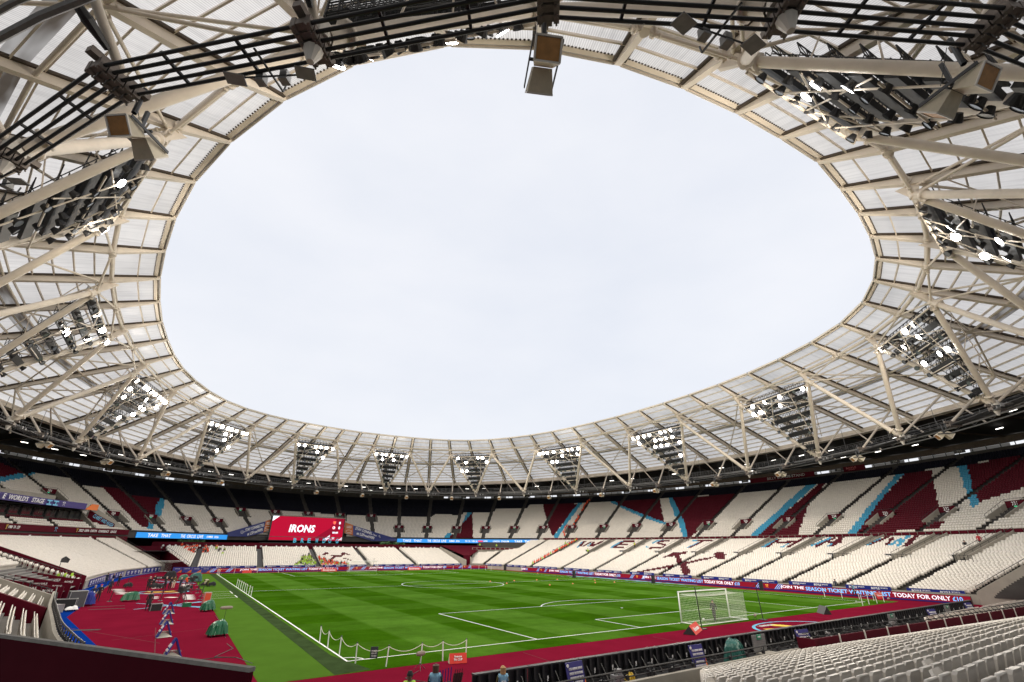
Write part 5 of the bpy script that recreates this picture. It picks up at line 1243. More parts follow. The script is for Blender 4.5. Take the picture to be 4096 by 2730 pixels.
def led_text(o, P, Q, n, zc=.60, h=.52):
    P, Q = np.array(P, float), np.array(Q, float)
    for s_, a, b, k in FR:
        pa, pb = P+(Q-P)*a, P+(Q-P)*b; text(s_, led_s if k else led_w, (*((pa+pb)/2), zc), (*(pb-pa), 0), up, h, np.linalg.norm(pb-pa), o, proud=.05, bold=.02)
def led_crest(o, c, d, n, zc=.6):
    c = np.array(c, float)
    q = lambda u, v, pr=.05: np.array([*(c+d*u+n*pr), zc+v])
    MB().poly([q(-.28, .33), q(.28, .33), q(.26, -.1), q(0, -.36), q(-.26, -.1)]).obj('badge', scr_red2, o); hammers(q(0, .02), (*d, 0), up, .24, scr_y, o, .02)
    for s0 in (-2.2, 1.2):
        for k in range(3): MB().poly([q(s0+k*.32, -.38), q(s0+.12+k*.32, -.38), q(s0+.9+k*.32, .38), q(s0+.78+k*.32, .38)]).obj('stripe', led_s, o)
YN = 109.6; XE = 75.7
def nx(px): return PY(px, 2276, YN)[0]
def ey(px, py): return PX(px, py, XE)[1]
nb = [(848, 1415), (1415, 1833), (1833, 1900)]
for (p0, p1), l in zip(nb, ('far red led board left of the goal, with its waiting list message', 'far red led board right of the goal, behind the dead ball line', 'short red led board at the far right corner')):
    x0, x1 = nx(p0), min(nx(p1), 69.5); o, d, n = led_board((x0, YN), (x1, YN), l)
    if p0 == 848: led_text(o, (nx(961), YN), (nx(1352), YN), n); led_crest(o, (nx(882), YN), d, n)
    if p0 == 1415: led_text(o, (nx(1477), YN), (nx(1784), YN), n); led_crest(o, (nx(1417)+.6, YN), d, n)
    if p0 == 1833: led_crest(o, ((x0+x1)/2, YN), d, n)
o, d, n = led_board((69.5, YN), (XE-.3, 105.5), 'red led board turning the far right corner of the pitch')
segs = [(105.5, 84), (84, 63), (63, 42), (42, 21), (21, 4.5), (4.5, -8.9)]
tx = [(1894, 2150, 2282), (2249, 2522, 2298), (2643, 3050, 2320), (3216, 3857, 2360)]
txy = [(ey(a, y-8), ey(b, y+6)) for a, b, y in tx]
txy = [(104, 87.5), (77.5, 51.5), (45, 22.5), (15.2, -8.2)]
for k, (y0, y1) in enumerate([(105.5, 82), (82, 47.5), (47.5, 18.5), (18.5, -9)]):
    o, d, n = led_board((XE, y0), (XE, y1), 'right-hand red led board, number %s from the far corner' % ['one', 'two', 'three', 'four'][k])
    led_text(o, (XE, txy[k][0]), (XE, txy[k][1]), n); 
    if k: led_crest(o, (XE, y0-1.0), d, n)
# blue sponsor boards on the stand fronts
def sponsor(P, Q, z0, z1, lbl, per=2.6, h=.28):
    P, Q = np.array(P, float), np.array(Q, float); L = np.linalg.norm(Q-P); d = (Q-P)/L; n = np.array([d[1], -d[0]])
    o = MB().hexa([(*P, z0), (*Q, z0), (*(Q-n*.06), z0), (*(P-n*.06), z0), (*P, z1), (*Q, z1), (*(Q-n*.06), z1), (*(P-n*.06), z1)]).obj('sponsor_board', royal); tag(o, lbl, 'advertising board', 'blue sponsor boards along the stand fronts')
    k = max(1, int(L/per)); zc = (z0+z1)/2
    for i in range(k):
        c = P+d*L*(i+.5)/k
        if per < 2.2: text('BOYLE', txt_w, (*c, zc+.12), (*d, 0), up, h, 1.0, o, proud=.02, bold=.03); text('SPORTS', txt_w, (*c, zc-.22), (*d, 0), up, h*.6, .7, o, proud=.02)
        else: text('BOYLE', txt_w, (*(c-d*.45), zc), (*d, 0), up, h, 1.05, o, proud=.02, bold=.03); text('SPORTS', txt_w, (*(c+d*.62), zc+.05), (*d, 0), up, h*.6, .85, o, proud=.02)
    return o
for k, (a, b) in enumerate(zip(n_ais[1:-1], n_ais[2:])):
    sponsor((a+1.0, 112.2), (b-1.0, 112.2), .9, 1.42, 'blue sponsor board on the far stand front, block %s from the left' % ['one', 'two', 'three', 'four', 'five'][k])
for k, (s0, s1) in enumerate(zip(e_ais[:-2], e_ais[1:-1])):
    a, b = e_pt(s1-.9, -1.15), e_pt(s0+.9, -1.15); sponsor(a, b, .95, 1.5, 'blue sponsor board along the right-hand stand front, block %s from the near end' % ['one', 'two', 'three', 'four', 'five', 'six', 'seven', 'eight', 'nine', 'ten', 'eleven', 'twelve', 'thirteen'][k])
for k in range(4):
    s0, s1 = [(168.5, 162), (161.4, 154), (153, 147.5), (146.6, 140.5)][k]; a, b = w_pt(s0, -1.2), w_pt(s1, -1.2)
    sponsor(a, b, .15, 1.15, 'tall blue sponsor board on the left-hand stand front, number %s going away' % ['one', 'two', 'three', 'four'][k], 2.0, .34)
for k in range(3):
    s0, s1 = [(193.2, 190.4), (190.2, 188.4), (188.2, 186.8)][k]; a, b = w_pt(s0, -1.35), w_pt(s1, -1.35); sponsor(a, b, .7, 1.8, 'purple blue sponsor board by the equipment at left, piece %s' % ['one', 'two', 'three'][k], 2.0, .3)
for k in range(4):
    a, b = (-8.6+k*1.9, 113.2-.85*k), (-6.8+k*1.9, 112.4-.85*k)
    P, Q = np.array(a), np.array(b); d = Q-P; o = MB().wall([P, Q], .1, 1.25, .05).obj('crowd_barrier_board', mat('barrier_purple', (.04, .05, .27), .5)); tag(o, 'purple crowd barrier board in the far left corner, %s from the left' % ['first', 'second', 'third', 'fourth'][k], 'barrier')
    MB().poly([(*(Q+[0, -.05]), .12), (*(Q+[0, -.05]), .7), (*(P*.45+Q*.55+[0, -.05]), .12)]).obj('orange_corner', orange, o); text('LONDON STADIUM', txt_w, (*((P+Q)/2), .9), (*d, 0), up, .14, 1.1, o, proud=.06)

# ------------------------------------------------------------------ goals
def goal(name, label, M, depth=1.9, net=True, spacing=.14, deep=True):
    g = thing(name, label, 'goal'); g.matrix_world = M; W, H = 7.32, 2.44
    for sg in (-1, 1): MB().tube((sg*(W/2+.06), 0, 0), (sg*(W/2+.06), 0, H+.06), .06, 8, caps=True).obj('post', white, g, smooth=True)
    MB().tube((-W/2-.12, 0, H+.06), (W/2+.12, 0, H+.06), .06, 8, caps=True).obj('crossbar', white, g, smooth=True)
    MB().tube((-W/2, 0, .04), (-W/2-.1, -depth, .04), .045, 6).tube((W/2, 0, .04), (W/2+.1, -depth, .04), .045, 6).tube((-W/2-.1, -depth, .04), (W/2+.1, -depth, .04), .045, 6).obj('ground_frame', white, g)
    mb = MB(); r = .0055
    nxn = int(W/spacing)
    for k in range(nxn+1):
        x = -W/2+W*k/nxn; mb.tube((x, -depth, .05), (x, -depth+.05, H-.1), r, 3)
        sag = [(x, -depth*u, H-.1-.22*math.sin(math.pi*u)*(1-.6*abs(x)/W*2)) for u in np.linspace(0, 1, 5)]; mb.path(sag, r, 3)
    for z in np.arange(.15, H-.1, spacing):
        mb.tube((-W/2, -depth, z), (W/2, -depth, z), r, 3)
        for sg in (-1, 1): mb.tube((sg*W/2, 0, z), (sg*(W/2+.05), -depth, z), r, 3)
    for y in np.arange(spacing, depth, spacing):
        for sg in (-1, 1): mb.tube((sg*W/2, -y, .05), (sg*W/2, -y, H-.1), r, 3)
        u = y/depth; mb.path([(x, -y, H-.1-.22*math.sin(math.pi*u)*(1-.6*abs(x)/W*2)) for x in np.linspace(-W/2, W/2, 7)], r, 3)
    mb.obj('net', net_m, g); return g
goal('goal', 'white goal with a box net on the near goal line, right of centre', Matrix.Translation((34, 0, 0)))
goal('goal', 'distant white goal in front of the far red led boards', Matrix.Translation((34, 105, 0)) @ Matrix.Rotation(math.pi, 4, 'Z'), spacing=.3)
goal('portable_goal', 'spare white goal with white net standing in the far left corner', Matrix.Translation((-9.6, 117.0, .1)) @ Matrix.Rotation(R(150), 4, 'Z') @ Matrix.Scale(.95, 4), spacing=.22)
for x, y, l in ((28.8, -3.2, 'black net pole left of the near goal, beside the red wedge board'), (38.9, -2.75, 'black net pole standing right of the near goal')):
    p = thing('net_pole', l, 'pole', 'black poles holding the near goal net', (x, y, 0)); MB().tube((0, 0, 0), (-.1, .1, 3.15), .045, 6, caps=True).obj('pole', black, p); MB().box((0, 0, .03), .6, .6, .06).obj('base', black, p)
    sx = 1 if x < 34 else -1; mb = MB(); mb.tube((-.1, .1, 3.1), (34-sx*3.7-x, -1.85-y, 2.34), .015, 4); mb.obj('guy_line', black, p)
for x in (30.3, 37.7):
    p = thing('net_pole', 'thin black pole behind the far goal, %s post' % ('left' if x < 34 else 'right'), 'pole', None, (x, 108, 0)); MB().tube((0, 0, 0), (0, 0, 3.1), .045, 5).obj('pole', black, p)

# ------------------------------------------------------------------ corner chain fences
def chain_fence(label, pts, h=1.05, lean=.0, grp='white post and chain fences at the pitch corners', sag=.16):
    f = thing('chain_fence', label, 'fence', grp)
    tops = []
    for k, (x, y) in enumerate(pts):
        lx, ly = (random.uniform(-.05, .05), random.uniform(-.05, .05)); tp = (x+lx, y+ly, h); tops.append(np.array(tp))
        MB().tube((x, y, 0), tp, .035, 7, caps=True).obj('post', white, f); MB().tube((x+lx*.97, y+ly*.97, h-.01), (x+lx, y+ly, h+.05), .04, 7, caps=True).obj('post_cap', black, f)
    mb = MB()
    for a, b in zip(tops[:-1], tops[1:]):
        L = np.linalg.norm(b-a); P_ = [a*(1-u)+b*u-[0, 0, sag*min(1, L/2)*4*u*(1-u)+.03] for u in np.linspace(0, 1, 11)]; mb.path(P_, .016, 4)
    mb.obj('chain', chain_m, f); return f
chain_fence('white post and chain fence round the near left corner of the pitch', [(0, 6.7), (0, 4.5), (.05, 1.9), (.25, -.75), (1.45, -2.45), (3.4, -2.7), (4.8, -2.75), (6.3, -2.85)], 1.0, sag=.3)
pa_ = [(0, 40+2.0*k*.9) for k in range(8)]
q0_ = G(1000, 2380); 
chain_fence('white post and chain fence half way along the left touchline', [(.1, y) for y in np.linspace(44.5, 62.5, 8)], 1.15)
chain_fence('white post and chain fence at the far left corner of the pitch', [(0, 98), (0, 101), (0, 104), (3.6, 105.8), (8.5, 105.8), (13.2, 105.8)], 1.1)
chain_fence('white post and chain fence at the far right corner of the pitch', [(56.5, 105.8), (58.4, 105.8), (61.4, 105.8), (64.5, 105.8), (67.4, 105.6), (69, 103.6), (69.2, 100), (69, 96.5)], 1.1)
chain_fence('white post and chain fence at the near right corner of the pitch', [tuple(G(3300, 2390)[:2]), tuple(G(3369.6, 2394.3)[:2]), tuple(G(3439, 2398.3)[:2]), tuple(G(3496.3, 2403.4)[:2]), tuple(G(3537.6, 2409)[:2]), tuple(G(3509, 2414.5)[:2]), tuple(G(3477.6, 2419.6)[:2]), tuple(G(3451.7, 2423.8)[:2])], 1.15)
o = thing('keep_off_sign', 'small black sign hanging from the chain at the near left corner', 'sign', None, (.95, -1.7, 0)); q = MB().box((0, 0, .62), .42, .02, .55, R(-20)).obj('board', mat('sign_slate', (.03, .035, .045), .5), o)
for k, s_ in enumerate(('PLEASE', 'KEEP OFF', 'THE GRASS')): text(s_, txt_w, (.95, -1.7, .70-k*.12), (math.cos(R(-20)), math.sin(R(-20)), 0), up, .07, .28, o, proud=.02)

# ------------------------------------------------------------------ near hoarding seen from behind
hd = [(2.2+3.0*k, -10.95) for k in range(22)]
tgi = text_mesh('TGI', txt_w, .02)[0]
fm_ = None
for k, (x, y) in enumerate(hd):
    if fm_ is None:
        b0 = thing('hoarding', 'x', 'hoarding', 'black backs of the near advertising boards')
        MB().box((1.46, .12, .56), 2.9, .1, 1.0).obj('back_panel', black, b0)
        for j in range(6): MB().box((.25+j*.5, 0, .55), .1, .22, .98).box((.25+j*.5, -.12, .3), .06, .12, .5).obj('upright', black, b0)
        MB().beam((0, .05, 1.06), (2.95, .05, 1.06), .3, .06).beam((0, -.05, .12), (2.95, -.05, .12), .3, .10).obj('rail', black, b0)
        mb = MB()
        for j in range(3): mb.beam((.5+j, -.05, .1), (.5+j, -.6, .06), .05, .05).beam((.5+j, -.6, .06), (.5+j, -.05, .75), .04, .04)
        mb.obj('prop', black, b0)
        for j in (.95, 2.2): text('TGI', txt_w, (j, -.16, .52), (0, .0, 1), (-1, 0, 0), .085, .22, b0, proud=.02, bold=.03)
        fm_ = b0; t = b0
    else: t = copy_tree(fm_)
    t.location = (x, y, 0); t['label'] = 'black rear frame of the near advertising boards, %s along the row from the left' % ['first', 'second', 'third', 'fourth', 'fifth', 'sixth', 'seventh', 'eighth', 'ninth', 'tenth', 'eleventh', 'twelfth', 'thirteenth', 'fourteenth', 'fifteenth', 'sixteenth', 'seventeenth', 'eighteenth', 'nineteenth', 'twentieth', 'twenty first', 'last'][k]
struct(MB().box((33, -13.1, .018), 66, 3.6, .01).obj('photographers_track', track_m)); struct(MB().box((33, -12.0, .026), 66, 1.9, .01).obj('black_floor_strip', black))  # second box: plain black strip on the ground behind the hoarding
for k, (px, py) in enumerate(((3270, 2560), (3500, 2510), (3760, 2455))):
    p = PY(px, py, -11.1); 
for k, x in enumerate((23.6, 44.8, 58.8)):
    g_ = thing('hoarding_gate', 'grey slatted gate with a green exit sign in the near hoarding, %s' % ['nearest', 'middle one', 'farthest'][k], 'gate', None, (x, -11.35, 0))
    for j in range(9): MB().box((0, 0, .1+j*.11), 1.5, .05, .1).obj('slat', grey_steel, g_)
    MB().box((0, -.05, .9), .5, .03, .28).obj('exit_sign', mat('exit_board', (.01, .22, .12), .5), g_); text('EXIT', txt_w, (x, -11.4, .9), (1, 0, 0), up, .1, .3, g_, proud=.03)
    MB().box((0, -.7, .05), 1.4, 1.2, .1).obj('step', concrete, g_)
def offence_sign(x, y, z, w_, h_, rz, lbl, lean=.2):
    s_ = thing('offence_sign', lbl, 'sign', 'purple pitch notice boards', (x, y, z), rz); dx = math.cos(rz), math.sin(rz)
    MB().hexa([(-w_/2, 0, 0), (w_/2, 0, 0), (w_/2, .04, 0), (-w_/2, .04, 0), (-w_/2, lean, h_), (w_/2, lean, h_), (w_/2, lean+.04, h_), (-w_/2, lean+.04, h_)]).obj('board', mat('notice_purple', (.022, .018, .15), .5), s_)
    MB().poly([(w_*.32, -.012+lean*.02, h_*.03), (w_/2, -.012+lean*.02, h_*.03), (w_/2, lean*.45-.012, h_*.45)]).obj('orange_corner', orange, s_)
    MB().tube((-w_*.42, lean*.88-.02, h_*.9), (-w_*.42, lean*.88-.05, h_*.9), .07, 10, caps=True).obj('crest', txt_w, s_)
    for k, l_ in enumerate(('IT IS A CRIMINAL OFFENCE', 'UNDER THE FOOTBALL', '(OFFENCES) ACT 1991 TO', 'ENTER THE PITCH OR', 'SURROUNDING AREA')):
        v = .78-k*.15; o = text(l_, txt_w, (0, 0, 0), (1, 0, 0), up, .085*h_, w_*(.78 if k != 3 else .6), None, proud=0, bold=.03); o.parent = s_; o.location = (.02*w_, lean*v-.03, h_*v)
    return s_
for k, (x, y, rz, lbl) in enumerate(((7.3, -12.0, R(3), 'purple notice board at the bottom edge, nearest of the row'), (16.1, -12.3, R(-3), 'purple notice board left of the teal covered camera'), (27.3, -12.6, R(-8), 'purple notice board beside the first grey gate'), (51.2, -12.6, R(-10), 'purple notice board leaning beyond the middle grey gate'), (62.5, -12.4, R(-10), 'farthest purple notice board by the far grey gate'))): offence_sign(x, y, .02, 1.1 if k < 2 else 1.35, 1.15, rz, lbl, .3)

# ------------------------------------------------------------------ boards on the track
def wedge(name, lbl, P, Q, h, m, back, txts, depth=.6, hollow=False):
    P, Q = np.array(P, float), np.array(Q, float); d = Q-P; L = np.linalg.norm(d); d /= L; n = np.array([d[1], -d[0]])
    o = thing(name, lbl, 'advertising board')
    z0 = .02; top = (P+Q)/2
    F0, F1, T0, T1, B0, B1 = (*P, z0), (*Q, z0), (*(P-n*depth*.45), h), (*(Q-n*depth*.45), h), (*(P-n*depth), z0), (*(Q-n*depth), z0)
    MB().add([F0, F1, T1, T0], [(0, 1, 2, 3)]) if 0 else None
    m1 = MB(); m1.add([F0, F1, T1, T0], [(0, 1, 2, 3)]); m1.obj('front_face', m, o)
    m2 = MB(); m2.add([B0, B1, T1, T0, F0, F1], [(1, 0, 3, 2), (4, 3, 0), (5, 1, 2)]); m2.obj('back', back, o)
    for s_, v, hh, ww in txts: text(s_, txt_w, (*((P+Q)/2-n*depth*.45*v), h*v), (*d, 0), (*(-n*depth*.45), h), hh, ww, o, proud=.02, bold=.03)
    return o
wedge('cup_board', 'red wedge board with white cup lettering on the track at the near left corner', (4.75, -3.75), (5.75, -4.0), .5, red_bd, cl_cream, [('Emirates', .68, .1, .45), ('FA CUP', .40, .12, .5)], .4)
wedge('airline_board', 'red wedge board lettered Emirates at the foot of the near goal', (25.6, -4.95), (28.3, -3.6), .62, red_bd, black, [('Emirates', .5, .3, 1.9)], 1.0)
fb = G(3336, 2457); wedge('cup_board', 'pale red wedge board tilted on the track towards the right corner', (fb[0]-.9, fb[1]-.2), (fb[0]+.1, fb[1]+1.0), .75, mat('board_salmon', (.55, .12, .09), .5), black, [('FA CUP', .5, .3, .9)], .8)
fb = G(3535, 2396); wedge('cup_board', 'red wedge board behind the chain at the near right corner', (fb[0]-1.2, fb[1]+.3), (fb[0]+1.6, fb[1]-.2), .8, red_bd, black, [('Emirates FA CUP', .5, .2, 2.2)])
for px, l in ((1316, 'left of the far goal'), (1656, 'right of the far goal')):
    x = PY(px, 2284, 107.4)[0]; wedge('airline_board', 'small far red board lettered Emirates, '+l, (x-2, 107.2), (x+2, 107.2), .75, red_bd, black, [('Emirates', .5, .45, 3.2)])
fb = nx(985); wedge('cup_board', 'tiny red wedge board by the far left corner chain', (fb-1, 106.8), (fb+1, 106.8), .6, red_bd, black, [])
# hollow blue triangle boards down the left track
for k, (x, y, sc) in enumerate(((-8.5, 6.2, .95), (-9.0, 14.6, .95), (-8.9, 21.6, .95), (-8.8, 29.3, .95))):
    b = thing('triangle_board', 'hollow blue triangular sponsor board on the red track, %s' % ['nearest and largest in view', 'second from the camera', 'third from the camera', 'farthest of the four'][k], 'advertising board', 'hollow blue triangle boards on the left track', (x, y, 0), R(8))
    w_, h_ = .50*sc, 1.05*sc; dpt = .55
    for sg in (-1, 1):
        mb = MB(); mb.hexa([(sg*w_, -dpt*.3, .02), (sg*(w_-.06), -dpt*.3, .02), (sg*(w_-.06), dpt, .02), (sg*w_, dpt, .02), (sg*.03, -dpt*.3+.25, h_), (-sg*.0, -dpt*.3+.25, h_-.1), (-sg*.0, dpt, h_-.1), (sg*.03, dpt, h_)]); mb.obj('side_panel', royal, b)
    M_ = Matrix.Translation((x, y, 0)) @ Matrix.Rotation(R(8), 4, 'Z')
    for j, (s_, zz, hh) in enumerate((('BOYLE', .62, .26), ('SPORTS', .40, .17))):
        o = text(s_, txt_w, (0, 0, 0), (1, 0, 0), up, hh*sc*.8, .62*sc, None, proud=0, bold=.03); o.parent = b
        sl_ = Vector((w_-.03, 0, h_)); o.matrix_local = Matrix(((0, .47, -.88, -(w_)*(1-zz)-.045), (-1, 0, 0, dpt*.35), (0, .88, .47, zz*h_+.02), (0, 0, 0, 1))) @ Matrix.Diagonal((.62*sc/text_mesh(s_, txt_w, .03)[1], hh*sc*.8, 1, 1))
    mb = MB(); mb.poly([(-w_, -.35, .03), (w_, -.35, .03), (w_, .3, .03), (0, .5, .30), (-w_, .3, .03)]); mb.poly([(-w_, .3, .03), (0, .5, .34), (w_, .3, .03), (w_*.9, .32, .32), (-w_*.9, .32, .32)]); mb.obj('base_weight', mat('weight_cream', (.5, .48, .42), .7), b)

# ------------------------------------------------------------------ flat prints on the track
def print_(name, pts, m, z=.012):
    mb = MB(); [mb.poly([(*p, z) for p in q]) for q in pts]; o = mb.obj(name, m); return struct(o)
def lineq(a, b, w0, w1=None):
    a, b = np.array(a, float), np.array(b, float); d = (b-a)/np.linalg.norm(b-a); n = np.array([-d[1], d[0]]); w1 = w0 if w1 is None else w1
    return [a+n*w0/2, a-n*w0/2, b-n*w1/2, b+n*w1/2]
sky_p = mat('track_print_sky', (.16, .42, .60), .8, spec=0); wht_p = mat('track_print_white', (.68, .66, .63), .8, spec=0); yel_p = mat('track_print_yellow', (.72, .50, .03), .8)
print_('track_hammers_print', [lineq((-11.9, 41.5), (-5.6, 33.6), .16, .8), lineq((-11.8, 34.9), (-5.6, 40.0), .2, .7)], sky_p)
print_('track_hammers_print', [lineq((-11.2, 84), (-5.2, 73.5), .5), lineq((-11.2, 74), (-5.2, 83), .5)], sky_p)
mb = [lineq((-15.8+.3*k, 65-2.2*k), (-14.6+.25*k, 64.2-2.2*k), .9) for k in range(5)]
mb += [lineq((-11.1+.0*k, 72.5-1.6*k), (-9.9, 72-1.6*k), .7) for k in range(6)]; mb += [lineq((-7.1, 72.5-1.6*k), (-6.1, 71.5-1.6*k), .9) for k in range(7)]
mb += [lineq((-10.5, 49.5-1.4*k), (-10.0, 49.2-1.4*k), .6) for k in range(3)]; mb += [lineq((-9.1, 48.0), (-8.1, 47.0), .9)]; mb += [lineq((-7.2, 50.4-1.5*k), (-6.3, 49.6-1.5*k), .9) for k in range(5)]
print_('track_lettering', mb, wht_p)
print_('track_crest_ring', [[(-9.6+3.2*math.cos(a)*r, 56.6+2.9*math.sin(a)*r) for a, r in ((a0, 1), (a1, 1), (a1, .86), (a0, .86))] for a0, a1 in zip(np.linspace(0, 6.28, 25)[:-1], np.linspace(0, 6.28, 25)[1:])], sky_p)
print_('track_crest_hammers', [lineq((-11.6, 58.6), (-7.6, 55), .5), lineq((-11.6, 55), (-7.6, 58.6), .5)], yel_p, .016)
cc = np.array([37.2, -7.2])
print_('track_crest_ring', [[(cc[0]+5.2*math.cos(a)*r, cc[1]+3.4*math.sin(a)*r) for a, r in ((a0, 1), (a1, 1), (a1, .93), (a0, .93))] for a0, a1 in zip(np.linspace(0, 6.28, 33)[:-1], np.linspace(0, 6.28, 33)[1:])], sky_p)
print_('track_crest_hammers', [lineq((33.4, -6.0), (40.4, -8.6), .42), lineq((36.4, -4.9), (38.2, -9.0), 1.1, .9)], yel_p, .016)
for k in range(34): pass
print_('far_track_print', [lineq((72.3+random.uniform(-.9, 1.6), y), (72.6+random.uniform(-.9, 1.9), y-3.5), .5) for y in np.linspace(66, 34, 26)], sky_p)
print_('track_seam', [lineq((-15.6, 36.8), (-12.6, 36.4), .35), lineq((-16, 39.6), (-12.8, 39.4), .25)], cl_black, .016)
seam_m = mat('seam_dark_red', (.10, .003, .010), .95)
for k, (a_, b_) in enumerate((((-9.2, 12), (-15.8, 24)), ((-5.2, 18), (-12, 15)), ((-16.5, 47), (-5.2, 47.5)), ((-10.9, 47), (-10.9, 95)), ((-16.6, 70), (-5.2, 70)), ((10, -11), (10.3, -3.2)), ((22, -11), (22.2, -3.6)), ((46, -11), (46, -3)), ((58, -11), (58.2, -2.6)), ((5, -7.1), (66, -7.0)), ((-9.2, -2), (-9.6, 20)))): print_('track_seam', [lineq(a_, b_, .05)], seam_m, .009)
print_('carpet_seam', [lineq((-15.6, 21.8), (-13.2, 20.9), .5)], cl_black, .016)
txo = text('WEST HAM', wht_p, (-12.6, 44.0, .015), (1, 0, 0), (0, 1, 0), .01, .01); bpy.data.objects.remove(txo)
o = text('LONDON', wht_p, (35.6, -4.9, .016), (1, 0, 0), (.0, 1, 0), .5, 2.2, None, proud=0); o['kind'] = 'structure'; o.name = 'track_lettering'

# ------------------------------------------------------------------ people
def body(pose):
    J = {'pel': (0, 0, .95, .145), 'bel': (0, .01, 1.12, .135), 'che': (0, 0, 1.32, .165), 'nec': (0, .01, 1.49, .06), 'hea': (0, .025, 1.62, .098), 'top': (0, .01, 1.72, .075)}
    for n, s in (('l', -1), ('r', 1)):
        J.update({n+'sh': (s*.19, 0, 1.43, .075), n+'el': (s*.25, -.03, 1.15, .055), n+'wr': (s*.25, .06, .92, .036), n+'ha': (s*.25, .09, .82, .04),
                  n+'hi': (s*.09, 0, .90, .11), n+'kn': (s*.11, .02, .50, .072), n+'an': (s*.12, -.02, .10, .05), n+'to': (s*.14, .16, .045, .042)})
    E_ = [('pel', 'bel'), ('bel', 'che'), ('che', 'nec'), ('nec', 'hea'), ('hea', 'top')]
    for n in 'lr': E_ += [('che', n+'sh'), (n+'sh', n+'el'), (n+'el', n+'wr'), (n+'wr', n+'ha'), ('pel', n+'hi'), (n+'hi', n+'kn'), (n+'kn', n+'an'), (n+'an', n+'to')]
    def mv(k, x, y, z): J[k] = (x, y, z, J[k][3])
    if pose == 'hold':
        for n, s in (('l', -1), ('r', 1)): mv(n+'wr', s*.10, .24, 1.18); mv(n+'ha', s*.04, .30, 1.22); mv(n+'el', s*.26, .0, 1.16)
    if pose == 'pocket':
        for n, s in (('l', -1), ('r', 1)): mv(n+'el', s*.30, -.08, 1.18); mv(n+'wr', s*.22, .04, .98); mv(n+'ha', s*.17, .08, .93)
    if pose == 'walk': mv('lkn', -.1, .16, .52); mv('lan', -.1, .22, .1); mv('lto', -.1, .38, .06); mv('rkn', .1, -.04, .5); mv('ran', .1, -.24, .12); mv('rto', .1, -.1, .04); mv('lwr', -.24, -.12, .95); mv('lha', -.24, -.14, .86); mv('rwr', .24, .2, .98); mv('rha', .24, .28, .92)
    if pose == 'bend':
        mv('pel', 0, 0, .88); mv('bel', 0, .14, .98); mv('che', 0, .36, 1.02); mv('nec', 0, .52, 1.0); mv('hea', 0, .64, .98); mv('top', 0, .74, .97)
        for n, s in (('l', -1), ('r', 1)): mv(n+'sh', s*.19, .42, 1.02); mv(n+'el', s*.2, .48, .72); mv(n+'wr', s*.16, .56, .48); mv(n+'ha', s*.15, .58, .40); mv(n+'hi', s*.1, 0, .84); mv(n+'kn', s*.12, .12, .46); mv(n+'an', s*.12, -.02, .1)
    if pose == 'sit':
        for k, (x, y, z, r) in list(J.items()):
            if k in ('pel', 'bel', 'che', 'nec', 'hea', 'top') or k[1:] in ('sh', 'el', 'wr', 'ha'): J[k] = (x, y, z-.42, r)
        for n, s in (('l', -1), ('r', 1)): mv(n+'hi', s*.1, .05, .50); mv(n+'kn', s*.12, .45, .50); mv(n+'an', s*.12, .45, .10); mv(n+'to', s*.12, .62, .05); mv(n+'wr', s*.15, .3, .62); mv(n+'ha', s*.1, .38, .60)
    ks = list(J); me = bpy.data.meshes.new('tmp'); me.from_pydata([J[k][:3] for k in ks], [(ks.index(a), ks.index(b)) for a, b in E_], [])
    o = bpy.data.objects.new('tmp', me); C.objects.link(o); m = o.modifiers.new('s', 'SKIN'); m.use_smooth_shade = True
    sv = me.skin_vertices[0].data
    for i, k in enumerate(ks): sv[i].radius = (J[k][3], J[k][3]*(.72 if k in ('pel', 'bel', 'che') else 1)); sv[i].use_root = (k == 'pel')
    m2 = o.modifiers.new('b', 'SUBSURF'); m2.levels = 1; m2.render_levels = 1
    dg = bpy.context.evaluated_depsgraph_get(); out = bpy.data.meshes.new_from_object(o.evaluated_get(dg)); bpy.data.objects.remove(o)
    out.name = 'body'; out.materials.clear()
    for _ in range(4): out.materials.append(cl_black)
    def seg_d(p, a, b): ab = b-a; t = max(0, min(1, (p-a) @ ab/(ab @ ab))); return np.linalg.norm(p-a-ab*t)
    lab = {}
    for a, b in E_:
        k = 3 if (a in ('nec', 'hea') or b in ('lha', 'rha')) else 2 if b in ('lto', 'rto') else 1 if (b[1:] in ('kn', 'an')) else (1 if b[1:] == 'hi' else 0)
        lab[(a, b)] = k
    for f in out.polygons:
        c = np.array(f.center); best = min(E_, key=lambda e: seg_d(c, np.array(J[e[0]][:3]), np.array(J[e[1]][:3]))-.6*min(J[e[0]][3], J[e[1]][3])); f.material_index = lab[best]; f.use_smooth = True
    # hair cap and face
    h = np.array(J['hea'][:3]); t = np.array(J['top'][:3]); ax = (t-h)/np.linalg.norm(t-h)
    bm = bmesh.new(); bmesh.ops.create_uvsphere(bm, u_segments=12, v_segments=8, radius=.118); ce = h+ax*.035
    bmesh.ops.delete(bm, geom=[v for v in bm.verts if v.co.z < -.005 and v.co.y > -.035 or v.co.z < -.06], context='VERTS')
    rot = Vector(ax).to_track_quat('Z', 'Y').to_matrix().to_4x4() if pose == 'bend' else Matrix.Identity(4)
    for v in bm.verts: v.co = Vector(ce)+rot @ Vector((v.co.x*.95, v.co.y*1.05-.012, v.co.z*1.08))
    hm = bpy.data.meshes.new('hair'); bm.to_mesh(hm); bm.free(); hm.materials.append(hair_b); hm.polygons.foreach_set('use_smooth', [True]*len(hm.polygons))
    vb = bmesh.new(); vb.from_mesh(out); vb.faces.ensure_lookup_table()
    zc = (J['pel'][2]-.02, J['che'][2]+.13)
    tors = [f for f in vb.faces if f.material_index != 0 or abs(f.calc_center_median().x) > .215 or not (True if pose in ('bend',) else zc[0] < f.calc_center_median().z < zc[1]+.05)]
    bmesh.ops.delete(vb, geom=tors, context='FACES')
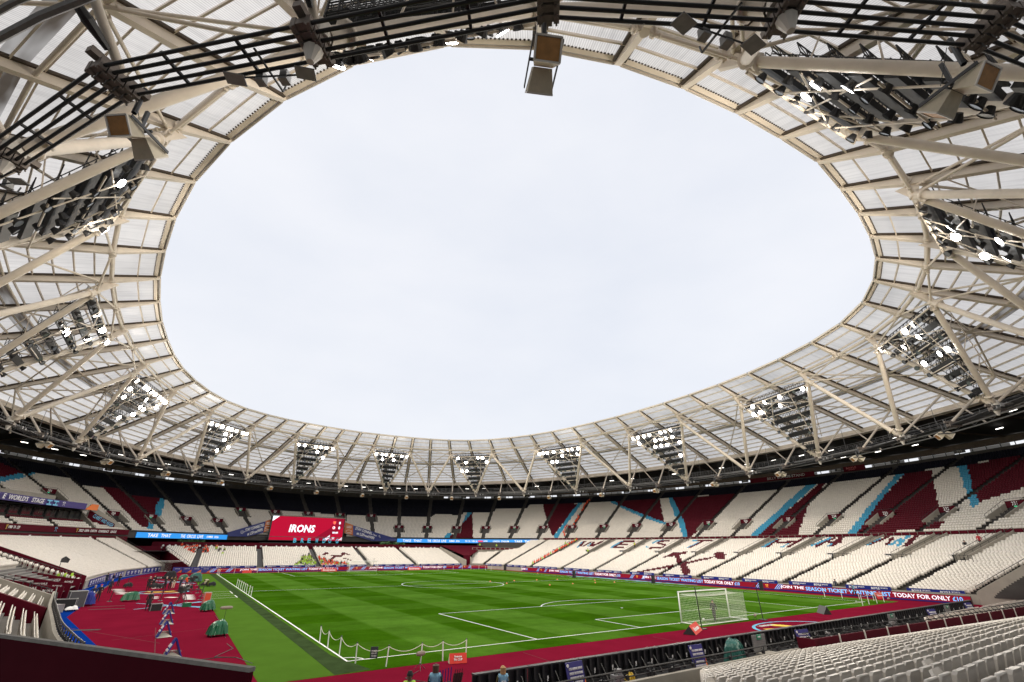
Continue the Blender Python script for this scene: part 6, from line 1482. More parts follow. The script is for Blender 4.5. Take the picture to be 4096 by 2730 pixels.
    for v in vb.verts: v.co += v.normal*.022
    gm = bpy.data.meshes.new('vest'); vb.to_mesh(gm); vb.free(); gm.materials.clear(); gm.materials.append(cl_hiy); gm.polygons.foreach_set('use_smooth', [True]*len(gm.polygons)); gm.polygons.foreach_set('material_index', [0]*len(gm.polygons))
    return out, hm, gm, h
BODY = {p: body(p) for p in ('stand', 'hold', 'pocket', 'walk', 'bend', 'sit')}
def slot(o, i, m): o.material_slots[i].link = 'OBJECT'; o.material_slots[i].material = m
def person(lbl, x, y, z, rz, pose='stand', top=cl_black, legs=cl_black, shoes=cl_black, sk=skin, hair=hair_b, vest=None, h=1.76, group=None, face=False):
    out, hm, gm, hd_ = BODY[pose]; o = bpy.data.objects.new('person', out); C.objects.link(o); o.location = (x, y, z); o.rotation_euler = (0, 0, rz); s = h/1.80; o.scale = (s, s, s)
    for i, m in enumerate((top, legs, shoes, sk)): slot(o, i, m)
    tag(o, lbl, 'person', group)
    if hair: q = inst('hair', hm, None, o); slot(q, 0, hair)
    if vest: q = inst('vest', gm, None, o); slot(q, 0, vest)
    if face:
        hx = np.array(hd_); mb = MB()
        for sg in (-1, 1): mb.box(hx+[sg*.036, .096, .02], .026, .02, .014)
        mb.box(hx+[0, .098, -.05], .045, .016, .01); mb.obj('eyes_and_mouth', hair_b, o)
        MB().hexa([hx+p for p in ([-.016, .09, -.025], [.016, .09, -.025], [.01, .09, .03], [-.01, .09, .03], [-.014, .125, -.02], [.014, .125, -.02], [.004, .105, .03], [-.004, .105, .03])]).obj('nose', sk, o)
        for sg in (-1, 1): MB().box(hx+[sg*.098, -.0, -.005], .018, .035, .06).obj('ear', sk, o)
    return o
def fac(a): return R(a)-math.pi/2     # face towards compass angle a measured from +x
ppl = [
 ('man in a navy jacket and light grey trousers standing by the dugouts, hands on hips', 205, 540, 'pocket', cl_navy, cl_grey, -70, 'hair_g'),
 ('person in dark clothes and red cap holding a long tool by the dugouts', 290, 520, 'pocket', cl_black, cl_black, -80, 'cap'),
 ('man in a dark navy top seen from behind by the white track lettering', 445, 415, 'stand', cl_navy, cl_black, 80, 'hair_g'),
 ('man in black looking down at papers by the blue boards', 565, 318, 'hold', cl_black, cl_black, -60, 'hair_b'),
 ('man in a navy coat standing at the blue boards, leftmost of the group', 400, 300, 'stand', cl_navy, cl_navy, 60, 'hair_b'),
 ('person in black beside the man in the navy coat at the blue boards', 480, 310, 'hold', cl_black, cl_black, 20, 'hair_g'),
 ('tall bald man in a long black coat with his back turned, near the rope line', 960, 380, 'stand', cl_black, cl_black, 60, 'hair_g'),
 ('man in black with a white lanyard card facing the long coated man', 1030, 340, 'stand', cl_black, cl_black, -110, 'hair_b'),
 ('woman in black looking at her phone beside the track lettering', 1185, 370, 'hold', cl_black, cl_black, -60, 'hair_g'),
 ('person in a black coat in the middle of the group on the track', 1250, 370, 'hold', cl_black, cl_black, -120, 'hair_b'),
 ('man in green and khaki with a white lanyard card', 1300, 355, 'stand', cl_olive, cl_cream, -100, 'hair_b'),
 ('person in a navy hoodie half hidden by the camera tripod', 1385, 380, 'stand', cl_navy, cl_navy, 150, 'hair_g'),
 ('man in a bright orange jacket holding his hands up to his chest', 1470, 350, 'hold', cl_hio, cl_black, -70, 'hair_b'),
 ('man in a cream top bending over a black bag on the grass verge', 1770, 325, 'bend', cl_cream, cl_olive, 200, 'hair_b'),
 ('man in a black overcoat standing alone on the red track with his back to us', 955, 650, 'stand', cl_black, cl_black, 85, 'hair_b'),
]
for lbl, px, py, pose, top, legs, a, hr in ppl:
    g = G(300+px/3.337, 2250+py/3.337); hm_ = {'hair_b': hair_b, 'hair_g': hair_g, 'cap': mat('cap_red', (.4, .02, .03), .7)}[hr]
    p = person(lbl, g[0], g[1], .01, fac(a), pose, top, legs, cl_black, skin, hm_, None, 1.80 if 'tall' not in lbl else 1.88)
    if 'lanyard' in lbl or 'grey trousers standing' in lbl: MB().box((0, .16, 1.1), .1, .01, .15).obj('pass_card', txt_w, p)
    if 'long' in lbl and 'coat' in lbl or 'overcoat' in lbl: MB().tube((0, 0, .62), (0, 0, 1.05), .23, 10, .19).obj('coat_skirt', cl_black, p)
    if 'tool' in lbl: MB().tube((.3, .3, .1), (.45, .1, 1.3), .02, 5).box((.28, .32, .15), .14, .1, .25).obj('long_tool', black, p)
person('goalkeeper coach in black walking inside the near goal', 34.0, -.9, .01, fac(200), 'walk', cl_black, cl_black, h=1.82)
o = bpy.data.objects.new('football', None)
bm = bmesh.new(); bmesh.ops.create_icosphere(bm, subdivisions=2, radius=.125); me_b = bpy.data.meshes.new('football'); bm.to_mesh(me_b); bm.free(); me_b.materials.append(ball_m)
me_b.polygons.foreach_set('use_smooth', [True]*len(me_b.polygons)); o = inst('football', me_b); o.location = (33.1, -.3, .15); tag(o, 'white football lying just inside the near goal', 'football')
def at_near(px, py, y): q = PY(px, py, y); return q
g = PY(1685, 2660, -13.0); pn = person('steward in a black beanie and yellow hi-vis vest at the bottom edge', g[0]-.55, -13.3, g[2]-1.86, fac(-110), 'stand', cl_black, cl_black, sk=skin_d, hair=cl_black, vest=cl_hiy, h=1.80, face=True)
MB().tube((0, .01, 1.66), (0, .0, 1.78), .125, 12, .07, caps=True).obj('beanie', cl_black, pn)
g = PY(1745, 2653, -12.6); pm_ = person('photographer with dark curly hair in a sky blue bib, seen from behind', g[0], -12.6, g[2]-1.80, fac(55), 'hold', cl_black, cl_black, hair=mat('hair_brown', (.09, .045, .03), .7), vest=cl_bib, h=1.80)
MB().tube((0, -.02, 1.50), (0, -.03, 1.74), .12, 10, .13, caps=True).obj('long_hair', mat('hair_brown', (0, 0, 0)), pm_)
g = PY(2012, 2658, -12.9); pw = person('blond photographer in an olive top and sky blue bib, seen from behind', g[0], -12.9, g[2]-1.76, fac(75), 'hold', cl_olive, cl_black, hair=hair_y, vest=cl_bib, h=1.74)
MB().tube((0, -.03, 1.48), (0, -.03, 1.72), .11, 10, .125, caps=True).obj('long_hair', hair_y, pw)
for k, s_ in enumerate(('MEDIA', 'M930')):
    o = text(s_, txt_w, (0, 0, 0), (1, 0, 0), up, .07, .2, None, proud=0); o.parent = pw; o.matrix_local = Matrix.Translation((0, -.152, 1.24-.1*k)) @ Matrix.Rotation(R(90), 4, 'X') @ Matrix.Diagonal((.2/text_mesh(s_, txt_w)[1], .07, 1, 1))
g = PY(1797, 2712, -13.4); person('head of a person in a dark cap at the bottom edge between the photographers', g[0], -13.4, g[2]-1.83, fac(40), 'stand', cl_black, cl_black, hair=cl_black, h=1.75)
# people on the east side
g = PX(3340, 2345, 76.6); person('person in a navy coat leaning over the right-hand boards', 76.9, g[1], .4, fac(0), 'walk', cl_navy, cl_navy, h=1.75)
g = PX(3418, 2380, 74.9); person('bald steward in a sky blue bib walking in front of the right-hand boards', 75.0, g[1], .02, fac(-90), 'walk', cl_black, cl_black, hair=hair_g, vest=cl_bib, h=1.78)
def on_east(px, py): # nearest terrace spot
    best = None
    for s in np.linspace(-50, 50, 201):
        for v in range(0, NE, 1):
            p = e_pt(s, v); x_, y_, w_ = project(np.array([p[0], p[1], EZ+v*EH+.5])); d = (x_-px)**2+(y_-py)**2
            if best is None or d < best[0]: best = (d, p, EZ+v*EH, s, v)
    return best
for px, py, top, lbl in ((3865, 2188, cl_black, 'person in black with a grey hood seated in the upper rows near section 132'), (3926, 2170, mat('jacket_red', (.5, .02, .03), .8), 'steward in a red jacket standing by the section 131 board'), (2540, 2188, cl_hio, 'lone steward in orange and yellow on the right-hand stand between W and E'), (2352, 2213, cl_hiy, 'lone yellow vested steward standing low on the right-hand stand')):
    b_ = on_east(px, py); person(lbl, b_[1][0], b_[1][1], b_[2], fac(190), 'sit' if 'seated' in lbl else 'stand', top, cl_black, vest=None if top is not cl_hio else cl_hiy)
# orange stewards climbing the gangway
line_px = Z(1600, 2000, 3.361, [(1790, 895), (1812, 888), (1832, 875), (1840, 850), (1890, 850), (1915, 840), (1935, 835), (1952, 825), (1970, 815), (1990, 795), (1998, 775), (2025, 770), (2050, 757), (2065, 745), (2085, 740), (2100, 728), (2117, 725), (2143, 700), (2160, 700), (2180, 685), (2200, 665), (2215, 660), (2270, 635), (2285, 620), (2310, 605), (2325, 595), (2345, 580)])
for k, (px, py) in enumerate(line_px):
    v = 1+k*1.27; s = 24.5
    if v > NE-1: break
    p = e_pt(s+random.uniform(-.15, .15), v); person('x', p[0], p[1], EZ+v*EH, fac(195+random.uniform(-15, 15)), 'stand', cl_hio if k % 5 else cl_hiy, cl_black, group='stewards lined up the gangway of the right-hand stand')
def up_line(k):
    return
for k in range(26):
    d = 28.5-k*.98; t_ = 27.89 if d < 22 else 28.6
    if 22 < d < 27: t_ = 29.3
    t_ += random.uniform(-.25, .25)
    if random.random() < .2: continue
    p = ring(t_, d); person('x', p[0], p[1], tier_z(d), fac(210+random.uniform(-15, 15)), 'stand', cl_hio, cl_black, group='stewards lined up the gangway of the right-hand stand')
cand = [A for A, c, l in SEATS if abs(A[0, 1]-113.5) < 3 and len(A) > 1000][0]
cpx, cpy, cw2 = project(cand[:, :3]+[0, 0, .8])
def crowd(poly_, prob, tops, grp):
    ins = in_poly(cpx, cpy, poly_)
    for i in np.where(ins)[0]:
        if random.random() < prob:
            x, y, z, nx_, ny_, j = cand[i]; person('x', x, y+.05, z, math.atan2(ny_, nx_)-math.pi/2+random.uniform(-.5, .5), 'sit' if random.random() < .75 else 'stand', random.choice(tops), cl_black, h=1.75, hair=random.choice([hair_b, hair_b, hair_g]), sk=random.choice([skin, skin_d]), group=grp)
crowd([(672, 2178), (740, 2178), (745, 2190), (680, 2186)], .28, [cl_hio, cl_hio, cl_black], 'orange vested stewards seated at the left of the far stand')
crowd([(738, 2180), (830, 2176), (832, 2212), (770, 2212), (736, 2194)], .8, [cl_hio, cl_hio, cl_hio, cl_black], 'orange vested stewards seated at the left of the far stand')
crowd([(850, 2178), (868, 2178), (870, 2212), (850, 2212)], .5, [cl_hio, cl_hiy, cl_black], 'orange vested stewards seated at the left of the far stand')
crowd([(870, 2198), (900, 2196), (892, 2216), (870, 2214)], .45, [cl_hiy, cl_hiy, cl_black], 'orange vested stewards seated at the left of the far stand')
crowd([(1175, 2262), (1200, 2246), (1206, 2225), (1236, 2221), (1268, 2240), (1268, 2262)], .75, [cl_hiy, cl_hiy, cl_hiy, cl_black], 'yellow vested stewards gathered low in the middle of the far stand')
crowd([(1268, 2232), (1300, 2236), (1336, 2246), (1405, 2258), (1385, 2266), (1268, 2264)], .68, [cl_hio, cl_hio, cl_hio, cl_black, cl_hiy], 'orange vested stewards gathered low right of the yellow ones')
GL = {'stewards lined up the gangway of the right-hand stand': 'steward in a hi-vis vest in the line climbing the right-hand gangway', 'orange vested stewards seated at the left of the far stand': 'hi-vis steward among those seated at the left end of the far stand', 'yellow vested stewards gathered low in the middle of the far stand': 'steward in the yellow vested crowd low on the far stand', 'orange vested stewards gathered low right of the yellow ones': 'steward in the orange vested crowd low on the far stand'}
ln_ = 0
for o in sorted((o for o in C.objects if o.name.startswith('person') and o.get('label') == 'x'), key=lambda o: o.location.z):
    o['label'] = GL[o['group']]
    if 'gangway' in o['group']: ln_ += 1; o['label'] = 'steward in hi-vis, %s up the line on the right-hand gangway' % ordinal(ln_)
for px, py, top, lbl in ((2262, 2182, cl_hiy, 'yellow vested steward behind the low barrier at the corner, first'), (1920, 2188, cl_hiy, 'yellow vested steward behind the barrier at the far right corner'), (1985, 2190, cl_hiy, 'crouching yellow vested steward behind the corner barrier')):
    q = on_east(px, py); person(lbl, q[1][0], q[1][1], q[2], fac(230), 'stand', top, cl_black)
g = G(772, 2264); person('steward in orange and yellow beside the sloping claret wall, far left corner', -4.2, 117.5, .02, fac(-80), 'stand', cl_hio, cl_black, vest=cl_hiy)
person('steward in a yellow vest behind the purple barriers at the far left', .9, 116.6, .02, fac(-90), 'stand', cl_hiy, cl_black)
for k, s in enumerate((170.9, 171.3, 171.7)):
    p = w_pt(s, 1.5+k); person('steward in a yellow striped jacket sitting behind the dugout wall, %s' % ['first', 'second', 'third'][k], p[0], p[1], WZ+.4, fac(-20), 'sit', cl_hiy, cl_black)

# ------------------------------------------------------------------ broadcast kit on the left track
def tarp(lbl, x, y, w_, d_, h_, rz, m, seed=1, name='covered_camera', rig=True):
    rr = random.Random(seed); t = thing(name, lbl, 'covered camera', None, (x, y, 0), rz)
    bm = bmesh.new(); bmesh.ops.create_grid(bm, x_segments=14, y_segments=14, size=1)
    prof = lambda u: max(0, 1-abs(u)**3.2)
    for v in bm.verts:
        u, q = v.co.x, v.co.y; k = (prof(u)*prof(q))**.33; z = .16+(h_-.16)*k
        cr_ = (.05*math.sin(u*9+seed)*math.cos(q*7-seed)+.035*math.sin(u*17-q*13)+rr.uniform(-.03, .03))*min(1, h_); lp = .86+.14*(1-k)
        v.co = Vector((u*w_/2*lp+cr_*.8, q*d_/2*lp+cr_*.8, z+cr_*(.3+.4*k)+(.08 if u > .2 else 0)*k))
    me_ = bpy.data.meshes.new('cover'); bm.to_mesh(me_); bm.free(); me_.materials.append(m); o = inst('cover', me_, None, t); me_.polygons.foreach_set('use_smooth', [False]*len(me_.polygons))
    MB().box((0, 0, .16), w_*.8, d_*.7, .05).box((0, 0, .26), w_*.5, d_*.5, .2).obj('trolley', black, t)
    for a, b in ((-1, -1), (1, -1), (1, 1), (-1, 1)): MB().tube((a*w_*.36-.03, b*d_*.3, .08), (a*w_*.36+.03, b*d_*.3, .08), .08, 8, caps=True).obj('wheel', black, t)
    return t
tarp('green tarpaulin covered camera on a trolley at the verge, nearest the camera', -5.8, 13.2, 1.25, 1.0, .98, .3, green_tarp, 1)
tarp('green tarpaulin covered camera by the turf edge, beyond the nearer one', -5.6, 29.8, 1.15, 1.0, .95, .5, green_tarp, 2)
tarp('low wide green tarpaulin on a trolley in the middle of the red track', -12.7, 44.5, 1.8, 1.1, .95, .1, green_tarp, 3)
tarp('green tarpaulin bundle in the far part of the track', -6.9, 83, 1.5, 1.3, .95, .0, green_tarp, 4)
tarp('big teal tarpaulin heap beside the turf, far down the left track', -5.2, 77, 2.1, 1.6, 1.5, .2, teal_tarp, 5)
tarp('black covered equipment in the far part of the track', -8.9, 96, 2.0, 1.6, 1.1, .2, cl_black, 6)
tarp('teal covered camera standing behind the near hoarding at the lower right', 19.2, -12.4, 1.3, 1.1, 1.2, .4, teal_tarp, 7)
def furry(lbl, x, y, h_, L_, rz):
    t = thing('field_microphone', lbl, 'microphone', 'furry pitchside microphones', (x, y, 0), rz); mb = MB()
    P_ = [(-.5, .06), (-.44, .10), (-.2, .12), (.2, .12), (.42, .10), (.5, .06)]
    for (a, ra), (b, rb) in zip(P_[:-1], P_[1:]): mb.tube((a*L_, 0, h_), (b*L_, 0, h_), ra, 10, rb, caps=True)
    mb.obj('windshield', fur_m, t); mb = MB(); mb.tube((0, 0, h_-.1), (0, 0, .3), .015, 5)
    for a in (0, 2.1, 4.2): mb.tube((0, 0, .3), (.35*math.cos(a), .35*math.sin(a), .0), .014, 4)
    mb.obj('stand', black, t)
furry('furry microphone on a stand at the near left corner of the pitch', 2.8, -4.0, .75, .55, .2)
furry('long furry microphone by the nearest green cover', -5.2, 16.6, 1.5, .9, .1)
furry('pale furry microphone behind the near goal net', 38.0, -2.55, .45, .75, .4)
furry('furry microphone at the near right corner', 69.4, -2.3, .5, .9, .2)
for k, (px, py) in enumerate(((2464, 2318), (2937, 2348))): g = G(px, py); furry('small furry microphone on the right-hand track, %s one' % ['farther', 'nearer'][k], g[0], g[1], .5, .8, .1)
def tripod_cam(lbl, x, y, rz):
    t = thing('tripod_camera', lbl, 'television camera', None, (x, y, 0), rz); mb = MB()
    for a in (.4, 2.5, 4.6):
        mb.tube((0, 0, 1.25), (.75*math.cos(a), .75*math.sin(a), .02), .025, 5); mb.tube((.1*math.cos(a+.4), .1*math.sin(a+.4), 1.1), (.7*math.cos(a), .7*math.sin(a), .1), .015, 4); mb.tube((.3*math.cos(a), .3*math.sin(a), .7), (0, 0, .5), .015, 4)
    mb.obj('tripod', black, t); MB().box((0, 0, 1.33), .25, .3, .14).obj('head', black, t); MB().box((0, 0, 1.62), .35, .75, .42).box((0, -.3, 1.9), .28, .3, .2).obj('camera_body', black, t)
    MB().tube((0, .35, 1.62), (0, .95, 1.62), .14, 12, .17, caps=True).obj('lens', black, t); MB().box((.42, -.2, 1.75), .06, .4, .3, .2).obj('monitor', black, t); MB().tube((.2, -.3, 1.4), (.3, -1.0, 1.2), .02, 5).obj('pan_bar', black, t); return t
tripod_cam('black television camera on a tall tripod among crossed blue prints on the red track', -8.0, 35.6, R(-40)); tripod_cam('second black television camera close behind the first tripod', -7.6, 37.6, R(20)); tripod_cam('television camera on a tripod by the right rope posts, left track', -6.4, 57, R(30))
for k, (x, y) in enumerate(((-14.6, 45.1), (-14.6, 72.1), (-9.7, 43.5), (-10.6, 74.7), (-5.7, 42.8), (-5.6, 53.0), (-5.3, 60), (-5.2, 68), (-5.4, 47.5))):
    t = thing('rope_post', 'black belt barrier post on the left track, %s' % ['near left end', 'far left end', 'middle of the near line', 'middle of the far line', 'near right end', 'right side', 'right side farther', 'right side farthest', 'right side nearer'][k], 'barrier post', 'black belt barrier posts on the left track', (x, y, 0))
    MB().tube((0, 0, 0), (.1, 0, 1.15), .045, 6, caps=True).obj('post', black, t); MB().tube((0, 0, 0), (0, 0, .05), .28, 10, .2, caps=True).obj('base', black, t)
bl = MB()
for a, b in (((-14.6, 45.1), (-9.7, 43.5)), ((-9.7, 43.5), (-5.7, 42.8)), ((-14.6, 72.1), (-10.6, 74.7)), ((-10.6, 74.7), (-5.2, 68))):
    bl.beam((a[0]+.1, a[1], 1.1), ((a[0]+b[0])/2, (a[1]+b[1])/2, 1.02), .02, .06).beam(((a[0]+b[0])/2, (a[1]+b[1])/2, 1.02), (b[0]+.1, b[1], 1.1), .02, .06)
o = bl.obj('barrier_belt', black); tag(o, 'black belts strung between the barrier posts on the left track', 'belt')
def crate(name, lbl, x, y, s, m, rz=0., cat='case', lid=True):
    t = thing(name, lbl, cat, None, (x, y, 0), rz); mb = MB().box((0, 0, s[2]/2), *s); mb.obj('body', m, t)
    if lid:
        f = MB()
        for sx_ in (-1, 1):
            for sy_ in (-1, 1): f.beam((sx_*s[0]/2, sy_*s[1]/2, 0), (sx_*s[0]/2, sy_*s[1]/2, s[2]), .04, .04, (0, 1, 0))
            f.beam((sx_*s[0]/2, -s[1]/2, s[2]), (sx_*s[0]/2, s[1]/2, s[2]), .04, .04); f.beam((-s[0]/2, sx_*s[1]/2, s[2]), (s[0]/2, sx_*s[1]/2, s[2]), .04, .04)
        f.obj('edge_trim', bark, t)
    return t
crate('flight_case', 'open black flight case with silver edges beside the man in the overcoat', -9.95, 32.9, (.95, .6, .62), cl_black, .15)
crate('equipment_crate', 'small bright green crate at the tripod foot', -7.25, 35.2, (.8, .6, .4), green_tarp, .1, 'crate', False)
crate('drinks_cooler', 'orange drinks cooler stand at the turf edge', -5.35, 37.2, (.65, .65, 1.15), mat('cooler_orange', (.55, .06, .02), .5), .1, 'cooler')
crate('video_review_board', 'dark board marked for video review lying across the far track', -9.6, 88.5, (3.6, .3, .5), cl_black, .0, 'board', False); text('VAR', txt_w, (-10.6, 88.33, .27), (1, 0, 0), up, .24, .8, bpy.data.objects['video_review_board'], proud=.02)
for k, (px, py) in enumerate(((1722, 325), (1822, 325), (697, 338), (1045, 345), (1130, 350))):
    g = G(300+px/3.337, 2250+py/3.337); t = tarp('black kit bag on the %s' % ['verge left of the bending man', 'verge right of the bending man', 'track near the far left belt post', 'track by the long coated man', 'track between the groups'][k], g[0], g[1]+.4, 1.1, .8, .62, .3*k, cl_black, 20+k, 'kit_bag'); t['category'] = 'bag'
# equipment pile by the dugouts
for k, (x, y, s, m, l) in enumerate(((-17.6, 37.5, (1.6, .9, 1.0), cl_black, 'black equipment trolley on the blue carpet by the dugouts'), (-17.2, 40.5, (1.4, 1.0, 1.5), dark_steel, 'tall dark equipment frame on the blue carpet'), (-16.9, 43.2, (1.2, .9, 1.2), cl_navy, 'navy draped equipment box near the dugout corner'), (-18.0, 35.4, (.8, .8, .7), grey_steel, 'grey metal case on the blue carpet')))  : crate('equipment_trolley', l, x, y, s, m, .3*k, 'equipment')
t = tarp('crumpled blue sheet over equipment beside the dugouts', -16.6, 41.5, 1.9, 1.4, 1.3, .2, royal, 31, 'equipment_cover'); t = tarp('white plastic sheet beside the equipment trolley', -16.9, 36.3, 1.0, .9, .4, .2, white, 32, 'plastic_sheet')
# speaker towers on the right-hand track
for k, (px, py) in enumerate(((2057, 2297), (2297, 2312), (2614, 2334), (3048, 2362))):
    g = G(px, py); x, y = min(g[0], 74.4), g[1]
    if k == 0: x, y = 73.6, 96
    t = thing('speaker_tower', 'tall black speaker box in front of the right-hand boards, %s' % ['farthest', 'second farthest', 'second nearest', 'nearest'][k], 'loudspeaker', 'black speaker boxes on the right-hand track', (x, y, 0), .3)
    MB().box((0, 0, 1.05), .95, .7, 1.9).obj('cabinet', cl_black, t); MB().box((0, -.36, 1.05), .85, .02, 1.75).obj('grille', mat('grille_dark', (.03, .03, .032), .9, bump=.6, bscale=80), t); MB().box((0, 0, .07), 1.1, .9, .12).obj('base', black, t)
    t.scale = (.72, .72, .70)
    for sg in (-1, 1): MB().tube((sg*.5, .45, .12), (sg*.6, .45, .12), .12, 8, caps=True).obj('wheel', black, t)
# training cones
for k, (px, py) in enumerate(((2199, 2342), (2291, 2337), (2381, 2333), (1961, 2328), (2057, 2325), (2027, 2336), (2147, 2322), (2379, 2323), (2458, 2331), (2151, 2295), (2229, 2320))):
    g = G(px, py); o = MB().tube((0, 0, .0), (0, 0, .16), .16, 8, .05, caps=True).obj('marker_cone', mat('cone_orange', (.8, .2, .1), .6)); o.location = (*g[:2], .02); tag(o, 'tiny orange training marker on the far right half of the pitch', 'cone', 'orange training markers on the grass')
# flag poles rack and chairs behind the near hoarding, cables on the floor
t = thing('blue_pole_rack', 'row of thin blue poles standing behind the near hoarding by the photographers', 'poles')
for k in range(5): q = PY(1756+k*11, 2700, -12.0); MB().tube((q[0], -12.0, .1), (q[0]+.05, -12.0, 1.62+.02*k), .02, 5).obj('pole', royal, t)
t = thing('folded_umbrellas', 'bunch of dark furled umbrellas beside the blue poles', 'umbrellas')
for k in range(4): q = PY(1815+k*9, 2700, -12.2); MB().tube((q[0]-.05, -12.2, .9), (q[0]+.06, -12.2, 1.5), .03, 6, .065).tube((q[0]+.06, -12.2, 1.5), (q[0]+.08, -12.2, 1.64), .018, 5).obj('umbrella', mat('umbrella_claret', (.05, .012, .015), .8), t)
cbm = MB(); cbm.path([(-5.4, 9.5, .02), (-5.2, 7.5, .02), (-6.4, 5.2, .02), (-5.3, 4.4, .02), (-4.7, 2.2, .02)], .02, 4); cbm.path([(-5.3, 12, .02), (-5.0, 20, .02), (-5.1, 26, .02)], .015, 4); cbm.path([(-8.9, 4.6, .02), (-6.2, 4.9, .02), (-5.4, 4.5, .02)], .02, 4); cbm.path([(2.6, -4.3, .02), (1.4, -5.4, .02), (2.0, -6.6, .02), (4.6, -8.4, .02), (9, -9.4, .02)], .014, 4)
o = cbm.obj('floor_cable', black); tag(o, 'thin cables trailing over the red track along the turf edge', 'cable')
for k, x in enumerate((9.2, 11.6, 13.4, 30.5, 33.5, 36.5, 41, 48)):
    t = thing('broadcast_gear', 'small dark piece of broadcast gear behind the near hoarding, %s from the left' % ['first', 'second', 'third', 'fourth', 'fifth', 'sixth', 'seventh', 'eighth'][k], 'equipment', None, (x, -12.6, 0), k*.7)
    MB().box((0, 0, .35), .5, .4, .5).box((.1, 0, .7), .3, .25, .25).obj('case', cl_black if k % 3 else grey_steel, t); MB().tube((-.4, .1, 0), (0, 0, .9), .02, 4).tube((.4, .1, 0), (0, 0, .9), .02, 4).tube((0, -.4, 0), (0, 0, .9), .02, 4).obj('stand', black, t)
t = tarp('mustard capped dark box behind the near hoarding', 10.5, -12.2, .42, .4, .42, 0, mat('mustard', (.5, .33, .02), .6), 41, 'equipment_cover')
for k, s in enumerate((167.2,)):
    t = thing('press_lamp', 'black flag shaped reflector on a pole above the left-hand seats', 'reflector', None, (*w_pt(169.5, 5), 1.5)); MB().tube((0, 0, .5), (0, 0, 2.3), .04, 5).obj('pole', black, t); MB().poly([(-.1, 0, 2.1), (.8, .1, 2.0), (.9, .1, 2.5), (.3, .1, 2.9), (-.1, 0, 2.6)], (.0, .08, 0)).obj('reflector', black, t)


# ------------------------------------------------------------------ build the seats
mats4 = [seat_w, seat_c, seat_b, seat_n]
def near_seat_mesh():
    bm = bmesh.new()
    def shell(n_x, n_z, hw, z0, z1, y0, lean, curve, th, rnd):
        fr = []; bkk = []
        for j in range(n_z+1):
            z = z0+(z1-z0)*j/n_z; rowf = []; rowb = []
            k = max(0, (z-(z1-rnd))/rnd); k2 = max(0, ((z0+.1)-z)/.1)
            wd = (hw-.05)+.05*math.sqrt(max(0, 1-k*k)) - .02*k2
            for i in range(n_x+1):
                x = -wd+2*wd*i/n_x; y = y0-(z-z0)*lean+curve*x*x; rim = 1 if (i in (0, n_x) or j in (0, n_z)) else 0
                rowf.append(bm.verts.new((x, y, z))); rowb.append(bm.verts.new((x, y-th-(.016 if rim else 0), z)))
            fr.append(rowf); bkk.append(rowb)
        for j in range(n_z):
            for i in range(n_x):
                bm.faces.new((fr[j][i], fr[j][i+1], fr[j+1][i+1], fr[j+1][i])); bm.faces.new((bkk[j][i+1], bkk[j][i], bkk[j+1][i], bkk[j+1][i+1]))
        for j in range(n_z):
            bm.faces.new((fr[j][0], fr[j+1][0], bkk[j+1][0], bkk[j][0])); bm.faces.new((fr[j+1][n_x], fr[j][n_x], bkk[j][n_x], bkk[j+1][n_x]))
        for i in range(n_x):
            bm.faces.new((fr[0][i+1], fr[0][i], bkk[0][i], bkk[0][i+1])); bm.faces.new((fr[n_z][i], fr[n_z][i+1], bkk[n_z][i+1], bkk[n_z][i]))
    shell(9, 9, .232, .36, .86, 0, .16, .22, .05, .065)
    me = bpy.data.meshes.new('backrest'); bm.to_mesh(me); bm.free(); me.materials.append(seat_w)
    bm = bmesh.new(); shell(6, 5, .205, .38, .78, .12, .10, .2, .04, .08)
    mp_ = bpy.data.meshes.new('seat'); bm.to_mesh(mp_); bm.free(); mp_.materials.append(seat_w)
    b = MB().box((0, -.02, .22), .05, .1, .44).box((0, .04, .42), .4, .05, .04); b.f = b.f
    mo = b.obj('bracket', black); ml = mo.data; bpy.data.objects.remove(mo)
    return me, mp_, ml
allA = np.vstack([s[0] for s in SEATS]); allc = np.concatenate([s[1] for s in SEATS]); alll = np.concatenate([np.full(len(s[0]), s[2]) for s in SEATS])
P = allA[:, :3]+[0, 0, .6]; px, py, wv = project(P)
vis = (wv > 0) & (px > -20) & (px < 4116) & (py > 0) & (py < 2760)
dist = np.linalg.norm(P-CAM, axis=1); dist[~vis] = 1e6
order = np.argsort(dist)[:300]; mask = np.zeros(len(allA), bool); mask[order] = True
mb_, mp2, ml2 = near_seat_mesh(); near_blk = allA[:, 1] < -15
def seat_label(i):
    j = int(allA[i, 5])
    same = np.where((np.abs(allA[:, 5]-j) < .1) & near_blk)[0]; rank = int((allA[same, 0] < allA[i, 0]).sum())+1
    return 'white seat, %s from the left in the %s row of the near stand' % (ordinal(rank), ordinal(j+1))
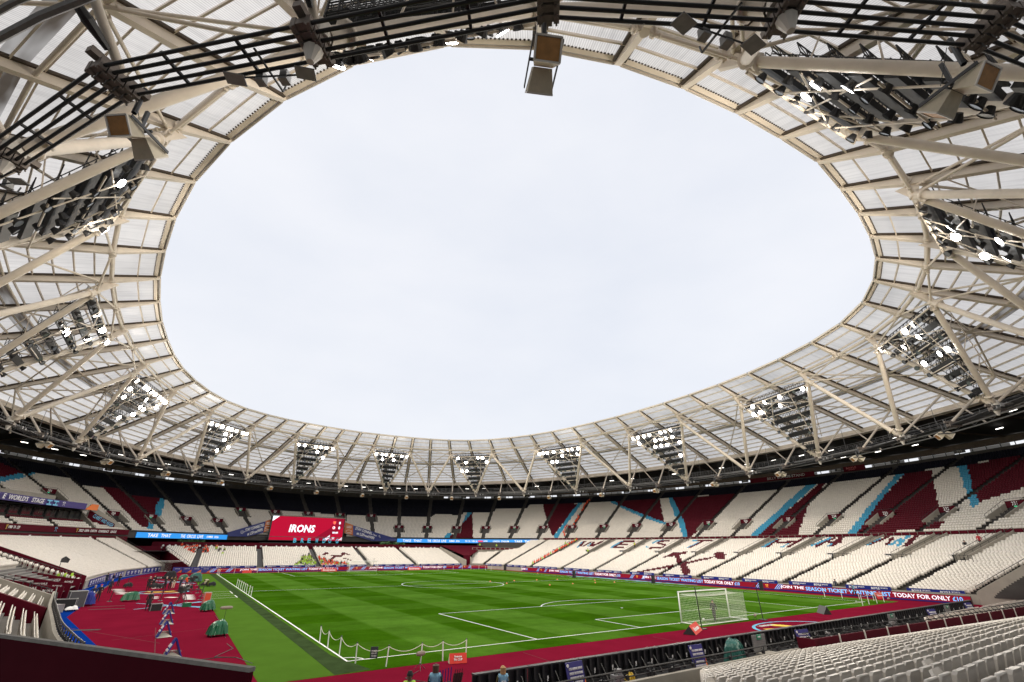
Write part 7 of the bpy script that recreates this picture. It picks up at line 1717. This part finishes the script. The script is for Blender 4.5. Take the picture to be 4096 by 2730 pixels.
for i in order:
    x, y, z, nx, ny, j = allA[i]; t = thing('stadium_seat', seat_label(i), 'seat', 'white seats of the nearest rows', (x, y, z), math.atan2(ny, nx)-math.pi/2)
    q1 = inst('backrest', mb_, None, t); q1.rotation_euler = (random.gauss(0, .012), 0, random.gauss(0, .012)); q2 = inst('folding_seat', mp2, None, t); inst('bracket', ml2, None, t)
    if random.random() < .07: q2.rotation_euler = (R(-35), 0, 0); q2.location = (0, -.1, .12)
Vs, Ls, St, To, Mi = [], [], [], [], []; vo = lo = 0
for lod in (1, 2):
    V, F = seat_template(lod); idx = np.where((alll == lod) & ~mask)[0]
    if not len(idx): continue
    A = allA[idx]; n = len(A); c, s = A[:, 4], -A[:, 3]       # local y -> (nx,ny)
    jit = rng.normal(0, .02, n); c2, s2 = c*np.cos(jit)-s*np.sin(jit), s*np.cos(jit)+c*np.sin(jit)
    X = A[:, 0:1]+V[None, :, 0]*c2[:, None]-V[None, :, 1]*s2[:, None]; Y = A[:, 1:2]+V[None, :, 0]*s2[:, None]+V[None, :, 1]*c2[:, None]; Zz = A[:, 2:3]+V[None, :, 2]+0*X
    # rotation: local x -> (ny,-nx), local y -> (nx,ny)
    X = A[:, 0:1]+V[None, :, 0]*c2[:, None]+V[None, :, 1]*(-s2)[:, None]; Y = A[:, 1:2]+V[None, :, 0]*s2[:, None]+V[None, :, 1]*c2[:, None]
    Vs.append(np.stack([X, Y, Zz], -1).reshape(-1, 3))
    lf = np.concatenate([np.array(f) for f in F]); tot = np.array([len(f) for f in F]); st = np.r_[0, np.cumsum(tot)[:-1]]
    Ls.append((lf[None]+(np.arange(n)*len(V))[:, None]+vo).ravel()); St.append((st[None]+(np.arange(n)*len(lf))[:, None]+lo).ravel()); To.append(np.tile(tot, n)); Mi.append(np.repeat(allc[idx], len(F)))
    vo += n*len(V); lo += n*len(lf)
me = fast_mesh('stadium_seats', np.vstack(Vs), np.concatenate(Ls), np.concatenate(St), np.concatenate(To), np.concatenate(Mi), mats4)
o = bpy.data.objects.new('stadium_seats', me); C.objects.link(o); tag(o, 'tens of thousands of empty white, claret, sky blue and navy seats filling the stands', 'seats', None, 'stuff')
print('seats', len(allA), 'faces', len(me.polygons))
